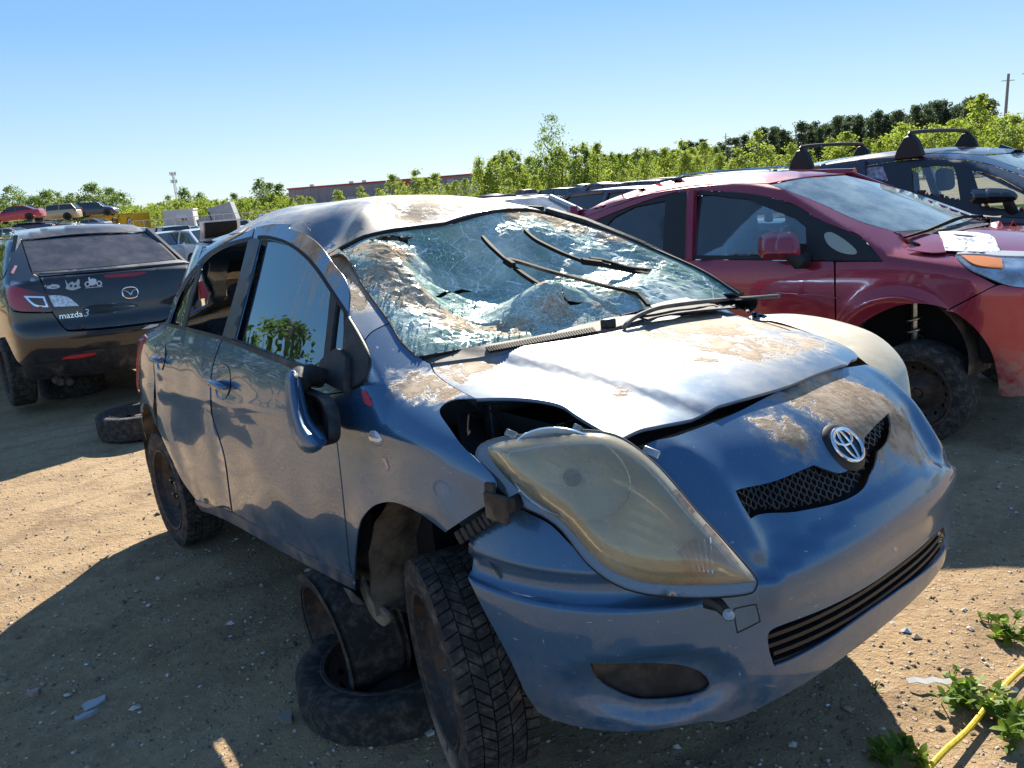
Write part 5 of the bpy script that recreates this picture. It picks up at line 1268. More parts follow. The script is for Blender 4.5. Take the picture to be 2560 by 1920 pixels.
mpan('lamp_chrome', ZM((200,598),(370,602),(405,690),(330,692),(285,680),(250,650)), M_CHROME, off=.014, gap=0, par=tlM, step=5)
mpan('lamp_inner', ZM((235,612),(358,616),(385,678),(330,678),(292,664),(264,644)), simple('smoked_lens', (.06,.025,.02), .12, coat=1), off=.016, gap=0, par=tlM, step=5)
mpan('reversing_light', loop(ZM((402,594),(480,592),(560,606),(610,640),(656,680)), ZM((656,680),(450,687)), ZM((450,687),(425,640),(402,594))), simple('fluted_white_lens', (.62,.68,.75), .15, .3, coat=1, nscale=60, namt=.35), off=.006, gap=0, par=boot, step=5)
mpan('high_stop_lamp', loop(ZM((858,436),(880,424),(1000,412),(1190,400),(1206,404),(1195,414),(1130,428),(1000,442),(880,447))), M_REDLENS, off=.006, gap=0, par=boot, step=5)
mpan('bumper_reflector', loop(ZM((512,1117),(560,1094),(700,1074),(786,1064),(790,1074),(740,1092),(620,1112))), simple('red_reflector', (.62,.03,.04), .25, coat=1), off=.012, gap=0, par=bumpM, step=5)
# second lamp on the far side (mostly hidden)
for nm, ys in (('tail_light', -1),):
    m = MB(); m.grid(lambda u, v: tuple((lambda x, y, z: (x-.004, y, z))(-.90+.22*u**2, -(.50+.33*u), lerp(.74,.90,v))), 6, 4); m.build(nm, M_REDLENS, sed, smooth=True)
def mh(q, off=.004):
    h = MF.hitn(q[0], q[1], gm, 3, 14); n = grad(gm)(h); return Vector(h)+Vector(n)*off, Vector(n)
# badge: winged oval
bc, bn = mh(ZM((1077,570))[0]); bxv = Vector((0,-1,0)); bxv = (bxv-bn*bxv.dot(bn)).normalized(); bzv = bxv.cross(bn); bzv = bzv if bzv.z > 0 else -bzv
def bp3(a, b, d=.006): return tuple(bc+bxv*a+bzv*b+bn*d)
m = MB(); m.tube([bp3(.062*math.copysign(abs(math.cos(t))**.8, math.cos(t)), .048*math.copysign(abs(math.sin(t))**.8, math.sin(t))) for t in [2*math.pi*i/36 for i in range(36)]], .0065, 8, closed=True); badgeM = m.build('badge', M_CHROME, boot, smooth=True)
m = MB(); m.tube(catmull([bp3(-.055,.022), bp3(-.03,.014), bp3(-.012,-.002), bp3(0,-.018), bp3(.012,-.002), bp3(.03,.014), bp3(.055,.022)], 4), [.003,.004,.005,.006,.007,.007,.007,.007,.007,.007,.007,.007,.007,.007,.007,.007,.007,.007,.007,.007,.006,.005,.005,.004,.003], 6); m.build('badge_wings', M_CHROME, badgeM, smooth=True)
def text_part(name, body, c, n, right, size, mat, parent, extrude=.0015, shear=0.0):
    cu = bpy.data.curves.new(name, 'FONT'); cu.body = body; cu.size = size; cu.align_x = 'CENTER'; cu.align_y = 'CENTER'; cu.extrude = extrude; cu.shear = shear; cu.resolution_u = 3
    to = bpy.data.objects.new(name, cu); COL.objects.link(to)
    dg = bpy.context.evaluated_depsgraph_get(); me = bpy.data.meshes.new_from_object(to.evaluated_get(dg)); bpy.data.objects.remove(to)
    up = n.cross(right).normalized(); up = up if up.z > 0 else -up; rt = up.cross(n).normalized()
    M = Matrix([[rt[i], up[i], n[i], c[i]] for i in range(3)]+[[0,0,0,1]]); me.transform(M)
    me.materials.clear(); me.materials.append(mat); o = link(bpy.data.objects.new(name, me), parent); return o
c, n = mh(ZM((588,757))[0], .003); rt = (mh(ZM((670,748))[0])[0]-mh(ZM((505,765))[0])[0]).normalized()
text_part('nameplate', 'mazda', c, n, rt, .068, M_CHROME, boot, .003)
c, n = mh(ZM((710,740))[0], .003); text_part('nameplate', '3', c, n, rt, .088, M_CHROME, boot, .003, .3)
M_STICK = simple('sticker_white', (.62,.68,.74), .5); M_STICKG = simple('sticker_grey', (.42,.50,.52), .5)
# stickers: oval with two lines of lettering, winged crest, motorcycle outline
mpan('oval_sticker', catmull(ZM((388,528),(440,500),(490,512),(494,525),(455,538),(405,536)), 4, True), M_STICK, off=.0025, gap=0, par=boot, step=4, thick=.0015)
c, n = mh(ZM((428,512))[0], .005); text_part('sticker_lettering', 'Arvdenis', c, n, rt, .030, M_STICK, boot, .0006); c, n = mh(ZM((450,524))[0], .0055); text_part('sticker_lettering', 'Auto', c, n, rt, .022, simple('sticker_ink', (.03,.05,.10), .5), boot, .0006)
mpan('crest_sticker', catmull(ZM((540,462),(552,482),(565,500),(580,488),(600,478),(620,490),(640,470),(652,455),(662,480),(658,515),(672,525),(640,540),(605,550),(570,545),(545,535),(550,510)), 3, True), M_STICKG, off=.0025, gap=0, par=boot, step=4, thick=.0015)
for q in (ZM((575,515),(590,498),(602,516),(588,528)), ZM((612,520),(628,502),(640,515),(625,530))): mpan('crest_mark', q, simple('sticker_dark', (.05,.06,.08), .5), off=.004, gap=0, par=boot, step=4, thick=.001)
for cq, r_ in ((ZM((725,500))[0], 5.6), (ZM((822,494))[0], 5.6)):
    pts = [mh((cq[0]+r_*math.cos(t), cq[1]+r_*math.sin(t)), .004)[0] for t in [2*math.pi*i/20 for i in range(20)]]; m = MB(); m.tube(pts, .0055, 5, closed=True); m.build('motorcycle_sticker_wheel', M_STICK, boot)
mpan('motorcycle_sticker', catmull(ZM((735,470),(732,448),(745,442),(748,458),(770,452),(795,458),(800,475),(792,500),(765,510),(742,505)), 3, True), M_STICK, off=.0025, gap=0, par=boot, step=4, thick=.0015)
mpan('motorcycle_sticker', ZM((706,528),(850,515),(850,522),(706,534)), M_STICKG, off=.0025, gap=0, par=boot, step=4, thick=.0015)
mpan('window_sticker', ZM((90,405),(125,345),(145,350),(110,418)), simple('pink_sticker', (.5,.25,.30), .5), off=.004, gap=0, step=4, thick=.001)
for dx in (0, 75):
    c, n = mh(ZM((470+dx,1262))[0]); m = MB(); m.tube([tuple(Vector((-.78,c.y,c.z-.03))), tuple(Vector((-.96,c.y,c.z-.03)))], .038, 12, caps=False); m.tube([tuple(Vector((-.78,c.y,c.z-.03))), tuple(Vector((-.95,c.y,c.z-.03)))], .033, 12); m.build('exhaust_pipe', M_RIM, sed, smooth=True)
c, n = mh(ZM((1240,852))[0], .02); m = MB(); m.prism(ZM((1172,870),(1240,835),(1312,828),(1300,845),(1240,862)), lambda a, b: tuple(mh((a, b), .006)[0]), lambda a, b: tuple(mh((a, b), .016)[0])); m.build('torn_reflector_strip', M_STICK, bumpM)
# rest of the body
m = MB(); st = [(-.80,.60,.34,.90,.94),(-.66,.72,.30,.93,.97),(-.45,.79,.26,.97,1.00),(.5,.835,.2,.96,.99),(1.6,.835,.2,.94,.97),(2.4,.83,.2,.90,.95),(3.0,.79,.24,.80,.86),(3.45,.62,.32,.66,.72)]
loft_body(m, st); m.build('body', P_GREY, sed, smooth=True)
m = MB(); m.grid(lambda u, v: (lerp(.1, 1.75, u), lerp(-.56,.56,v), 1.44-.05*abs(2*v-1)**2.4-.06*((lerp(.1,1.75,u)-1.0))**2), 8, 8)
for s in (-1,1):
    for xb, xt in ((.95,.98),(2.55,1.72)): m.tube([(xb, s*.80, .95), (xt, s*.57, 1.40)], .03, 6)
    m.tube([(-.35, s*.74, 1.02), (.15, s*.56, 1.38)], .035, 6); m.tube([(.15, s*.565, 1.385), (1.0, s*.60, 1.41), (1.75, s*.57, 1.385)], .03, 6)
m.build('cabin_frame', P_GREY, sed, smooth=True)
m = MB(); m.grid(lambda u, v: (lerp(2.55,1.75,u), lerp(-.70,.70,v)*lerp(1,.8,u), lerp(.97,1.40,u)), 4, 6); m.build('windscreen', M_FARGLASS, sed, smooth=True)
for s in (-1,1):
    m = MB(); m.grid(lambda u, v: (lerp(2.35,-.1,u)+lerp(0,-.5 if u < .5 else .2,v)*0, s*lerp(.805,.60,v), lerp(.96,1.36,v)), 6, 4) 
    m = MB(); m.add([(2.35,s*.80,.96),(1.0,s*.80,.96),(1.0,s*.60,1.37),(1.72,s*.585,1.36)], [(0,1,2,3)]); m.build('side_window', M_FARGLASS, sed)
    m = MB(); m.add([(.92,s*.80,.96),(-.2,s*.78,.99),(.2,s*.59,1.34),(.92,s*.60,1.37)], [(0,1,2,3)]); m.build('side_window', M_FARGLASS, sed)
for x, zc in ((0.0,.215),(2.64,.215)):
    for s in (-1,1): add_wheel(sed, (x, s*.775, zc), rotz=0 if s < 0 else math.pi, R=.315, W=.20, r=.205, blocks=False)
m = MB(); m.box((-.30,0,.28), (.9,1.2,.08)); m.tube([(0,-.72,.215),(0,.72,.215)], .03, 6); m.build('underbody', M_DARK, sed)
# ---------------------------------------------------------------- red hatchback and the tall dark blue car behind it
class Surf:
    def __init__(s, plan, sec, hood, ws, roof, crown=.05, arch=((0,.33),(-2.6,.33))):
        s.plan, s.sec, s.hood, s.wsf, s.roof, s.crown, s.arch = plan, sec, hood, ws, roof, crown, arch
    def w(s, x, z):
        v = s.plan(x)+s.sec(z)
        for cx, cz in s.arch: v += .020*math.exp(-((math.hypot(x-cx, z-cz)-.38)/.055)**2)
        return v
    def side(s, x, y, z): return abs(y)-s.w(x, z)
    def hood_g(s, x, y, z): return z-(s.hood(x)-.05*(abs(y)/.65)**2.2)
    def ws_g(s, x, y, z): a, b, k, c = s.wsf; return (x-(a-c*(abs(y)/.66)**2-(z-b)*k))/math.sqrt(1+k*k)
    def roof_g(s, x, y, z): return z-(s.roof(x)-s.crown*(abs(y)/.55)**2.4)
    def nose_g(s, x, y, z): return x-(.80-.30*(abs(y)/.80)**3-.5*max(0, z-.72)**1.3)
    def g(s, x, y, z):
        top = min(s.hood_g(x, y, z), max(s.ws_g(x, y, z), s.roof_g(x, y, z)))
        return smax(smax(s.side(x, y, z), top, .05), s.nose_g(x, y, z), .08)
NF = Frame(2.979, 5.023, -0.903, 0.152, -0.042, 0.021)
NS = Surf(curve([(-3.3,.70),(-2.9,.78),(-2.2,.835),(-1.2,.845),(-.3,.845),(.2,.838),(.5,.80),(.8,.70)]),
          curve([(.15,-.08),(.25,-.045),(.4,-.008),(.6,.004),(.75,0),(.88,-.016),(.97,-.045),(1.08,-.092),(1.25,-.17),(1.4,-.245),(1.5,-.31),(1.6,-.40)]),
          curve([(-.4,1.10),(-.1,1.04),(.15,.995),(.4,.94),(.6,.87),(.75,.78)]), (-.03,1.02,2.02,.12),
          curve([(-3.2,1.34),(-2.8,1.44),(-2.2,1.515),(-1.6,1.535),(-1.2,1.515),(-.9,1.46)]))
gn = NS.g
RED = (.33,.014,.042)
P_RED = car_paint('red_paint', RED, .38, .28, dust=.07, low=.75); P_REDTOP = car_paint('red_paint_top', RED, .35, .32, dust=.16, coatr=.06)
red = frame_empty('hatchback_car', NF); tag(red, 'dark red hatchback with crumpled paper on its hood, jacked up beside the blue wreck', 'car')
def npan(nm, ol, mat, off=0.0, par=None, thick=.005, F=None, g=None, **k):
    q = dict(step=12, gap=1.3, t0=2.5, t1=16); q.update(k); return panel(nm, F or NF, ol, g or gn, mat, par or red, thick=thick, off=off, **q)
arch_n = ZR((1112,1135),(1095,1020),(1060,900),(1000,800),(920,710),(800,620),(690,580),(560,562),(440,570),(330,605),(220,660),(130,720),(60,790))
belt = Z3((690,785),(1000,785),(1378,793))
fdo = npan('front_door', loop(Z3((680,790),(900,788),(1378,795)), Z3((1378,795),(1380,900),(1384,1085)), Z3((1384,1085),(1385,1250),(900,1180),(640,1100)), Z3((640,1100),(660,900),(680,790))), P_RED)
rdo = npan('rear_door', loop(Z3((300,640),(420,760),(672,790)), Z3((672,790),(650,950),(630,1090)), Z3((630,1090),(300,980),(200,800)), Z3((200,800),(300,640))), P_RED)
npan('front_fender', loop(Z3((1384,797),(1590,795)), Z3((1590,795),(1500,690),(1440,660)), Z3((1440,660),(1560,650),(1690,668)), ZR((440,105),(520,150),(575,185)), ZR((575,185),(740,215),(815,225)), ZR((815,225),(850,275),(920,335),(1000,375),(1100,428)), ZR((1100,428),(900,530),(750,607)), arch_n[5:], ZR((60,790),(0,760))+Z3((1388,1095)), Z3((1388,1095),(1384,900),(1384,797))), P_RED, step=14)
npan('front_bumper', loop(ZR((752,610),(900,533),(1100,432),(1190,438),(1300,450),(1420,470)), ZR((1420,470),(1420,1200)), ZR((1420,1200),(1150,1215),(1112,1140)), arch_n[:6]), P_RED, step=16)
npan('hood', loop(ZR((440,100),(700,112),(740,60),(900,25),(1060,-10)), ZR((1060,-10),(1250,-60),(1420,-90)), ZR((1420,-90),(1420,200)), ZR((1420,200),(1120,205),(815,222)), ZR((815,222),(740,214),(575,184),(440,100))), P_REDTOP, step=16)
npan('cowl', loop(Z3((1640,668),(1850,655),(2030,605),(2110,600)), Z3((2110,600),(2100,625),(1900,668),(1800,690),(1690,690)), Z3((1690,690),(1640,668))), M_BLACK, off=.004, gap=0)
pane_r = glass_mat('red_car_windscreen', (.45,.56,.57), haze=.42, hazecol=(.52,.66,.69), boost=.18)  # pale blue haze colour paints in the sky's reflection on this glass
npan('windscreen', loop(Z3((1095,457),(1250,428),(1428,414)), Z3((1428,414),(1700,482),(2025,598)), Z3((2025,598),(1850,648),(1645,663)), Z3((1645,663),(1480,614),(1300,532),(1095,457))), pane_r, off=-.004)
npan('roof', loop(Z3((230,606),(400,520),(640,445),(870,412),(1050,402),(1200,402),(1428,411)), Z3((1428,411),(1250,426),(1088,454)), Z3((1088,454),(900,455),(690,470),(460,535),(262,612)), Z3((262,612),(230,606))), P_REDTOP, gap=.6)
npan('pillar', loop(Z3((262,612),(460,537),(690,473),(900,458),(1088,456)), Z3((1088,456),(1300,534),(1480,617),(1645,665),(1690,672)), Z3((1690,672),(1560,655),(1440,664)), Z3((1440,664),(1300,605),(1270,585)), Z3((1270,585),(1200,545),(1100,515),(1000,497),(840,486),(690,490),(480,555),(290,632)), Z3((290,632),(262,612))), P_RED, gap=.6, step=9)
npan('window_frame', loop(Z3((290,634),(480,557),(690,492),(840,488),(1000,499),(1100,517),(1200,547),(1270,587)), Z3((1270,587),(1300,607),(1440,666),(1500,692),(1592,792)), Z3((1592,792),(1380,792),(690,784)), Z3((690,784),(430,756),(290,634))), M_BLACKTRIM, off=-.004, gap=0, holes=[Z3((728,512),(830,502),(1000,522),(1120,572),(1200,604),(1252,645),(1258,772),(728,768)), Z3((375,640),(410,602),(500,556),(638,528),(624,752),(560,745),(430,700))], step=14)
pane_s = glass_mat('red_car_glass', (.72,.80,.80), haze=.03, boost=.04)
npan('window_glass', Z3((725,508),(830,498),(1000,518),(1120,568),(1200,600),(1256,642),(1262,775),(725,772)), pane_s, off=-.014, gap=0, step=20)
npan('window_glass', Z3((370,640),(405,598),(500,552),(640,524),(627,756),(560,750),(428,704)), pane_s, off=-.014, gap=0, step=20)
npan('quarter_glass', catmull(Z3((1335,680),(1365,668),(1420,698),(1472,742),(1470,765),(1410,758),(1355,725)), 3, True), simple('quarter_reflection', (.36,.38,.30), .08, coat=1), off=.001, gap=0, step=6)
npan('rub_line', loop(Z3((700,915),(1000,925),(1376,950)), Z3((1376,950),(1376,958),(1000,934),(700,924))), P_RED, off=.012, gap=0, thick=.014, step=8)
# door mirror
mr = empty('door_mirror', parent=red)
vs, fs = fill2d(catmull(Z3((1100,755),(1104,692),(1140,668),(1195,668),(1222,700),(1230,760),(1205,785),(1130,785)), 3, True), 6); ol = catmull(Z3((1100,755),(1104,692),(1140,668),(1195,668),(1222,700),(1230,760),(1205,785),(1130,785)), 3, True)
def nm(q, d): return Vector(NF.hitn(q[0], q[1], lambda x, y, z: gn(x, y, z)-d, 2.5, 16))
m = MB(); P = [nm(q, .13+.06*min(1, dist_poly(q, ol)/16)) for q in vs]; B = [p+Vector((-.10,.01,0)) for p in P]; n_ = len(P)
cnt = set((f[i], f[(i+1) % 3]) for f in fs for i in range(3)); rim_ = [e for e in cnt if (e[1], e[0]) not in cnt]
m.add(P+B, [tuple(f) for f in fs]+[tuple(n_+i for i in reversed(f)) for f in fs]+[(b, a, n_+a, n_+b) for a, b in rim_]); m.build('mirror_cap', P_RED, mr, smooth=True)
m = MB(); m.tube([nm(q, d) for q, d in zip(Z3((1185,760),(1225,800),(1245,800),(1262,770)), (.14,.09,.04,0))], [.045,.05,.045,.03], 10); m.build('mirror_foot', M_BLACKTRIM, mr, smooth=True)
# headlight with amber corner
hlr = npan('headlight', loop(ZR((808,235),(850,206),(1000,203),(1300,212),(1420,215)), ZR((1420,215),(1420,460)), ZR((1420,460),(1300,448),(1190,436),(1100,405),(1000,362),(900,310),(808,235))), simple('lamp_lens_clear', (.45,.52,.58), .08, .5, coat=1, nscale=7, namt=.5), off=.010, gap=0, thick=.02)
npan('indicator', loop(ZR((850,238),(1000,245),(1128,262)), ZR((1128,262),(1140,328)), ZR((1140,328),(1000,315),(920,292),(850,238))), M_AMBER, off=.018, gap=0, par=hlr, step=7)
npan('lamp_brow', loop(ZR((815,228),(855,204),(1000,202),(1300,210),(1420,213)), ZR((1420,213),(1420,245)), ZR((1420,245),(1130,240),(1000,228),(880,226),(815,228))), simple('lamp_brow_white', (.70,.70,.66), .25, coat=.6), off=.016, gap=0, par=hlr, step=7)
# wiper, dash roll seen through the screen, lifted strip of the wing
m = MB(); m.tube([nm(q, .03) for q in Z3((1690,690),(1790,660),(1900,615),(1945,600),(2030,598),(2115,600))], [.008,.010,.014,.012,.010,.008], 6); m.build('wiper_arm', M_WIPER, red, smooth=True)
npan('wing_trim', loop(Z3((1660,678),(1720,682),(1858,690)), Z3((1858,690),(1868,765)), Z3((1868,765),(1800,768),(1700,755)), Z3((1700,755),(1760,735),(1690,705),(1660,678))), P_RED, off=.016, gap=0, step=8)
# crumpled paper lying on the hood
pp = frame_empty('crumpled_paper', NF); tag(pp, 'crumpled sheet of white paper lying on the red car hood', 'paper')
po = ZR((690,55),(800,50),(960,60),(1050,75),(1085,100),(1125,190),(1080,198),(900,193),(740,188),(722,120)); vs, fs = fill2d(po, 7); rr = random.Random(5)
P = [nm(q, .012+.012*abs(noise.noise(Vector((q[0]*.06, q[1]*.09, 0))))+rr.uniform(0,.004)) for q in vs]; mo = mesh_obj('paper_sheet', P, fs, simple('paper', (.78,.78,.80), .8, nscale=14, namt=.12), pp); mo.modifiers.new('s', 'SOLIDIFY').thickness = .002
mo2 = MB()
for k in range(5):
    a = ZR((790+k*6,70+k*3))[0]; b = ZR((960-k*9,84+k*2))[0]; mo2.tube([nm(a, .034), nm(b, .034)], .0012, 4)
mo2.build('printed_lines', simple('ink', (.25,.22,.25), .8), pp)
# cabin
def seat_in(root, x, y, zt=1.18, w=.46, mat=M_SEAT):
    m = MB(); m.box((x+.10, y, .50), (.48, w, .16)); m.box((x-.17, y, .80), (.15, w*.95, .60), Matrix.Rotation(-.18, 3, 'Y')); m.box((x-.25, y, zt), (.10, .27, .22), Matrix.Rotation(-.12, 3, 'Y')); return m.build('seat', mat, root, bevel=.05, seg=3)
for x in (-1.10,-1.95):
    for y in (-.36,.36): seat_in(red, x, y)
m = MB(); m.box((-.42,0,.90), (.50,1.36,.16)); m.build('dashboard', M_DASH, red, bevel=.05, seg=3)
m = MB(); m.grid(lambda u, v: (lerp(-.25,-.36,v), -.1+.34*math.cos(math.pi*u), .985+.06*math.sin(math.pi*u)), 12, 3); m.build('dash_cover', simple('pale_cover', (.6,.6,.56), .7), red, smooth=True)
m = MB(); loft_body(m, [(.70,.60,.34,.66,.70),(.5,.72,.30,.74,.80),(.41,.74,.30,.78,.84),(.40,.52,.30,.78,.84),(-.40,.52,.28,.86,.90),(-.41,.52,.28,.86,.90)]); m.build('inner_body', M_DARK, red, smooth=True, angle=30)
m = MB(); loft_body(m, [(-.42,.80,.24,.90,.93),(-1.5,.805,.2,.92,.94),(-2.2,.79,.2,.95,.97),(-2.9,.74,.3,.98,1.0),(-3.25,.62,.36,.95,.98)]); m.build('body', P_RED, red, smooth=True, angle=30)
m = MB(); m.grid(lambda u, v: (lerp(-1.0,-3.1,u), lerp(-.55,.55,v), NS.roof(lerp(-1.0,-3.1,u))-NS.crown*abs(2*v-1)**2.4-.012), 10, 8)
for s in (-1,1):
    m.tube([(-1.52, s*.80, .95), (-1.62, s*.60, 1.44)], .04, 6); m.tube([(-2.75, s*.74, .98), (-2.95, s*.56, 1.40)], .06, 6)
m.tube([(-.10,.70,.99),(-.98,.56,1.43)], .016, 6); m.tube([(-.98,.57,1.44),(-1.6,.60,1.49),(-2.3,.59,1.47),(-3.0,.54,1.38)], .035, 6)
m.build('cabin_frame', P_RED, red, smooth=True)
m = MB(); m.grid(lambda u, v: (lerp(-3.22,-3.02,v), lerp(-.66,.66,u)*lerp(1,.84,v), lerp(.98,1.38,v)), 6, 4); m.build('rear_window', M_GLASS, red, smooth=True)
for s in (-1,1):
    panel_uv('rear_quarter', [(-2.10,.40),(-2.10,.95),(-2.42,.985),(-2.70,1.10),(-2.62,1.34),(-2.85,1.40),(-3.05,1.36),(-3.20,1.02),(-3.26,.85),(-3.24,.45),(-2.98,.38),(-2.93,.55),(-2.78,.69),(-2.6,.73),(-2.42,.69),(-2.27,.55),(-2.22,.38)], lambda x, z: (x, s*(NS.w(x, z)-.008-.35*max(0, -2.75-x)**2), z), P_RED, red, .06, thick=.006, fn=lambda p: (0,s,0))
    m = MB(); m.grid(lambda u, v: (-3.14-.08*u*(1-u), s*lerp(.60,.72,v), lerp(.95,1.18,u)), 4, 3); m.build('tail_light', M_REDLENS, red, smooth=True)
m = MB(); m.grid(lambda u, v: (-3.26-.06*math.sin(math.pi*u), lerp(-.68,.68,u), lerp(.35,.98,v)), 10, 4); m.build('tailgate', P_RED, red, smooth=True)
def arch_liner(root, cx, r=.385, y0=-.80):
    m = MB(); m.grid(lambda u, v: (cx+r*math.cos(lerp(-.25, math.pi+.25, u)), lerp(y0, -.46, v), .335+r*math.sin(lerp(-.25, math.pi+.25, u))), 26, 3); m.grid(lambda u, v: (cx+r*v*math.cos(lerp(-.25, math.pi+.25, u)), -.46, .335+r*v*math.sin(lerp(-.25, math.pi+.25, u))), 20, 2)
    return m.build('wheel_housing', M_LINER, root, smooth=True)
arch_liner(red, 0.0)
m = MB(); sp = [(.0+.045*math.cos(t), -.60+.045*math.sin(t), .42+.035*t/3.14) for t in [i*.5 for i in range(26)]]; m.tube(sp, .008, 6); m.tube([(0,-.60,.30),(0,-.60,.72)], .02, 6); m.build('suspension_spring', M_STEEL, red, smooth=True)
wz = NF.hit_plane(*ZR((540,1188))[0], (0,1,0), -.80)
add_wheel(red, (wz[0], -.755, wz[2]), R=.305, W=.19, r=.205, blocks=False, slots=14, style='round', studs=0); add_wheel(red, (wz[0], .755, wz[2]), rotz=math.pi, R=.305, W=.19, r=.205, blocks=False, studs=0)
for s in (-1,1): add_wheel(red, (-2.6, s*.755, .20), rotz=0 if s < 0 else math.pi, R=.305, W=.19, r=.205, blocks=False, studs=0)
m = MB(); m.tube([(wz[0],-.72,wz[2]),(wz[0],.72,wz[2])], .03, 6); m.box((-1.3,0,.26), (2.6,1.3,.10)); m.build('underbody', M_DARK, red)

# ---- tall dark blue car with two roof bars
BF = Frame(4.98, 6.45, -0.903, 0.16, -0.03, 0.0)
BS = Surf(curve([(-3.5,.74),(-3.1,.80),(-2.2,.86),(-1.2,.87),(-.3,.87),(.2,.86),(.5,.82),(.8,.72)]),
          curve([(.15,-.08),(.3,-.03),(.5,0),(.75,.004),(.95,-.015),(1.05,-.045),(1.2,-.10),(1.35,-.165),(1.5,-.24),(1.6,-.31),(1.7,-.40)]),
          curve([(-.4,1.20),(-.1,1.13),(.15,1.08),(.4,1.01),(.6,.92),(.75,.82)]), (-.05,1.12,2.0,.12),
          curve([(-3.4,1.45),(-3.0,1.53),(-2.4,1.60),(-1.7,1.625),(-1.25,1.60),(-.95,1.54)]))
gb = BS.g; NAVY = (.022,.022,.060)
P_NAVY = car_paint('navy_paint', NAVY, .38, .25, dust=.07); P_NAVYTOP = car_paint('navy_paint_top', NAVY, .35, .34, dust=.30, coatr=.08)
mpv = frame_empty('people_carrier', BF); tag(mpv, 'dark navy people carrier with two black roof bars behind the red hatchback', 'car')
def bpan(nm_, ol, mat, **k): return npan(nm_, ol, mat, F=BF, g=gb, par=k.pop('par', mpv), t1=20, **k)
bpan('roof', loop(ZB((-180,640),(0,605),(250,550),(540,520),(730,505)), ZB((730,505),(900,488),(1100,482),(1300,488),(1500,500),(1760,520)), ZB((1760,520),(1500,535),(1250,555)), ZB((1250,555),(1000,540),(730,540),(540,555),(0,625),(-180,660))), P_NAVYTOP, gap=.5)
bpan('windscreen', loop(ZB((1255,560),(1500,538),(1760,530)), ZB((1760,530),(1760,800)), ZB((1760,800),(1624,690),(1450,625),(1255,560))), pane_r, off=-.004)
bpan('pillar', loop(ZB((-180,662),(0,627),(540,558),(730,543),(1000,543),(1255,560)), ZB((1255,560),(1450,628),(1624,700),(1760,800)), ZB((1760,800),(1760,860),(1624,745),(1450,680),(1255,620),(1000,590),(730,590),(540,600),(0,690),(-180,740)), ZB((-180,740),(-180,662))), P_NAVY, gap=.5)
bpan('window_frame', loop(ZB((-180,745),(0,692),(540,602),(730,592),(1000,592),(1255,622),(1450,682),(1624,748),(1760,860)), ZB((1760,860),(1760,1120)), ZB((1760,1120),(1200,1080),(600,1000),(-180,900)), ZB((-180,900),(-180,745))), simple('navy_dark_frame', (.02,.022,.032), .4, coat=.3), off=-.004, gap=0, step=14,
     holes=[ZB((630,668),(760,650),(1000,650),(1030,760),(1060,955),(640,880)), ZB((1165,690),(1250,700),(1420,750),(1600,850),(1720,960),(1720,1060),(1250,1010),(1215,850)), ZB((60,690),(200,665),(375,650),(425,785),(300,760),(60,700))])
bpan('window_glass', ZB((625,664),(760,646),(1002,646),(1034,760),(1064,960),(635,884)), pane_s, off=-.015, gap=0)
bpan('window_glass', ZB((1160,686),(1250,696),(1422,746),(1604,846),(1726,956),(1726,1066),(1246,1014),(1210,850)), pane_s, off=-.015, gap=0)
bpan('quarter_glass', ZB((56,690),(200,661),(378,646),(430,790),(300,764),(56,704)), simple('milky_glass', (.30,.30,.38), .15, coat=1, nscale=30, namt=.5), off=-.010, gap=0)
bpan('door', loop(ZB((-180,902),(600,1002),(1200,1082),(1760,1122)), ZB((1760,1122),(1760,1700),(-180,1500)), ZB((-180,1500),(-180,902))), P_NAVY, step=20)
bpan('fender', loop(ZB((1760,870),(2300,1120)), ZB((2300,1120),(2300,1700)), ZB((2300,1700),(1764,1700)), ZB((1764,1700),(1764,870))), P_NAVY, step=24)
mm = empty('door_mirror', parent=mpv)
mo_ = catmull(ZB((1256,900),(1275,855),(1350,848),(1470,855),(1540,880),(1570,920),(1540,960),(1440,975),(1320,982),(1265,960)), 3, True); vs, fs = fill2d(mo_, 7)
def bm_(q, d): return Vector(BF.hitn(q[0], q[1], lambda x, y, z: gb(x, y, z)-d, 2.5, 20))
m = MB(); P = [bm_(q, .12+.06*min(1, dist_poly(q, mo_)/14)) for q in vs]; B = [p+Vector((-.10,.01,0)) for p in P]; n_ = len(P)
cnt = set((f[i], f[(i+1) % 3]) for f in fs for i in range(3)); rim_ = [e for e in cnt if (e[1], e[0]) not in cnt]
m.add(P+B, [tuple(f) for f in fs]+[tuple(n_+i for i in reversed(f)) for f in fs]+[(b, a, n_+a, n_+b) for a, b in rim_]); m.build('mirror_cap', simple('gloss_black', (.012,.012,.014), .12, coat=1), mm, smooth=True)
m = MB(); m.tube([bm_(q, d) for q, d in zip(ZB((1480,960),(1500,1010),(1520,1040)), (.12,.05,0))], .04, 8); m.build('mirror_foot', M_BLACKTRIM, mm, smooth=True)
def roof_bar(x):
    rb = empty('roof_bar', parent=mpv); zz = BS.roof(x)
    m = MB(); m.tube(catmull([(x,-.60,zz-.02),(x,-.60,zz+.10),(x,-.55,zz+.135),(x,0,zz+.145),(x,.55,zz+.135),(x,.60,zz+.10),(x,.60,zz-.02)], 4), .018, 8); m.build('cross_bar', M_BLACKTRIM, rb, smooth=True)
    for s in (-1,1):
        m = MB(); m.prism([(-.13,-.07),(.13,-.07),(.10,.02),(.04,.115),(-.03,.12),(-.08,.06)], lambda a, b: (x-a, s*.565, zz+b), lambda a, b: (x-a, s*.64, zz+b-.02)); m.build('bar_foot', M_BLACKTRIM, rb, bevel=.015, seg=3)
roof_bar(-1.30); roof_bar(-2.35)
for x in (-1.15,-2.0):
    for y in (-.38,.38): seat_in(mpv, x, y, 1.30)
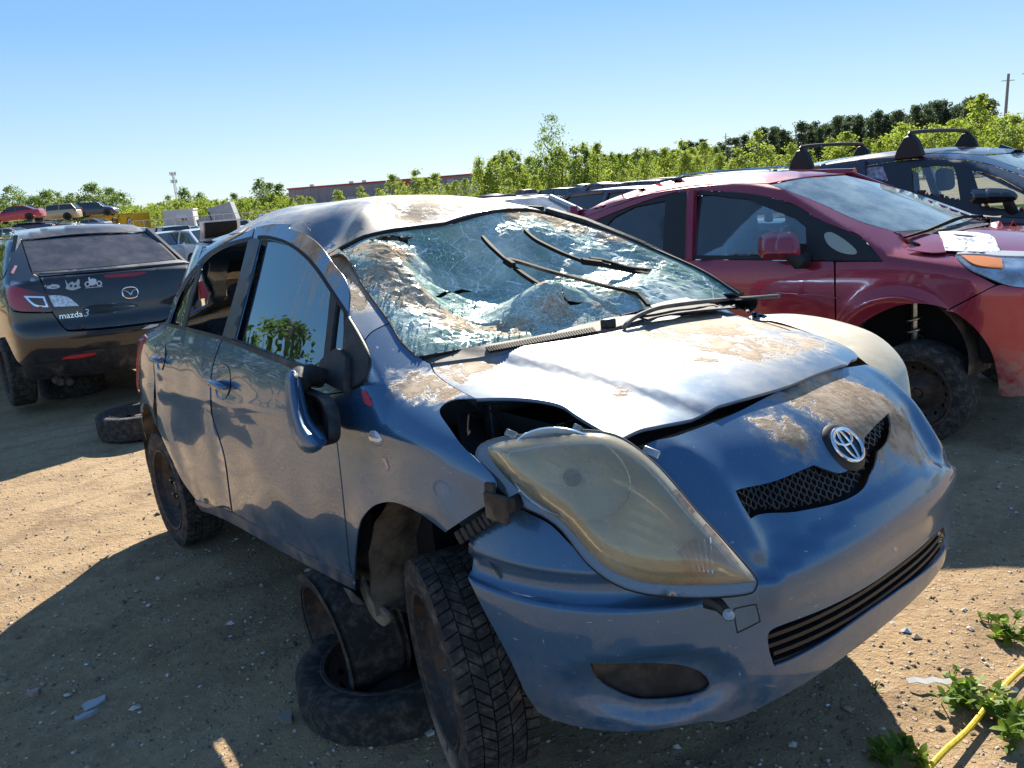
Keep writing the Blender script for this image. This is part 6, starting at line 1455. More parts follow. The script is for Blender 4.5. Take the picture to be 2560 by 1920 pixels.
m = MB(); loft_body(m, [(.72,.62,.34,.74,.80),(.5,.78,.28,.86,.92),(.0,.83,.2,1.0,1.04),(-.5,.84,.2,1.0,1.02),(-1.5,.84,.2,1.0,1.02),(-2.6,.83,.2,1.02,1.04),(-3.2,.78,.3,1.05,1.08),(-3.55,.66,.36,1.0,1.05)]); m.build('body', P_NAVY, mpv, smooth=True)
m = MB(); m.grid(lambda u, v: (lerp(-1.0,-3.3,u), lerp(-.56,.56,v), BS.roof(lerp(-1.0,-3.3,u))-BS.crown*abs(2*v-1)**2.4-.014), 10, 8)
for s in (-1,1):
    for a_, b_ in (((-1.62,s*.82,1.03),(-1.72,s*.63,1.54)), ((-2.6,s*.80,1.05),(-2.7,s*.62,1.52)), ((-3.2,s*.76,1.08),(-3.3,s*.58,1.45))): m.tube([a_, b_], .045, 6)
m.tube([(-.12,.72,1.12),(-1.0,.58,1.55)], .035, 6); m.build('cabin_frame', P_NAVY, mpv, smooth=True)
for x in (0.0,-2.75):
    for s in (-1,1): add_wheel(mpv, (x, s*.77, .22), rotz=0 if s < 0 else math.pi, R=.315, W=.2, r=.205, blocks=False, studs=0)
m = MB(); m.box((-1.3,0,.26), (2.8,1.3,.10)); m.build('underbody', M_DARK, mpv)
# ---------------------------------------------------------------- ground
def horizon_y(px): return 545.5-(px-312.7)*.0737
def place(px, dist):
    d = pix_dir(px, horizon_y(px)); k = dist/math.hypot(d[0], d[1]); x, y = d[0]*k, d[1]*k
    return (x, y, gz(x, y))
def gz(x, y):
    d = math.hypot(x, y)
    if d < 14: return 0.0
    f = .12+.88*sstep(.20, -.30, x/d)
    return -.62*f*sstep(14, 44, d)
def ground_material():
    t = NT('yard_dirt'); co = t.co()
    big = t.noise(.55, 5, .6); mid = t.noise(2.3, 6, .62); fine = t.noise(23, 6, .7); grit = t.noise(95, 4, .7)
    c = t.mix(t.ramp(big, .35, .66), (.33,.222,.125), (.425,.305,.180)); c = t.mix(t.ramp(mid, .46, .70, 0, .75), c, (.20,.128,.075))
    c = t.mix(t.ramp(fine, .40, .72, 0, .55), c, (.50,.38,.24)); c = t.mix(t.ramp(grit, .56, .74, 0, .6), c, (.15,.105,.07))
    st = t.voro(34, 'F1', out='Distance'); sc = t.voro(34, 'F1', out='Color'); sm = t.ramp(st, .34, .24); keep = t.ramp(t.sep(0, sc), .55, .6)
    c = t.mix(t.math('MULTIPLY', t.math('MULTIPLY', sm, keep), .55), c, t.mix(t.sep(1, sc), (.26,.22,.18), (.55,.47,.37)))
    tr = t.wave(.9, t.vscale((1,1,1), rot=(0,0,.9)), 6.0, 'X', 1.4); c = t.mix(t.ramp(tr, .75, 1.0, 0, .28), c, (.20,.14,.09))
    oil = t.ramp(t.noise(.9, 4, .6, t.vscale((1,1,1), off=(7,3,0))), .66, .76, 0, .55); c = t.mix(oil, c, (.16,.10,.065))
    h = t.math('ADD', t.math('MULTIPLY', fine, .6), t.math('ADD', t.math('MULTIPLY', grit, .35), t.math('MULTIPLY', t.math('MULTIPLY', sm, keep), .5)))
    return t.done(t.bsdf(c, .95, normal=t.bump(h, .85, .025), spec=.2))
xs = sorted(set([round(-6+.09*i, 3) for i in range(134)]+[s*(6+2.2*1.24**k) for k in range(28) for s in (-1,1)]))
ys = sorted(set([round(-1+.09*i, 3) for i in range(112)]+[9+.25*1.23**k for k in range(42)]+[-1-1.5*1.5**k for k in range(12)]))
def gnoise(x, y):
    d = math.hypot(x, y); a = .016*(1-sstep(7, 14, d))
    v = noise.noise(Vector((x*.9, y*.9, 0)))*.8+noise.noise(Vector((x*3.1, y*3.1, 4)))*.45+noise.noise(Vector((x*8, y*8, 9)))*.2
    r = (x*.62-y*.78)                        # wheel ruts along the lane between the rows
    for c0_ in (-3.35,-2.95,-3.9,-4.35,-1.2,-.8):
        q_ = (r-c0_)/.09
        if abs(q_) < 2.5: v -= .9*math.exp(-q_*q_)*(.75+.25*math.sin((x*.78+y*.62)*46))
    return a*v-.006
gv = [(x, y, gz(x, y)+gnoise(x, y)) for x in xs for y in ys]; ny = len(ys)
gf = [(i*ny+j, (i+1)*ny+j, (i+1)*ny+j+1, i*ny+j+1) for i in range(len(xs)-1) for j in range(ny-1)]
ground = mesh_obj('ground', gv, gf, ground_material(), smooth=True); tag(ground, kind='structure')
# gravel: loose stones too many to count
m = MB(); rg = random.Random(21)
def stone(m, x, y, s, z=0, flat=.55):
    a = rg.random()*6.28; vs = []
    for (px, py, pz) in ((1,0,0),(.3,.9,.1),(-.8,.5,0),(-.7,-.6,.1),(.4,-.8,0),(.1,.1,.9),(0,0,-.6)):
        k = s*rg.uniform(.7,1.25); X, Y = px*k, py*k*.8; vs.append((x+X*math.cos(a)-Y*math.sin(a), y+X*math.sin(a)+Y*math.cos(a), z+pz*k*flat))
    m.add(vs, [(0,1,5),(1,2,5),(2,3,5),(3,4,5),(4,0,5),(1,0,6),(2,1,6),(3,2,6),(4,3,6),(0,4,6)], rg.choice((0,0,0,0,1,1,1,2,2,2,0,1)) if rg.random() > .02 else 3)
for k in range(13000):
    r = 1.1+6.5*rg.random()**1.7; a = rg.uniform(-.72,.74); x, y = r*math.sin(a), r*math.cos(a)
    s = rg.choice((.003,.004,.005,.006,.008,.010)) if rg.random() < .97 else rg.uniform(.012,.024); stone(m, x, y, s, gnoise(x, y)+s*.15)
grav = m.build('gravel', [simple('stone_tan', (.36,.28,.20), .9), simple('stone_brown', (.17,.125,.09), .9), simple('stone_pale', (.56,.50,.43), .9), simple('glass_bit', (.62,.70,.72), .25)]); tag(grav, 'loose gravel strewn over the yard dirt', 'gravel', kind='stuff')
del grav['category']; del grav['label']
# bits of rubbish lying about, each where it lies in the photograph
def plate(name, pts, h, mat, label, cat):
    P = [on_ground(*q) for q in pts]; c = tuple(sum(p[i] for p in P)/len(P) for i in range(2)); o = empty(name, (c[0], c[1], 0)) if False else None
    m = MB(); m.prism([(p[0]-c[0], p[1]-c[1]) for p in P], lambda a, b: (a, b, .0+gnoise(c[0], c[1])), lambda a, b: (a, b, h+.006*math.sin(a*30)+gnoise(c[0], c[1])))
    o = m.build(name, mat); o.location = (c[0], c[1], 0); return tag(o, label, cat)
ZG = zoomset(0, 1300, 900/2212)
plate('plastic_shard', ZG((497,1128),(535,1105),(610,1088),(645,1075),(650,1105),(600,1140),(520,1172)), .006, simple('grey_shard', (.34,.36,.38), .5), 'flat grey plastic shard lying in the blue car shadow', 'shard')
plate('plastic_strip', ZG((458,1215),(520,1188),(610,1172),(560,1200),(470,1232)), .010, simple('grey_strip', (.30,.33,.36), .5), 'narrow grey plastic strip beside a flat shard', 'strip')
plate('flat_stone', ZG((158,1062),(190,1045),(250,1040),(235,1062),(200,1078)), .015, simple('flat_stone_brown', (.36,.26,.20), .9), 'flat brown stone in the shade beside the plastic shard', 'stone')
plate('flat_stone', ZG((1710,1225),(1740,1195),(1800,1205),(1795,1245),(1740,1255)), .02, simple('flat_stone_grey', (.22,.19,.165), .9), 'flat dark stone in the shade near the lying wheel', 'stone')
plate('flat_stone', Z5((1128,1530),(1150,1520),(1165,1535),(1140,1545)), .01, simple('flat_stone_pale', (.5,.48,.44), .9), 'small pale stone beside the lying wheel', 'stone')
ZH = zoomset(1900, 1400, 660/2106)
m = MB(); sp = [Vector(on_ground(*q)) for q in ZH((1185,997),(1260,1000),(1330,1005),(1400,998),(1480,1008),(1560,1006))]; c0 = sp[0]
for i in range(len(sp)-1):
    a, b = sp[i]-c0, sp[i+1]-c0; z0_, z1_ = .006+.006*(i % 2), .006+.006*((i+1) % 2); w_ = Vector((0,.020,-.006)); m.add([a+Vector((0,0,z0_)), b+Vector((0,0,z1_)), b+w_+Vector((0,0,z1_+.012)), a+w_+Vector((0,0,z0_+.012)), a+Vector((0,0,z0_-.002)), b+Vector((0,0,z1_-.002)), b+w_+Vector((0,0,z1_+.010)), a+w_+Vector((0,0,z0_+.010))], [(0,1,2,3),(7,6,5,4),(0,4,5,1),(3,2,6,7)])
o = m.build('plastic_strip', simple('white_plastic', (.72,.70,.66), .5)); o.location = c0; tag(o, 'twisted white plastic strip lying by the green weeds', 'strip')
rp = [Vector(on_ground(*q)) for q in ZD((1995,1680),(2040,1635),(2085,1590),(2120,1548),(2150,1515),(2185,1472),(2215,1445),(2260,1400))]; c0 = rp[0].copy()
m = MB(); m.tube(catmull([tuple(p-c0+Vector((0,0,.012+.008*(i % 3 == 1)))) for i, p in enumerate(rp)], 6), .0085, 8)
def rope_mat():
    t = NT('yellow_rope'); return t.done(t.bsdf(t.mix(t.ramp(t.noise(60, 4), .4, .7), (.80,.56,.02), (.55,.36,.02)), .55, normal=t.bump(t.wave(60, None, 2), .4, .003)))
o = m.build('yellow_rope', rope_mat(), smooth=True); o.location = c0; tag(o, 'yellow rope lying across the weeds in front of the cars', 'rope')
# weeds: every leaf its own piece
def leaf_mat(name, a, b, tr=.45):
    t = NT(name); oi = t.n.new('ShaderNodeObjectInfo'); c = t.mix(oi.outputs['Random'], a, b); c = t.mix(t.ramp(t.noise(5, 3), .35, .65, 0, .5), c, tuple(k*.6 for k in a))
    return t.done(t.mixs(tr, t.bsdf(c, .55, spec=.3), t.transl(t.mix(.25, c, (.35,.42,.04)))))
M_WEED = leaf_mat('weed_leaf', (.13,.24,.03), (.22,.34,.05), .55)
lv = []; lf = []
for i in range(5):
    u = i/4; wv = .5*math.sin(math.pi*min(1, u*.92+.08))**.8; lv += [(u, -wv*.62, .10*math.sin(u*2.6)-.02), (u, 0, .10*math.sin(u*2.6)-.09*wv), (u, wv*.62, .10*math.sin(u*2.6)-.02)]
for i in range(4): a = i*3; lf += [(a, a+1, a+4, a+3), (a+1, a+2, a+5, a+4)]
leaf_me = bpy.data.meshes.new('leaf'); leaf_me.from_pydata(lv, [], lf); leaf_me.materials.append(M_WEED); leaf_me.polygons.foreach_set('use_smooth', [True]*len(leaf_me.polygons))
def weed(q, n, rad, size, label):
    p = on_ground(*q); w = empty('weed', (p[0], p[1], gnoise(p[0], p[1]))); tag(w, label, 'weed', 'weeds growing in the dirt')
    m = MB(); heads = []
    for k in range(max(3, n//8)):
        a = rg.random()*6.28; r = rad*math.sqrt(rg.random()); h = rg.uniform(.02,.055); tip = (r*math.cos(a), r*math.sin(a), h); m.tube([(r*.4*math.cos(a), r*.4*math.sin(a), -.01), (r*.8*math.cos(a), r*.8*math.sin(a), h*.6), tip], [.0022,.0018,.0012], 5); heads.append(tip)
    m.build('stem', simple('weed_stem', (.12,.16,.05), .7), w)
    for k in range(n):
        h = heads[k % len(heads)]; l = link(bpy.data.objects.new('leaf', leaf_me), w); l.location = (h[0]+rg.uniform(-.01,.01), h[1]+rg.uniform(-.01,.01), max(.006, h[2]-rg.random()*.03))
        l.rotation_euler = (rg.uniform(-.4,.4), rg.uniform(-.9,.25), rg.random()*6.28); s = size*rg.uniform(.75,1.55); l.scale = (s, s*.8, s)
weed(ZH((1040,1460))[0], 46, .060, .034, 'dense green weed clump at the edge of the blue car shadow'); weed(ZH((1120,1600))[0], 30, .055, .030, 'low green weed clump in front of the blue car shadow')
weed(ZH((1280,1640))[0], 22, .045, .028, 'low green weed clump in front of the blue car shadow')
weed(ZH((1450,1100))[0], 26, .05, .032, 'leafy green weed beside the white plastic strip'); weed(ZH((1600,1090))[0], 34, .06, .034, 'leafy green weed beside the white plastic strip'); weed(ZH((1760,1150))[0], 44, .07, .038, 'broad green weed touching the yellow rope')
weed(ZH((1960,1200))[0], 40, .07, .036, 'broad green weed touching the yellow rope'); weed(ZH((2040,1330))[0], 34, .06, .036, 'green weed clump beyond the yellow rope'); weed(ZH((1520,910))[0], 10, .025, .026, 'tiny green sprout behind the white plastic strip')
weed(ZH((2040,640))[0], 40, .07, .034, 'green weed clump at the edge of the red car shadow'); weed(ZH((1990,520))[0], 30, .06, .032, 'green weed clump at the edge of the red car shadow'); weed(ZH((1820,500))[0], 16, .05, .02, 'small yellowish weed at the edge of the red car shadow'); weed(ZH((2095,1420))[0], 26, .05, .038, 'green weed clump beyond the yellow rope'); weed(ZH((905,1010))[0], 5, .012, .016, 'single tiny sprout in the gravel by the blue bumper')

# ---------------------------------------------------------------- old wheels holding up and lying round the cars
def loose_wheel(label, loc, rot, R=.295, W=.19, r=.20, bare=False, name='old_wheel', tyre=True):
    w = link(bpy.data.objects.new(name, rim_mesh(r, W*.9, 12, 'slot'))); w.location = loc; w.rotation_euler = rot; tag(w, label, 'wheel')
    if tyre: link(bpy.data.objects.new('tyre', tyre_mesh(R, W, r, False)), w)
    return w
loose_wheel('old wheel lying flat in the dirt under the blue car', (-.50,2.34,.062), (math.radians(-90),0,0), R=.295, W=.135)
loose_wheel('rusty steel wheel standing on the lying wheel under the blue car', (-.61, 2.40, .215), (math.radians(5),0,math.radians(-56)), R=.222, W=.20, r=.182)
p = on_ground(*ZD((287,945))[0]); loose_wheel('old tyre lying flat behind the blue car', (p[0], p[1]+.15, .09), (math.radians(-90),0,.4), R=.30, W=.18)
for nm_, F_, lx, ly in (('red', NF, -.55, -.45), ('red', NF, -2.05, .45)):
    p = F_.w((lx, ly, 0)); loose_wheel('old wheel lying flat under the red hatchback %s' % ('front' if lx > -1 else 'rear'), (p[0], p[1], .09), (math.radians(-90),0,0))
    loose_wheel('steel wheel standing on edge under the red hatchback %s' % ('front' if lx > -1 else 'rear'), (p[0], p[1], .36), (0,0,.5), R=.20, W=.18, r=.17)
for lx, ly in ((.35,.3),(2.2,-.3)):
    p = MF.w((lx, ly, 0)); loose_wheel('old wheel lying flat under the grey saloon %s' % ('rear' if lx < 1 else 'front'), (p[0], p[1], .09), (math.radians(-90),0,0)); loose_wheel('steel wheel standing on edge under the grey saloon %s' % ('rear' if lx < 1 else 'front'), (p[0], p[1], .33), (0,0,.5), R=.17, W=.18, r=.145)
# ---------------------------------------------------------------- trees
def crown_mesh(kind, seed):
    r = random.Random(seed); vs = []; fs = []
    def leaf(c, s, up=.3):
        a = Vector((r.gauss(0,1), r.gauss(0,1), r.gauss(0,1)*.8)); a = a.normalized() if a.length else Vector((1,0,0)); b = a.orthogonal().normalized(); b = Matrix.Rotation(r.random()*6.28, 3, a) @ b
        u, v = b*s, a.cross(b)*s*.62; n = len(vs); vs.extend([tuple(c-u), tuple(c+v*.9), tuple(c+u), tuple(c-v)]); fs.append((n, n+1, n+2, n+3))
    if kind in ('poplar', 'bush', 'round', 'airy'):
        nb, nl, ls = {'poplar': (70,24,.020), 'bush': (56,30,.030), 'round': (75,26,.023), 'airy': (70,15,.016)}[kind]
        for k in range(nb):
            t = r.random()
            if kind == 'poplar': z = .14+.86*t; rad = .20*(1-t)**.75*(.55+.75*math.sin(min(1, t*3)*1.57))+.012
            elif kind == 'bush': z = .05+.95*t; rad = .46*math.sqrt(max(0, 1-(1.6*t-.6)**2))*.95+.02
            elif kind == 'airy': z = .30+.70*t; rad = .30*math.sin(math.pi*(t*.86+.10))**.8
            else: z = .20+.80*t; rad = .34*math.sin(math.pi*(t*.84+.13))**.75
            a = r.random()*6.28; q = rad*math.sqrt(r.uniform(.15,1.05)); c = Vector((q*math.cos(a), q*math.sin(a), min(z, .985))); cr = r.uniform(.035,.075)*(1.25 if kind in ('round','bush') else 1)*(1-.5*t)
            for j in range(nl): leaf(c+Vector((r.gauss(0,cr), r.gauss(0,cr), r.gauss(0,cr*.9))), ls*r.uniform(.6,1.3))
        if kind in ('poplar','airy'):
            for j in range(14): leaf(Vector((r.gauss(0,.012), r.gauss(0,.012), r.uniform(.93,1.02))), ls*.8)
    else:                                  # pine: clumped tiers, bare lower stem, ragged top
        for k in range(50):
            t = r.random(); z = .22+.72*t; rad = .20*(1-t)**.9*(.6+.4*math.sin(t*21+seed))+.012; a = r.random()*6.28; q = rad*r.uniform(.35,1.1); c = Vector((q*math.cos(a), q*math.sin(a), z))
            for j in range(36): leaf(c+Vector((r.gauss(0,.045), r.gauss(0,.045), r.gauss(0,.018))), .021*r.uniform(.6,1.3))
    me = bpy.data.meshes.new('crown'); me.from_pydata(vs, [], fs); me.update(); return me
def trunk_mesh(kind, seed):
    r = random.Random(seed+50); m = MB(); top = {'bush': .5, 'pine': .95}.get(kind, .88); r0 = {'bush': .02, 'pine': .018}.get(kind, .013)
    m.tube([(r.gauss(0,.006)*i, r.gauss(0,.006)*i, -.03+top*i/6) for i in range(7)], [r0*(1-.13*i) for i in range(7)], 6)
    for k in range(9):
        z = r.uniform(.18,.8)*top; a = r.random()*6.28; L_ = r.uniform(.08,.2)*(1-z*.6); m.tube([(0,0,z), (L_*.5*math.cos(a), L_*.5*math.sin(a), z+L_*.35), (L_*math.cos(a), L_*math.sin(a), z+L_*.85)], [.006,.004,.002], 4)
    o = m.build('trunk', M_BARK, None, smooth=True); me = o.data; bpy.data.objects.remove(o); return me
M_BARK = simple('bark', (.13,.10,.075), .9, nscale=30)
def fol(name, a, b, tr): 
    t = NT(name); oi = t.n.new('ShaderNodeObjectInfo'); c = t.mix(oi.outputs['Random'], a, b); c = t.mix(t.ramp(t.noise(7, 4, .6), .30, .70, 0, .8), c, tuple(k*1.5 for k in b)); c = t.mix(t.ramp(t.noise(3.5, 3), .5, .75, 0, .6), c, tuple(k*.45 for k in a))
    return t.done(t.mixs(tr, t.bsdf(c, .6, spec=.25), t.transl(t.mix(.3, c, tuple(min(1, k*1.6) for k in b)))))
M_FOL = {'bright': fol('foliage_bright', (.095,.165,.028), (.23,.29,.045), .58), 'mid': fol('foliage_mid', (.075,.135,.032), (.13,.19,.045), .52), 'pine': fol('foliage_pine', (.045,.072,.036), (.075,.105,.05), .38)}
_tp = {}
def tree(kind, tone, px, dist, h, label, group, seed=None, wide=1.0):
    seed = seed if seed is not None else rg.randrange(4); key = (kind, tone, seed)
    if key not in _tp:
        c = crown_mesh(kind, seed*7+3); c.materials.append(M_FOL[tone]); _tp[key] = (trunk_mesh(kind, seed), c)
    p = place(px, dist) if px is not None else (dist[0], dist[1], 0)
    t = empty({'pine': 'pine_tree', 'bush': 'shrub'}.get(kind, 'young_tree'), (p[0], p[1], p[2]-.1), (0,0,rg.random()*6.28)); tag(t, label, {'pine': 'pine tree', 'bush': 'shrub'}.get(kind, 'tree'), group)
    w = wide*rg.uniform(.9,1.15); t.scale = (h*w, h*w, h)
    link(bpy.data.objects.new('trunk', _tp[key][0]), t); link(bpy.data.objects.new('crown', _tp[key][1]), t)
    return t
rg = random.Random(99)
U = rg.uniform
for i in range(15): tree('round', 'mid', -60+i*26+U(-8,8), U(150,172), U(6.4,8.6) if i % 4 else U(8,9.3), 'dull green leafy tree behind the stacked wrecks', 'trees behind the stacked wrecks')
for i in range(34): tree('bush', 'bright', 290+i*13+U(-7,7), U(118,150), U(3.2,4.6), 'bright green shrub behind the trailers and container', 'shrubs behind the trailers')
for px_, h_ in ((470,6.2),(505,5.6),(656,7.0),(680,6.4),(704,6.2),(590,5.0),(428,5.4)): tree('poplar', 'mid', px_, U(135,150), h_, 'taller dull green tree among the shrubs behind the trailers', 'taller trees behind the trailers', wide=1.35)
for px_, h_ in ((730,3.4),(755,3.8),(775,3.4),(848,4.0),(905,4.2),(950,4.0),(985,6.0),(1008,4.6),(1045,6.2),(1070,4.8),(1092,5.6),(1120,3.6),(1140,4.0),(1165,4.2)): tree('poplar', 'bright', px_, U(120,140), h_, 'small green tree in front of the long grey building', 'trees in front of the grey building', wide=1.5)
for i in range(46):
    px_ = 1195+i*13.3+U(-6,6); tree('poplar', 'bright' if i % 3 else 'mid', px_, U(100,128), U(5.4,7.0)-(.7 if px_ > 1550 else 0), 'slim bright green tree in the row behind the far parked cars' if i % 3 else 'slim dull green tree in the row behind the far parked cars', 'tree row behind the far cars', wide=1.2)
tree('airy', 'mid', 1382, 112, 11.2, 'tall thin airy tree rising above the tree row', None, wide=.85); tree('airy', 'mid', 1368, 118, 9.0, 'second thin airy tree beside the tall airy one', None, wide=.8)
for px_, h_ in ((1272,3.0),(1338,3.2),(1558,3.0)): tree('poplar', 'bright', px_, 86, h_, 'very small yellow green tree standing before the tree row', 'saplings before the tree row', wide=1.7)
for i in range(12): tree('poplar', 'bright', 1700+i*46+U(-16,16), U(84,104), U(3.6,5.6)+(1.0 if i in (4,9) else 0), 'bright green young tree in front of the dark pines', 'young trees before the pines', wide=1.5)
for i in range(19): tree('round' if i % 2 else 'poplar', 'bright', 2225+i*22+U(-8,8), U(78,96), U(3.9,5.4), 'large bright green tree behind the navy people carrier' if i % 2 else 'slim bright green tree behind the navy people carrier', 'trees behind the people carrier', wide=1.15 if i % 2 else 1.5)
tree('poplar', 'bright', 2440, 84, 6.9, 'tallest bright green tree behind the navy people carrier', None, wide=1.3)
for i in range(96):
    px_ = 1660+i*8.6+U(-6,6); top = lerp(12.0, 18.6, clamp((px_-1700)/720))*U(.74,1.05); tree('pine', 'pine', px_, U(232,275), top, 'dark green pine on the wooded rise', 'pines on the wooded rise', wide=.92)
for i in range(16): tree('pine', 'pine', 1480+i*14+U(-5,5), U(250,280), U(9.5,12), 'dark green pine on the wooded rise', 'pines on the wooded rise', wide=1.2)
# wood that reads as one mass along the horizon
vs = []; fs = []; rw_ = random.Random(4)
for k in range(30000):
    az_ = rw_.uniform(-1.45, 1.45); px_ = az_*1944; dist = rw_.uniform(300, 430); h_ = 6+3*noise.noise(Vector((px_*.012, 0, 0)))+1.6*noise.noise(Vector((px_*.06, 3, 0))); d = (dist*math.sin(az_), dist*math.cos(az_), gz(dist*math.sin(az_), dist*math.cos(az_))); z = d[2]+rw_.random()**.7*h_; c = Vector((d[0], d[1], z)); s = rw_.uniform(.35,.9)
    a = Vector((rw_.gauss(0,1), rw_.gauss(0,1), rw_.gauss(0,1))).normalized(); b = a.orthogonal().normalized(); e = a.cross(b); n = len(vs); vs += [tuple(c-b*s), tuple(c+e*s), tuple(c+b*s), tuple(c-e*s)]; fs.append((n, n+1, n+2, n+3))
fw_ = mesh_obj('far_wood', vs, fs, M_FOL['mid']); tag(fw_, kind='stuff')
# trees further along the left of the yard, seen mirrored in the door glass
for i in range(12):
    a = math.radians(lerp(129, 166, i/11)); d = U(44,56); t = tree('round', 'mid', None, (d*math.cos(a), d*math.sin(a)), U(7.5,10.5), 'leafy tree mirrored in the blue car door glass', 'trees mirrored in the door glass')

# ---------------------------------------------------------------- far structures
def wall_between(name, a, b, z0, z1, thick, mat, parent): 
    A, B = Vector(a), Vector(b); d = (B-A); n = Vector((-d.y, d.x, 0)).normalized()*thick; m = MB()
    m.add([(A.x,A.y,z0),(B.x,B.y,z0),(B.x,B.y,z1),(A.x,A.y,z1),(A.x+n.x,A.y+n.y,z0),(B.x+n.x,B.y+n.y,z0),(B.x+n.x,B.y+n.y,z1),(A.x+n.x,A.y+n.y,z1)], [(0,1,2,3),(5,4,7,6),(3,2,6,7),(1,5,6,2),(4,0,3,7),(0,4,5,1)]); return m.build(name, mat, parent)
A, B = Vector(place(726, 258)[:2]+(0,)), Vector(place(1202, 232)[:2]+(0,)); bld = empty('warehouse', (0,0,0)); tag(bld, 'long low grey warehouse with red roof trim beyond the trees', 'building')
M_WALL = simple('mauve_cladding', (.26,.235,.25), .7, nscale=.5, namt=.08)
wall_between('wall', A, B, -1, 6.75, 30, M_WALL, bld); D = (B-A).normalized(); Nn = Vector((D.y, -D.x, 0))
wall_between('roof_trim', A+Nn*.2-D*.4, B+Nn*.2+D*.4, 6.55, 7.0, .5, simple('red_trim', (.36,.04,.035), .5), bld)
Lb = (B-A).length
for k in range(24):
    a = A+D*(Lb*(k+.5)/24)+Nn*.06; wall_between('wall_panel', a-D*(Lb/48-.12), a+D*(Lb/48-.12), .2, 6.3, .1, M_WALL, bld)
for f in (.32,.40,.66,.72,.78,.92):
    a = A+D*(Lb*f)+Nn*.12; wall_between('dock_door', a, a+D*2.6, -.2, 3.1, .1, simple('dock_door_paint', (.42,.42,.44), .6), bld)
a = A+D*(Lb*.60)+Nn*.14; wall_between('sign', a, a+D*3.2, 4.9, 6.4, .1, simple('red_sign', (.50,.03,.03), .5), bld); a = A+D*(Lb*.84)+Nn*.14; wall_between('sign', a, a+D*2.2, 4.6, 5.9, .1, simple('grey_sign', (.35,.36,.40), .5), bld)
for f in (.08,.30,.37,.55): a = A+D*(Lb*f)-Nn*6; m = MB(); m.box((a.x, a.y, 7.2), (1.2,1.2,1.1)); m.build('roof_vent', M_STEEL, bld)
p = place(1806, 300); m = MB(); m.box((0,0,2.2), (26,10,6.2)); o = m.build('pale_shed', simple('pale_cladding', (.55,.58,.60), .7)); o.location = p; tag(o, 'pale low shed between the trees below the pines', 'building')
# mast
mast = empty('radio_mast', place(449, 520)); tag(mast, 'slim lattice radio mast with antennas on top', 'mast'); H_ = 26.5
for k in range(3):
    a = k*2.094; m = MB(); m.tube([(1.1*math.cos(a), 1.1*math.sin(a), -1), (.55*math.cos(a), .55*math.sin(a), H_)], .12, 6); m.build('mast_leg', M_STEEL, mast)
m = MB()
for i in range(20):
    for k in range(3):
        z0_, z1_ = H_*i/20, H_*(i+1)/20; r0_, r1_ = lerp(1.1,.55,i/20), lerp(1.1,.55,(i+1)/20); a, b = k*2.094, (k+1)*2.094; m.tube([(r0_*math.cos(a), r0_*math.sin(a), z0_), (r1_*math.cos(b), r1_*math.sin(b), z1_)], .06, 4)
m.build('lattice', M_STEEL, mast)
for z in (H_-.6, H_-5.0):
    for k in range(5): a = k*1.257; m = MB(); m.box((1.7*math.cos(a), 1.7*math.sin(a), z), (.35,.5,2.0), Matrix.Rotation(a, 3, 'Z')); m.tube([(0,0,z), (1.7*math.cos(a), 1.7*math.sin(a), z)], .08, 4); m.build('antenna', M_STEEL, mast)
# yellow container with its markings
c0, c1 = Vector(place(265, 104)), Vector(place(372, 112)); D = (c1-c0); D.z = 0; Lc = D.length; D.normalize(); Nn = Vector((D.y, -D.x, 0)); cz = c0.z
con = empty('shipping_container', tuple(c0)); tag(con, 'yellow shipping container with black markings and a diamond placard', 'container')
con.rotation_euler = (0,0,math.atan2(D.y, D.x)); YEL = simple('container_yellow', (.62,.42,.015), .55, nscale=1.2, namt=.12, dirt=.25)
m = MB(); m.box((Lc/2,1.2,1.45), (Lc-.1,2.4,2.6)); m.build('container_box', YEL, con)
for k in range(int(Lc/.28)): m = MB(); m.box((.2+k*.28, -.02, 1.45), (.14,.06,2.35)); m.build('corrugation', YEL, con)
for z in (.2,2.75): m = MB(); m.box((Lc/2,-.02,z), (Lc,.12,.14)); m.build('rail', YEL, con)
for x in (0,Lc): m = MB(); m.box((x,-.02,1.45), (.16,.14,2.7)); m.build('corner_post', YEL, con)
for k in range(12): m = MB(); m.box((2.6+k*.26,-.09,2.76), (.12,.02,.10)); m.build('edge_mark', M_BLACKTRIM, con)
INK = simple('black_print', (.02,.02,.022), .7)
m = MB(); m.tube([(1.55+.52*math.cos(t), -.12, 2.05+.33*math.sin(t)) for t in [2*math.pi*i/28 for i in range(28)]], .07, 6, closed=True); m.tube([(1.15,-.12,2.05),(1.95,-.12,2.05)], .05, 5); m.build('drum_logo', INK, con)
text_part('lettering', 'TIGER', Vector((1.6,-.10,1.25)), Vector((0,-1,0)), Vector((1,0,0)), .62, INK, con, .01); text_part('lettering', 'C', Vector((2.55,-.10,2.30)), Vector((0,-1,0)), Vector((1,0,0)), .75, INK, con, .01)
m = MB(); m.prism([(.55,.95),(.75,1.05),(.82,1.4),(.66,1.95),(.52,1.5),(.45,1.2)], lambda a, b: (a,-.11,b), lambda a, b: (a,-.09,b)); m.build('flame_mark', simple('brown_print', (.16,.07,.02), .7), con)
for r_, y_, mt in ((.62,-.10,INK),(.50,-.115,simple('placard_grey', (.50,.47,.48), .6)),(.20,-.13,INK)): m = MB(); m.prism([(4.55-r_,1.75),(4.55,1.75-r_),(4.55+r_,1.75),(4.55,1.75+r_)], lambda a, b: (a, y_, b), lambda a, b: (a, y_+.02, b)); m.build('diamond_placard', mt, con)
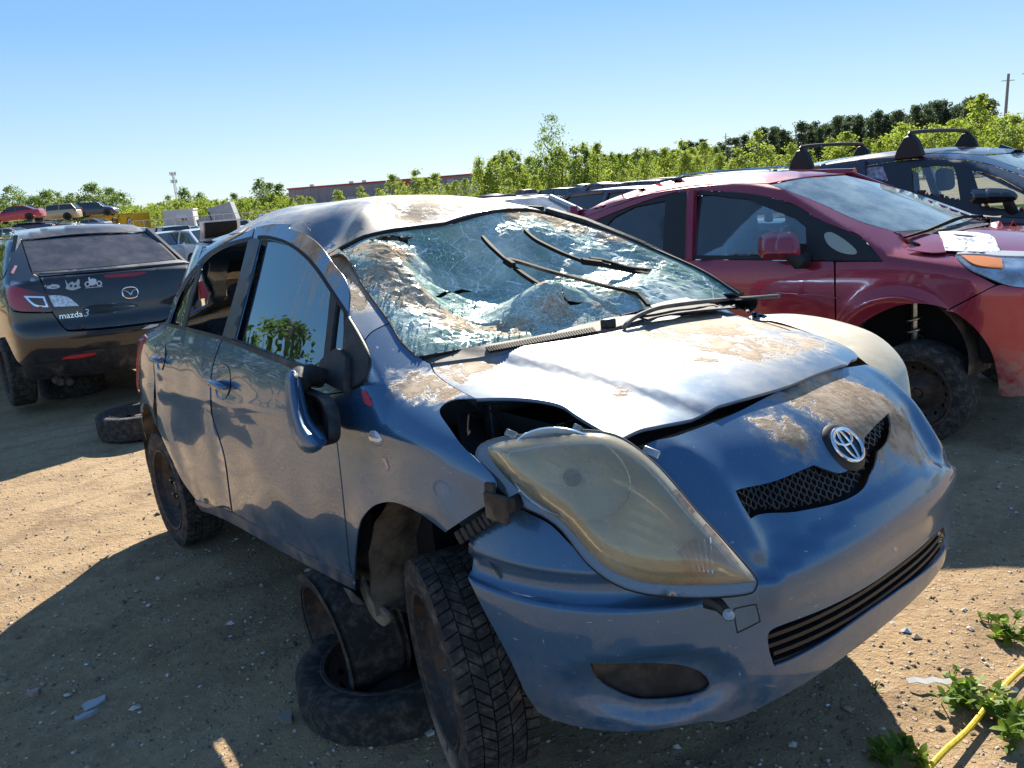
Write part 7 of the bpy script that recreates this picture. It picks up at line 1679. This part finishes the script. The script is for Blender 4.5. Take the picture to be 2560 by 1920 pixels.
# white office trailer and a tipped box body
tr = empty('office_trailer', place(448, 112), (0,0,math.radians(14))); tag(tr, 'white office trailer with a tan end wall beyond the parked cars', 'trailer')
WH = simple('white_panel', (.62,.64,.67), .5, nscale=2, namt=.06)
m = MB(); m.box((0,1.5,1.55), (3.6,5.0,2.3)); m.build('box_body', WH, tr); m = MB(); m.box((0,1.5,2.78), (3.8,5.2,.16)); m.build('roof', simple('trailer_roof', (.70,.70,.70), .6), tr)
m = MB(); m.box((-1.83,1.4,1.5), (.06,4.8,2.2)); m.build('end_wall', simple('tan_wall', (.52,.38,.26), .7), tr); m = MB(); m.box((-1.87,-.2,1.4), (.05,.8,1.9)); m.build('door', simple('brown_door', (.24,.13,.07), .7), tr)
m = MB(); m.box((.35,-1.06,1.95), (1.3,.12,.5)); m.build('awning', simple('awning_white', (.75,.75,.76), .6), tr); m = MB(); m.box((.3,-1.03,1.55), (1.2,.06,.35)); m.build('window', M_FARGLASS, tr)
m = MB(); m.box((0,1.5,.2), (3.0,4.4,.5)); m.build('chassis', M_DARK, tr)
tp = empty('truck_body', tuple(Vector(place(545, 108))+Vector((0,0,.55))), (math.radians(0), math.radians(-13), math.radians(6))); tag(tp, 'grey truck box body tipped up at one end', 'truck body')
GB = simple('grey_panel', (.36,.40,.45), .5, nscale=1.5, namt=.1); m = MB(); m.box((.7,1.2,1.2), (3.0,2.4,2.3)); m.build('box_body', GB, tp); m = MB(); m.box((-1.7,1.2,.75), (1.9,2.3,1.4)); m.build('front_section', GB, tp); m = MB(); m.box((-.75,-.03,1.2), (.12,.1,1.5)); m.build('torn_edge', M_DARK, tp)
m = MB(); m.box((.3,1.2,-.3), (3.6,1.8,.7)); m.build('chassis', M_DARK, tp)
# fences
def fence(name, pa, pb, h, n, mat, label, rails=(1.0,), wire=True):
    A, B = Vector(place(*pa)), Vector(place(*pb)); f = empty(name, tuple(A)); tag(f, label, 'fence'); d = B-A
    for i in range(n+1):
        p = d*(i/n); m = MB(); m.tube([(p.x, p.y, p.z-.2), (p.x, p.y, p.z+h)], .035, 6); m.build('post', mat, f)
    for rz in rails: m = MB(); m.tube([tuple(d*(i/n)+Vector((0,0,h*rz))) for i in range(n+1)], .03, 5); m.build('rail', mat, f)
    if wire:
        m = MB()
        for k in range(1, 8): m.tube([tuple(Vector((0,0,h*k/8))), tuple(d+Vector((0,0,h*k/8)))], .006, 3)
        m.build('wire', mat, f)
fence('wire_fence', (330,88), (760,92), 1.9, 18, M_STEEL, 'thin wire fence running behind the left hand parked cars')
bar = empty('pale_barrier', place(1160,60)); tag(bar, 'long pale barrier rail along the far row of cars', 'barrier'); a, b = Vector(place(1160,60)), Vector(place(1800,56)); d = b-a
for i in range(13): p = d*(i/12); m = MB(); m.box((p.x, p.y, p.z+.6), (.14,.14,1.5)); m.build('post', WH, bar)
m = MB(); u_ = d.normalized(); m.box(tuple(d/2+Vector((0,0,1.40))), (d.length, .10, .20), u_.to_track_quat('X', 'Z').to_matrix()); m.build('rail', WH, bar)
for px_, dist, h_ in ((2506,120,11.2),(2556,118,11.6),(1815,210,11.5)):
    o = empty('utility_pole', place(px_, dist)); tag(o, 'grey utility pole rising above the trees by the pines' if px_ < 2000 else 'stout grey pole rising above the bright trees', 'pole', None if px_ < 2000 else 'stout poles above the trees'); m = MB(); m.tube([(0,0,-.5),(0,0,h_)], [.22,.16] if px_ > 2000 else [.14,.10], 8); m.build('shaft', simple('pole_grey', (.20,.20,.21), .8), o); m = MB(); m.box((0,0,h_-.8), (1.6,.1,.1)); m.build('crossarm', M_STEEL, o)

# ---------------------------------------------------------------- parked and stacked cars
YB, YA = math.radians(128.4), math.radians(-51.7)
def row(n): return (-3.85+2.18*n, 7.41+1.74*n)
SILV, WHITE, BLK, DBLUE, MAROON = (.42,.43,.44), (.68,.69,.70), (.012,.012,.014), (.016,.022,.075), (.16,.012,.016)
def fwd(p, yaw, k): return (p[0]+k*math.cos(yaw), p[1]+k*math.sin(yaw))
gen_car('saloon_car', 'sedan', SILV, 'silver saloon hidden between the grey saloon and the blue wreck', 'car', fwd(row(1), YB, 1.2), YB, z=0, dust=.3)
gen_car('saloon_car', 'sedan', (.66,.64,.62), 'white saloon roof showing beside the red hatchback', 'car', fwd(row(2), YB, 1.3), YB, z=.10, dust=.35, glass=glass_mat('pale_rear_glass', (.25,.3,.3), haze=.35, hazecol=(.55,.6,.62), boost=.15))
gen_car('saloon_car', 'hatch', DBLUE, 'navy car roof showing over the red hatchback tail', 'car', fwd(row(3), YB, 1.3), YB, z=.06, dust=.12)
gen_car('sport_utility', 'suv', (.014,.016,.022), 'black sport utility with silver roof rails behind the red hatchback', 'car', fwd(row(4), YB, 1.3), YB, z=-.02, rails=True, dust=.1)
def far(kind, px, dist, yawd, col, label, group=None, dz=0.0, **k):
    p = place(px, dist); nm_ = {'sedan':'saloon_car','hatch':'hatchback_car','suv':'sport_utility','van':'van','pickup':'pickup_truck','coupe':'coupe_car'}[kind]
    return gen_car(nm_, kind, col, label, {'suv':'car','van':'van','pickup':'pickup'}.get(kind, 'car'), p[:2], math.radians(yawd), group, z=p[2]+dz, **k)
far('sedan', 398, 30, 133, (.50,.49,.46), 'silver saloon with red tail lamps beside the open boot car'); far('sedan', 476, 29, 138, (.66,.70,.76), 'pale blue white saloon with its boot lid raised', trunk_open=True)
far('suv', 408, 47, 128, (.020,.028,.045), 'dark blue sport utility behind the silver saloon'); far('sedan', 603, 31, 120, (.60,.60,.58), 'white saloon beyond the blue wreck rear door'); far('sedan', 452, 58, 128, (.35,.38,.42), 'grey saloon behind the open boot car')
far('suv', 560, 50, 126, (.02,.02,.024), 'black sport utility behind the open boot car'); far('hatch', 585, 66, 124, (.45,.47,.50), 'silver hatchback under the tipped truck body'); far('sedan', 632, 60, 124, (.22,.27,.33), 'blue grey saloon near the wire fence'); far('van', 668, 75, 120, (.55,.57,.60), 'white van near the wire fence'); far('sedan', 515, 74, 126, (.30,.33,.38), 'grey blue saloon in front of the office trailer'); far('pickup', 700, 70, 122, (.30,.32,.35), 'grey pickup near the wire fence')
cols = [(.018,.020,.026),(.030,.034,.045),(.014,.014,.016),(.40,.43,.42),(.05,.06,.09),(.10,.14,.13),(.16,.16,.17),(.46,.48,.50),(.10,.02,.02),(.06,.10,.22),(.35,.37,.38),(.02,.02,.03),(.48,.49,.50),(.20,.03,.03)]
kinds = ['sedan','suv','hatch','sedan','coupe','suv','pickup','pickup','suv','suv','sedan','van','hatch','sedan']
cn = ['black','dark grey','jet black','silver green','slate blue','dull green','charcoal','silver','maroon','blue','light grey','blue black','pale grey','red']
for i in range(14):
    far(kinds[i], 1205+i*43+U(-5,5), U(43,50), -52+U(-6,6) if i % 3 else 128, cols[i], '%s %s in the far row before the pale barrier' % (cn[i], {'sedan':'saloon','suv':'sport utility','hatch':'hatchback','coupe':'coupe','pickup':'pickup','van':'van'}[kinds[i]]), 'far row of parked cars')
for i in range(12):
    c_ = cols[(i*5+3) % 14]; far(kinds[(i*3+1) % 14], 1215+i*50+U(-8,8), U(70,80), 128+U(-8,8), c_, 'car roof beyond the pale barrier below the tree row', 'cars beyond the pale barrier')
# stacked wrecks
far('sedan', 48, 84, 188, (.40,.015,.035), 'red saloon resting on top of the wreck pile', dz=2.55, dust=.05, pitch=math.radians(3)); far('suv', 146, 94, 186, (.46,.36,.20), 'gold sport utility resting on top of the wreck pile', dz=2.45, dust=.1)
far('suv', 246, 104, 8, (.022,.030,.050), 'black wreck with its tailgate raised on top of the pile', dz=2.65, dust=.05, trunk_open=True)
far('sedan', 8, 78, 176, (.55,.57,.60), 'silver wreck at the bottom of the pile', dz=.75); far('sedan', 64, 84, 200, (.016,.022,.075), 'crushed blue wreck squeezed under the red saloon', dz=1.3, squash=.85, wheels=False); far('sedan', 126, 90, 20, (.02,.02,.024), 'crushed black wreck under the gold sport utility', dz=1.35, squash=.8, wheels=False, roll=math.radians(8))
far('coupe', 205, 92, 12, (.52,.49,.42), 'crumpled pale wreck sloping down beside the gold sport utility', dz=.95, squash=.8, wheels=False, pitch=math.radians(12)); far('sedan', 150, 82, 184, (.40,.42,.45), 'silver saloon at the foot of the pile', dz=.45); far('sedan', 226, 100, 170, (.30,.33,.38), 'blue grey saloon under the black wreck', dz=1.05)
far('sedan', 20, 70, 178, (.30,.03,.04), 'red and white wreck in front of the pile', dz=.25); far('sedan', 100, 86, 10, (.10,.11,.13), 'charcoal wreck deep in the pile', dz=.2, squash=.85, wheels=False); far('sedan', 190, 98, 190, (.05,.06,.08), 'dark wreck deep in the pile behind the pale one', dz=.2, squash=.85, wheels=False); far('hatch', 246, 106, 5, (.12,.13,.15), 'grey hatchback wreck holding up the black one', dz=.9, squash=.9, wheels=False); far('sedan', 48, 86, 5, (.25,.26,.28), 'grey wreck at the very bottom under the red saloon', dz=.1, squash=.9, wheels=False)
far('sedan', 146, 95, 5, (.2,.2,.22), 'dark grey wreck at the very bottom under the gold one', dz=.1, squash=.9, wheels=False)
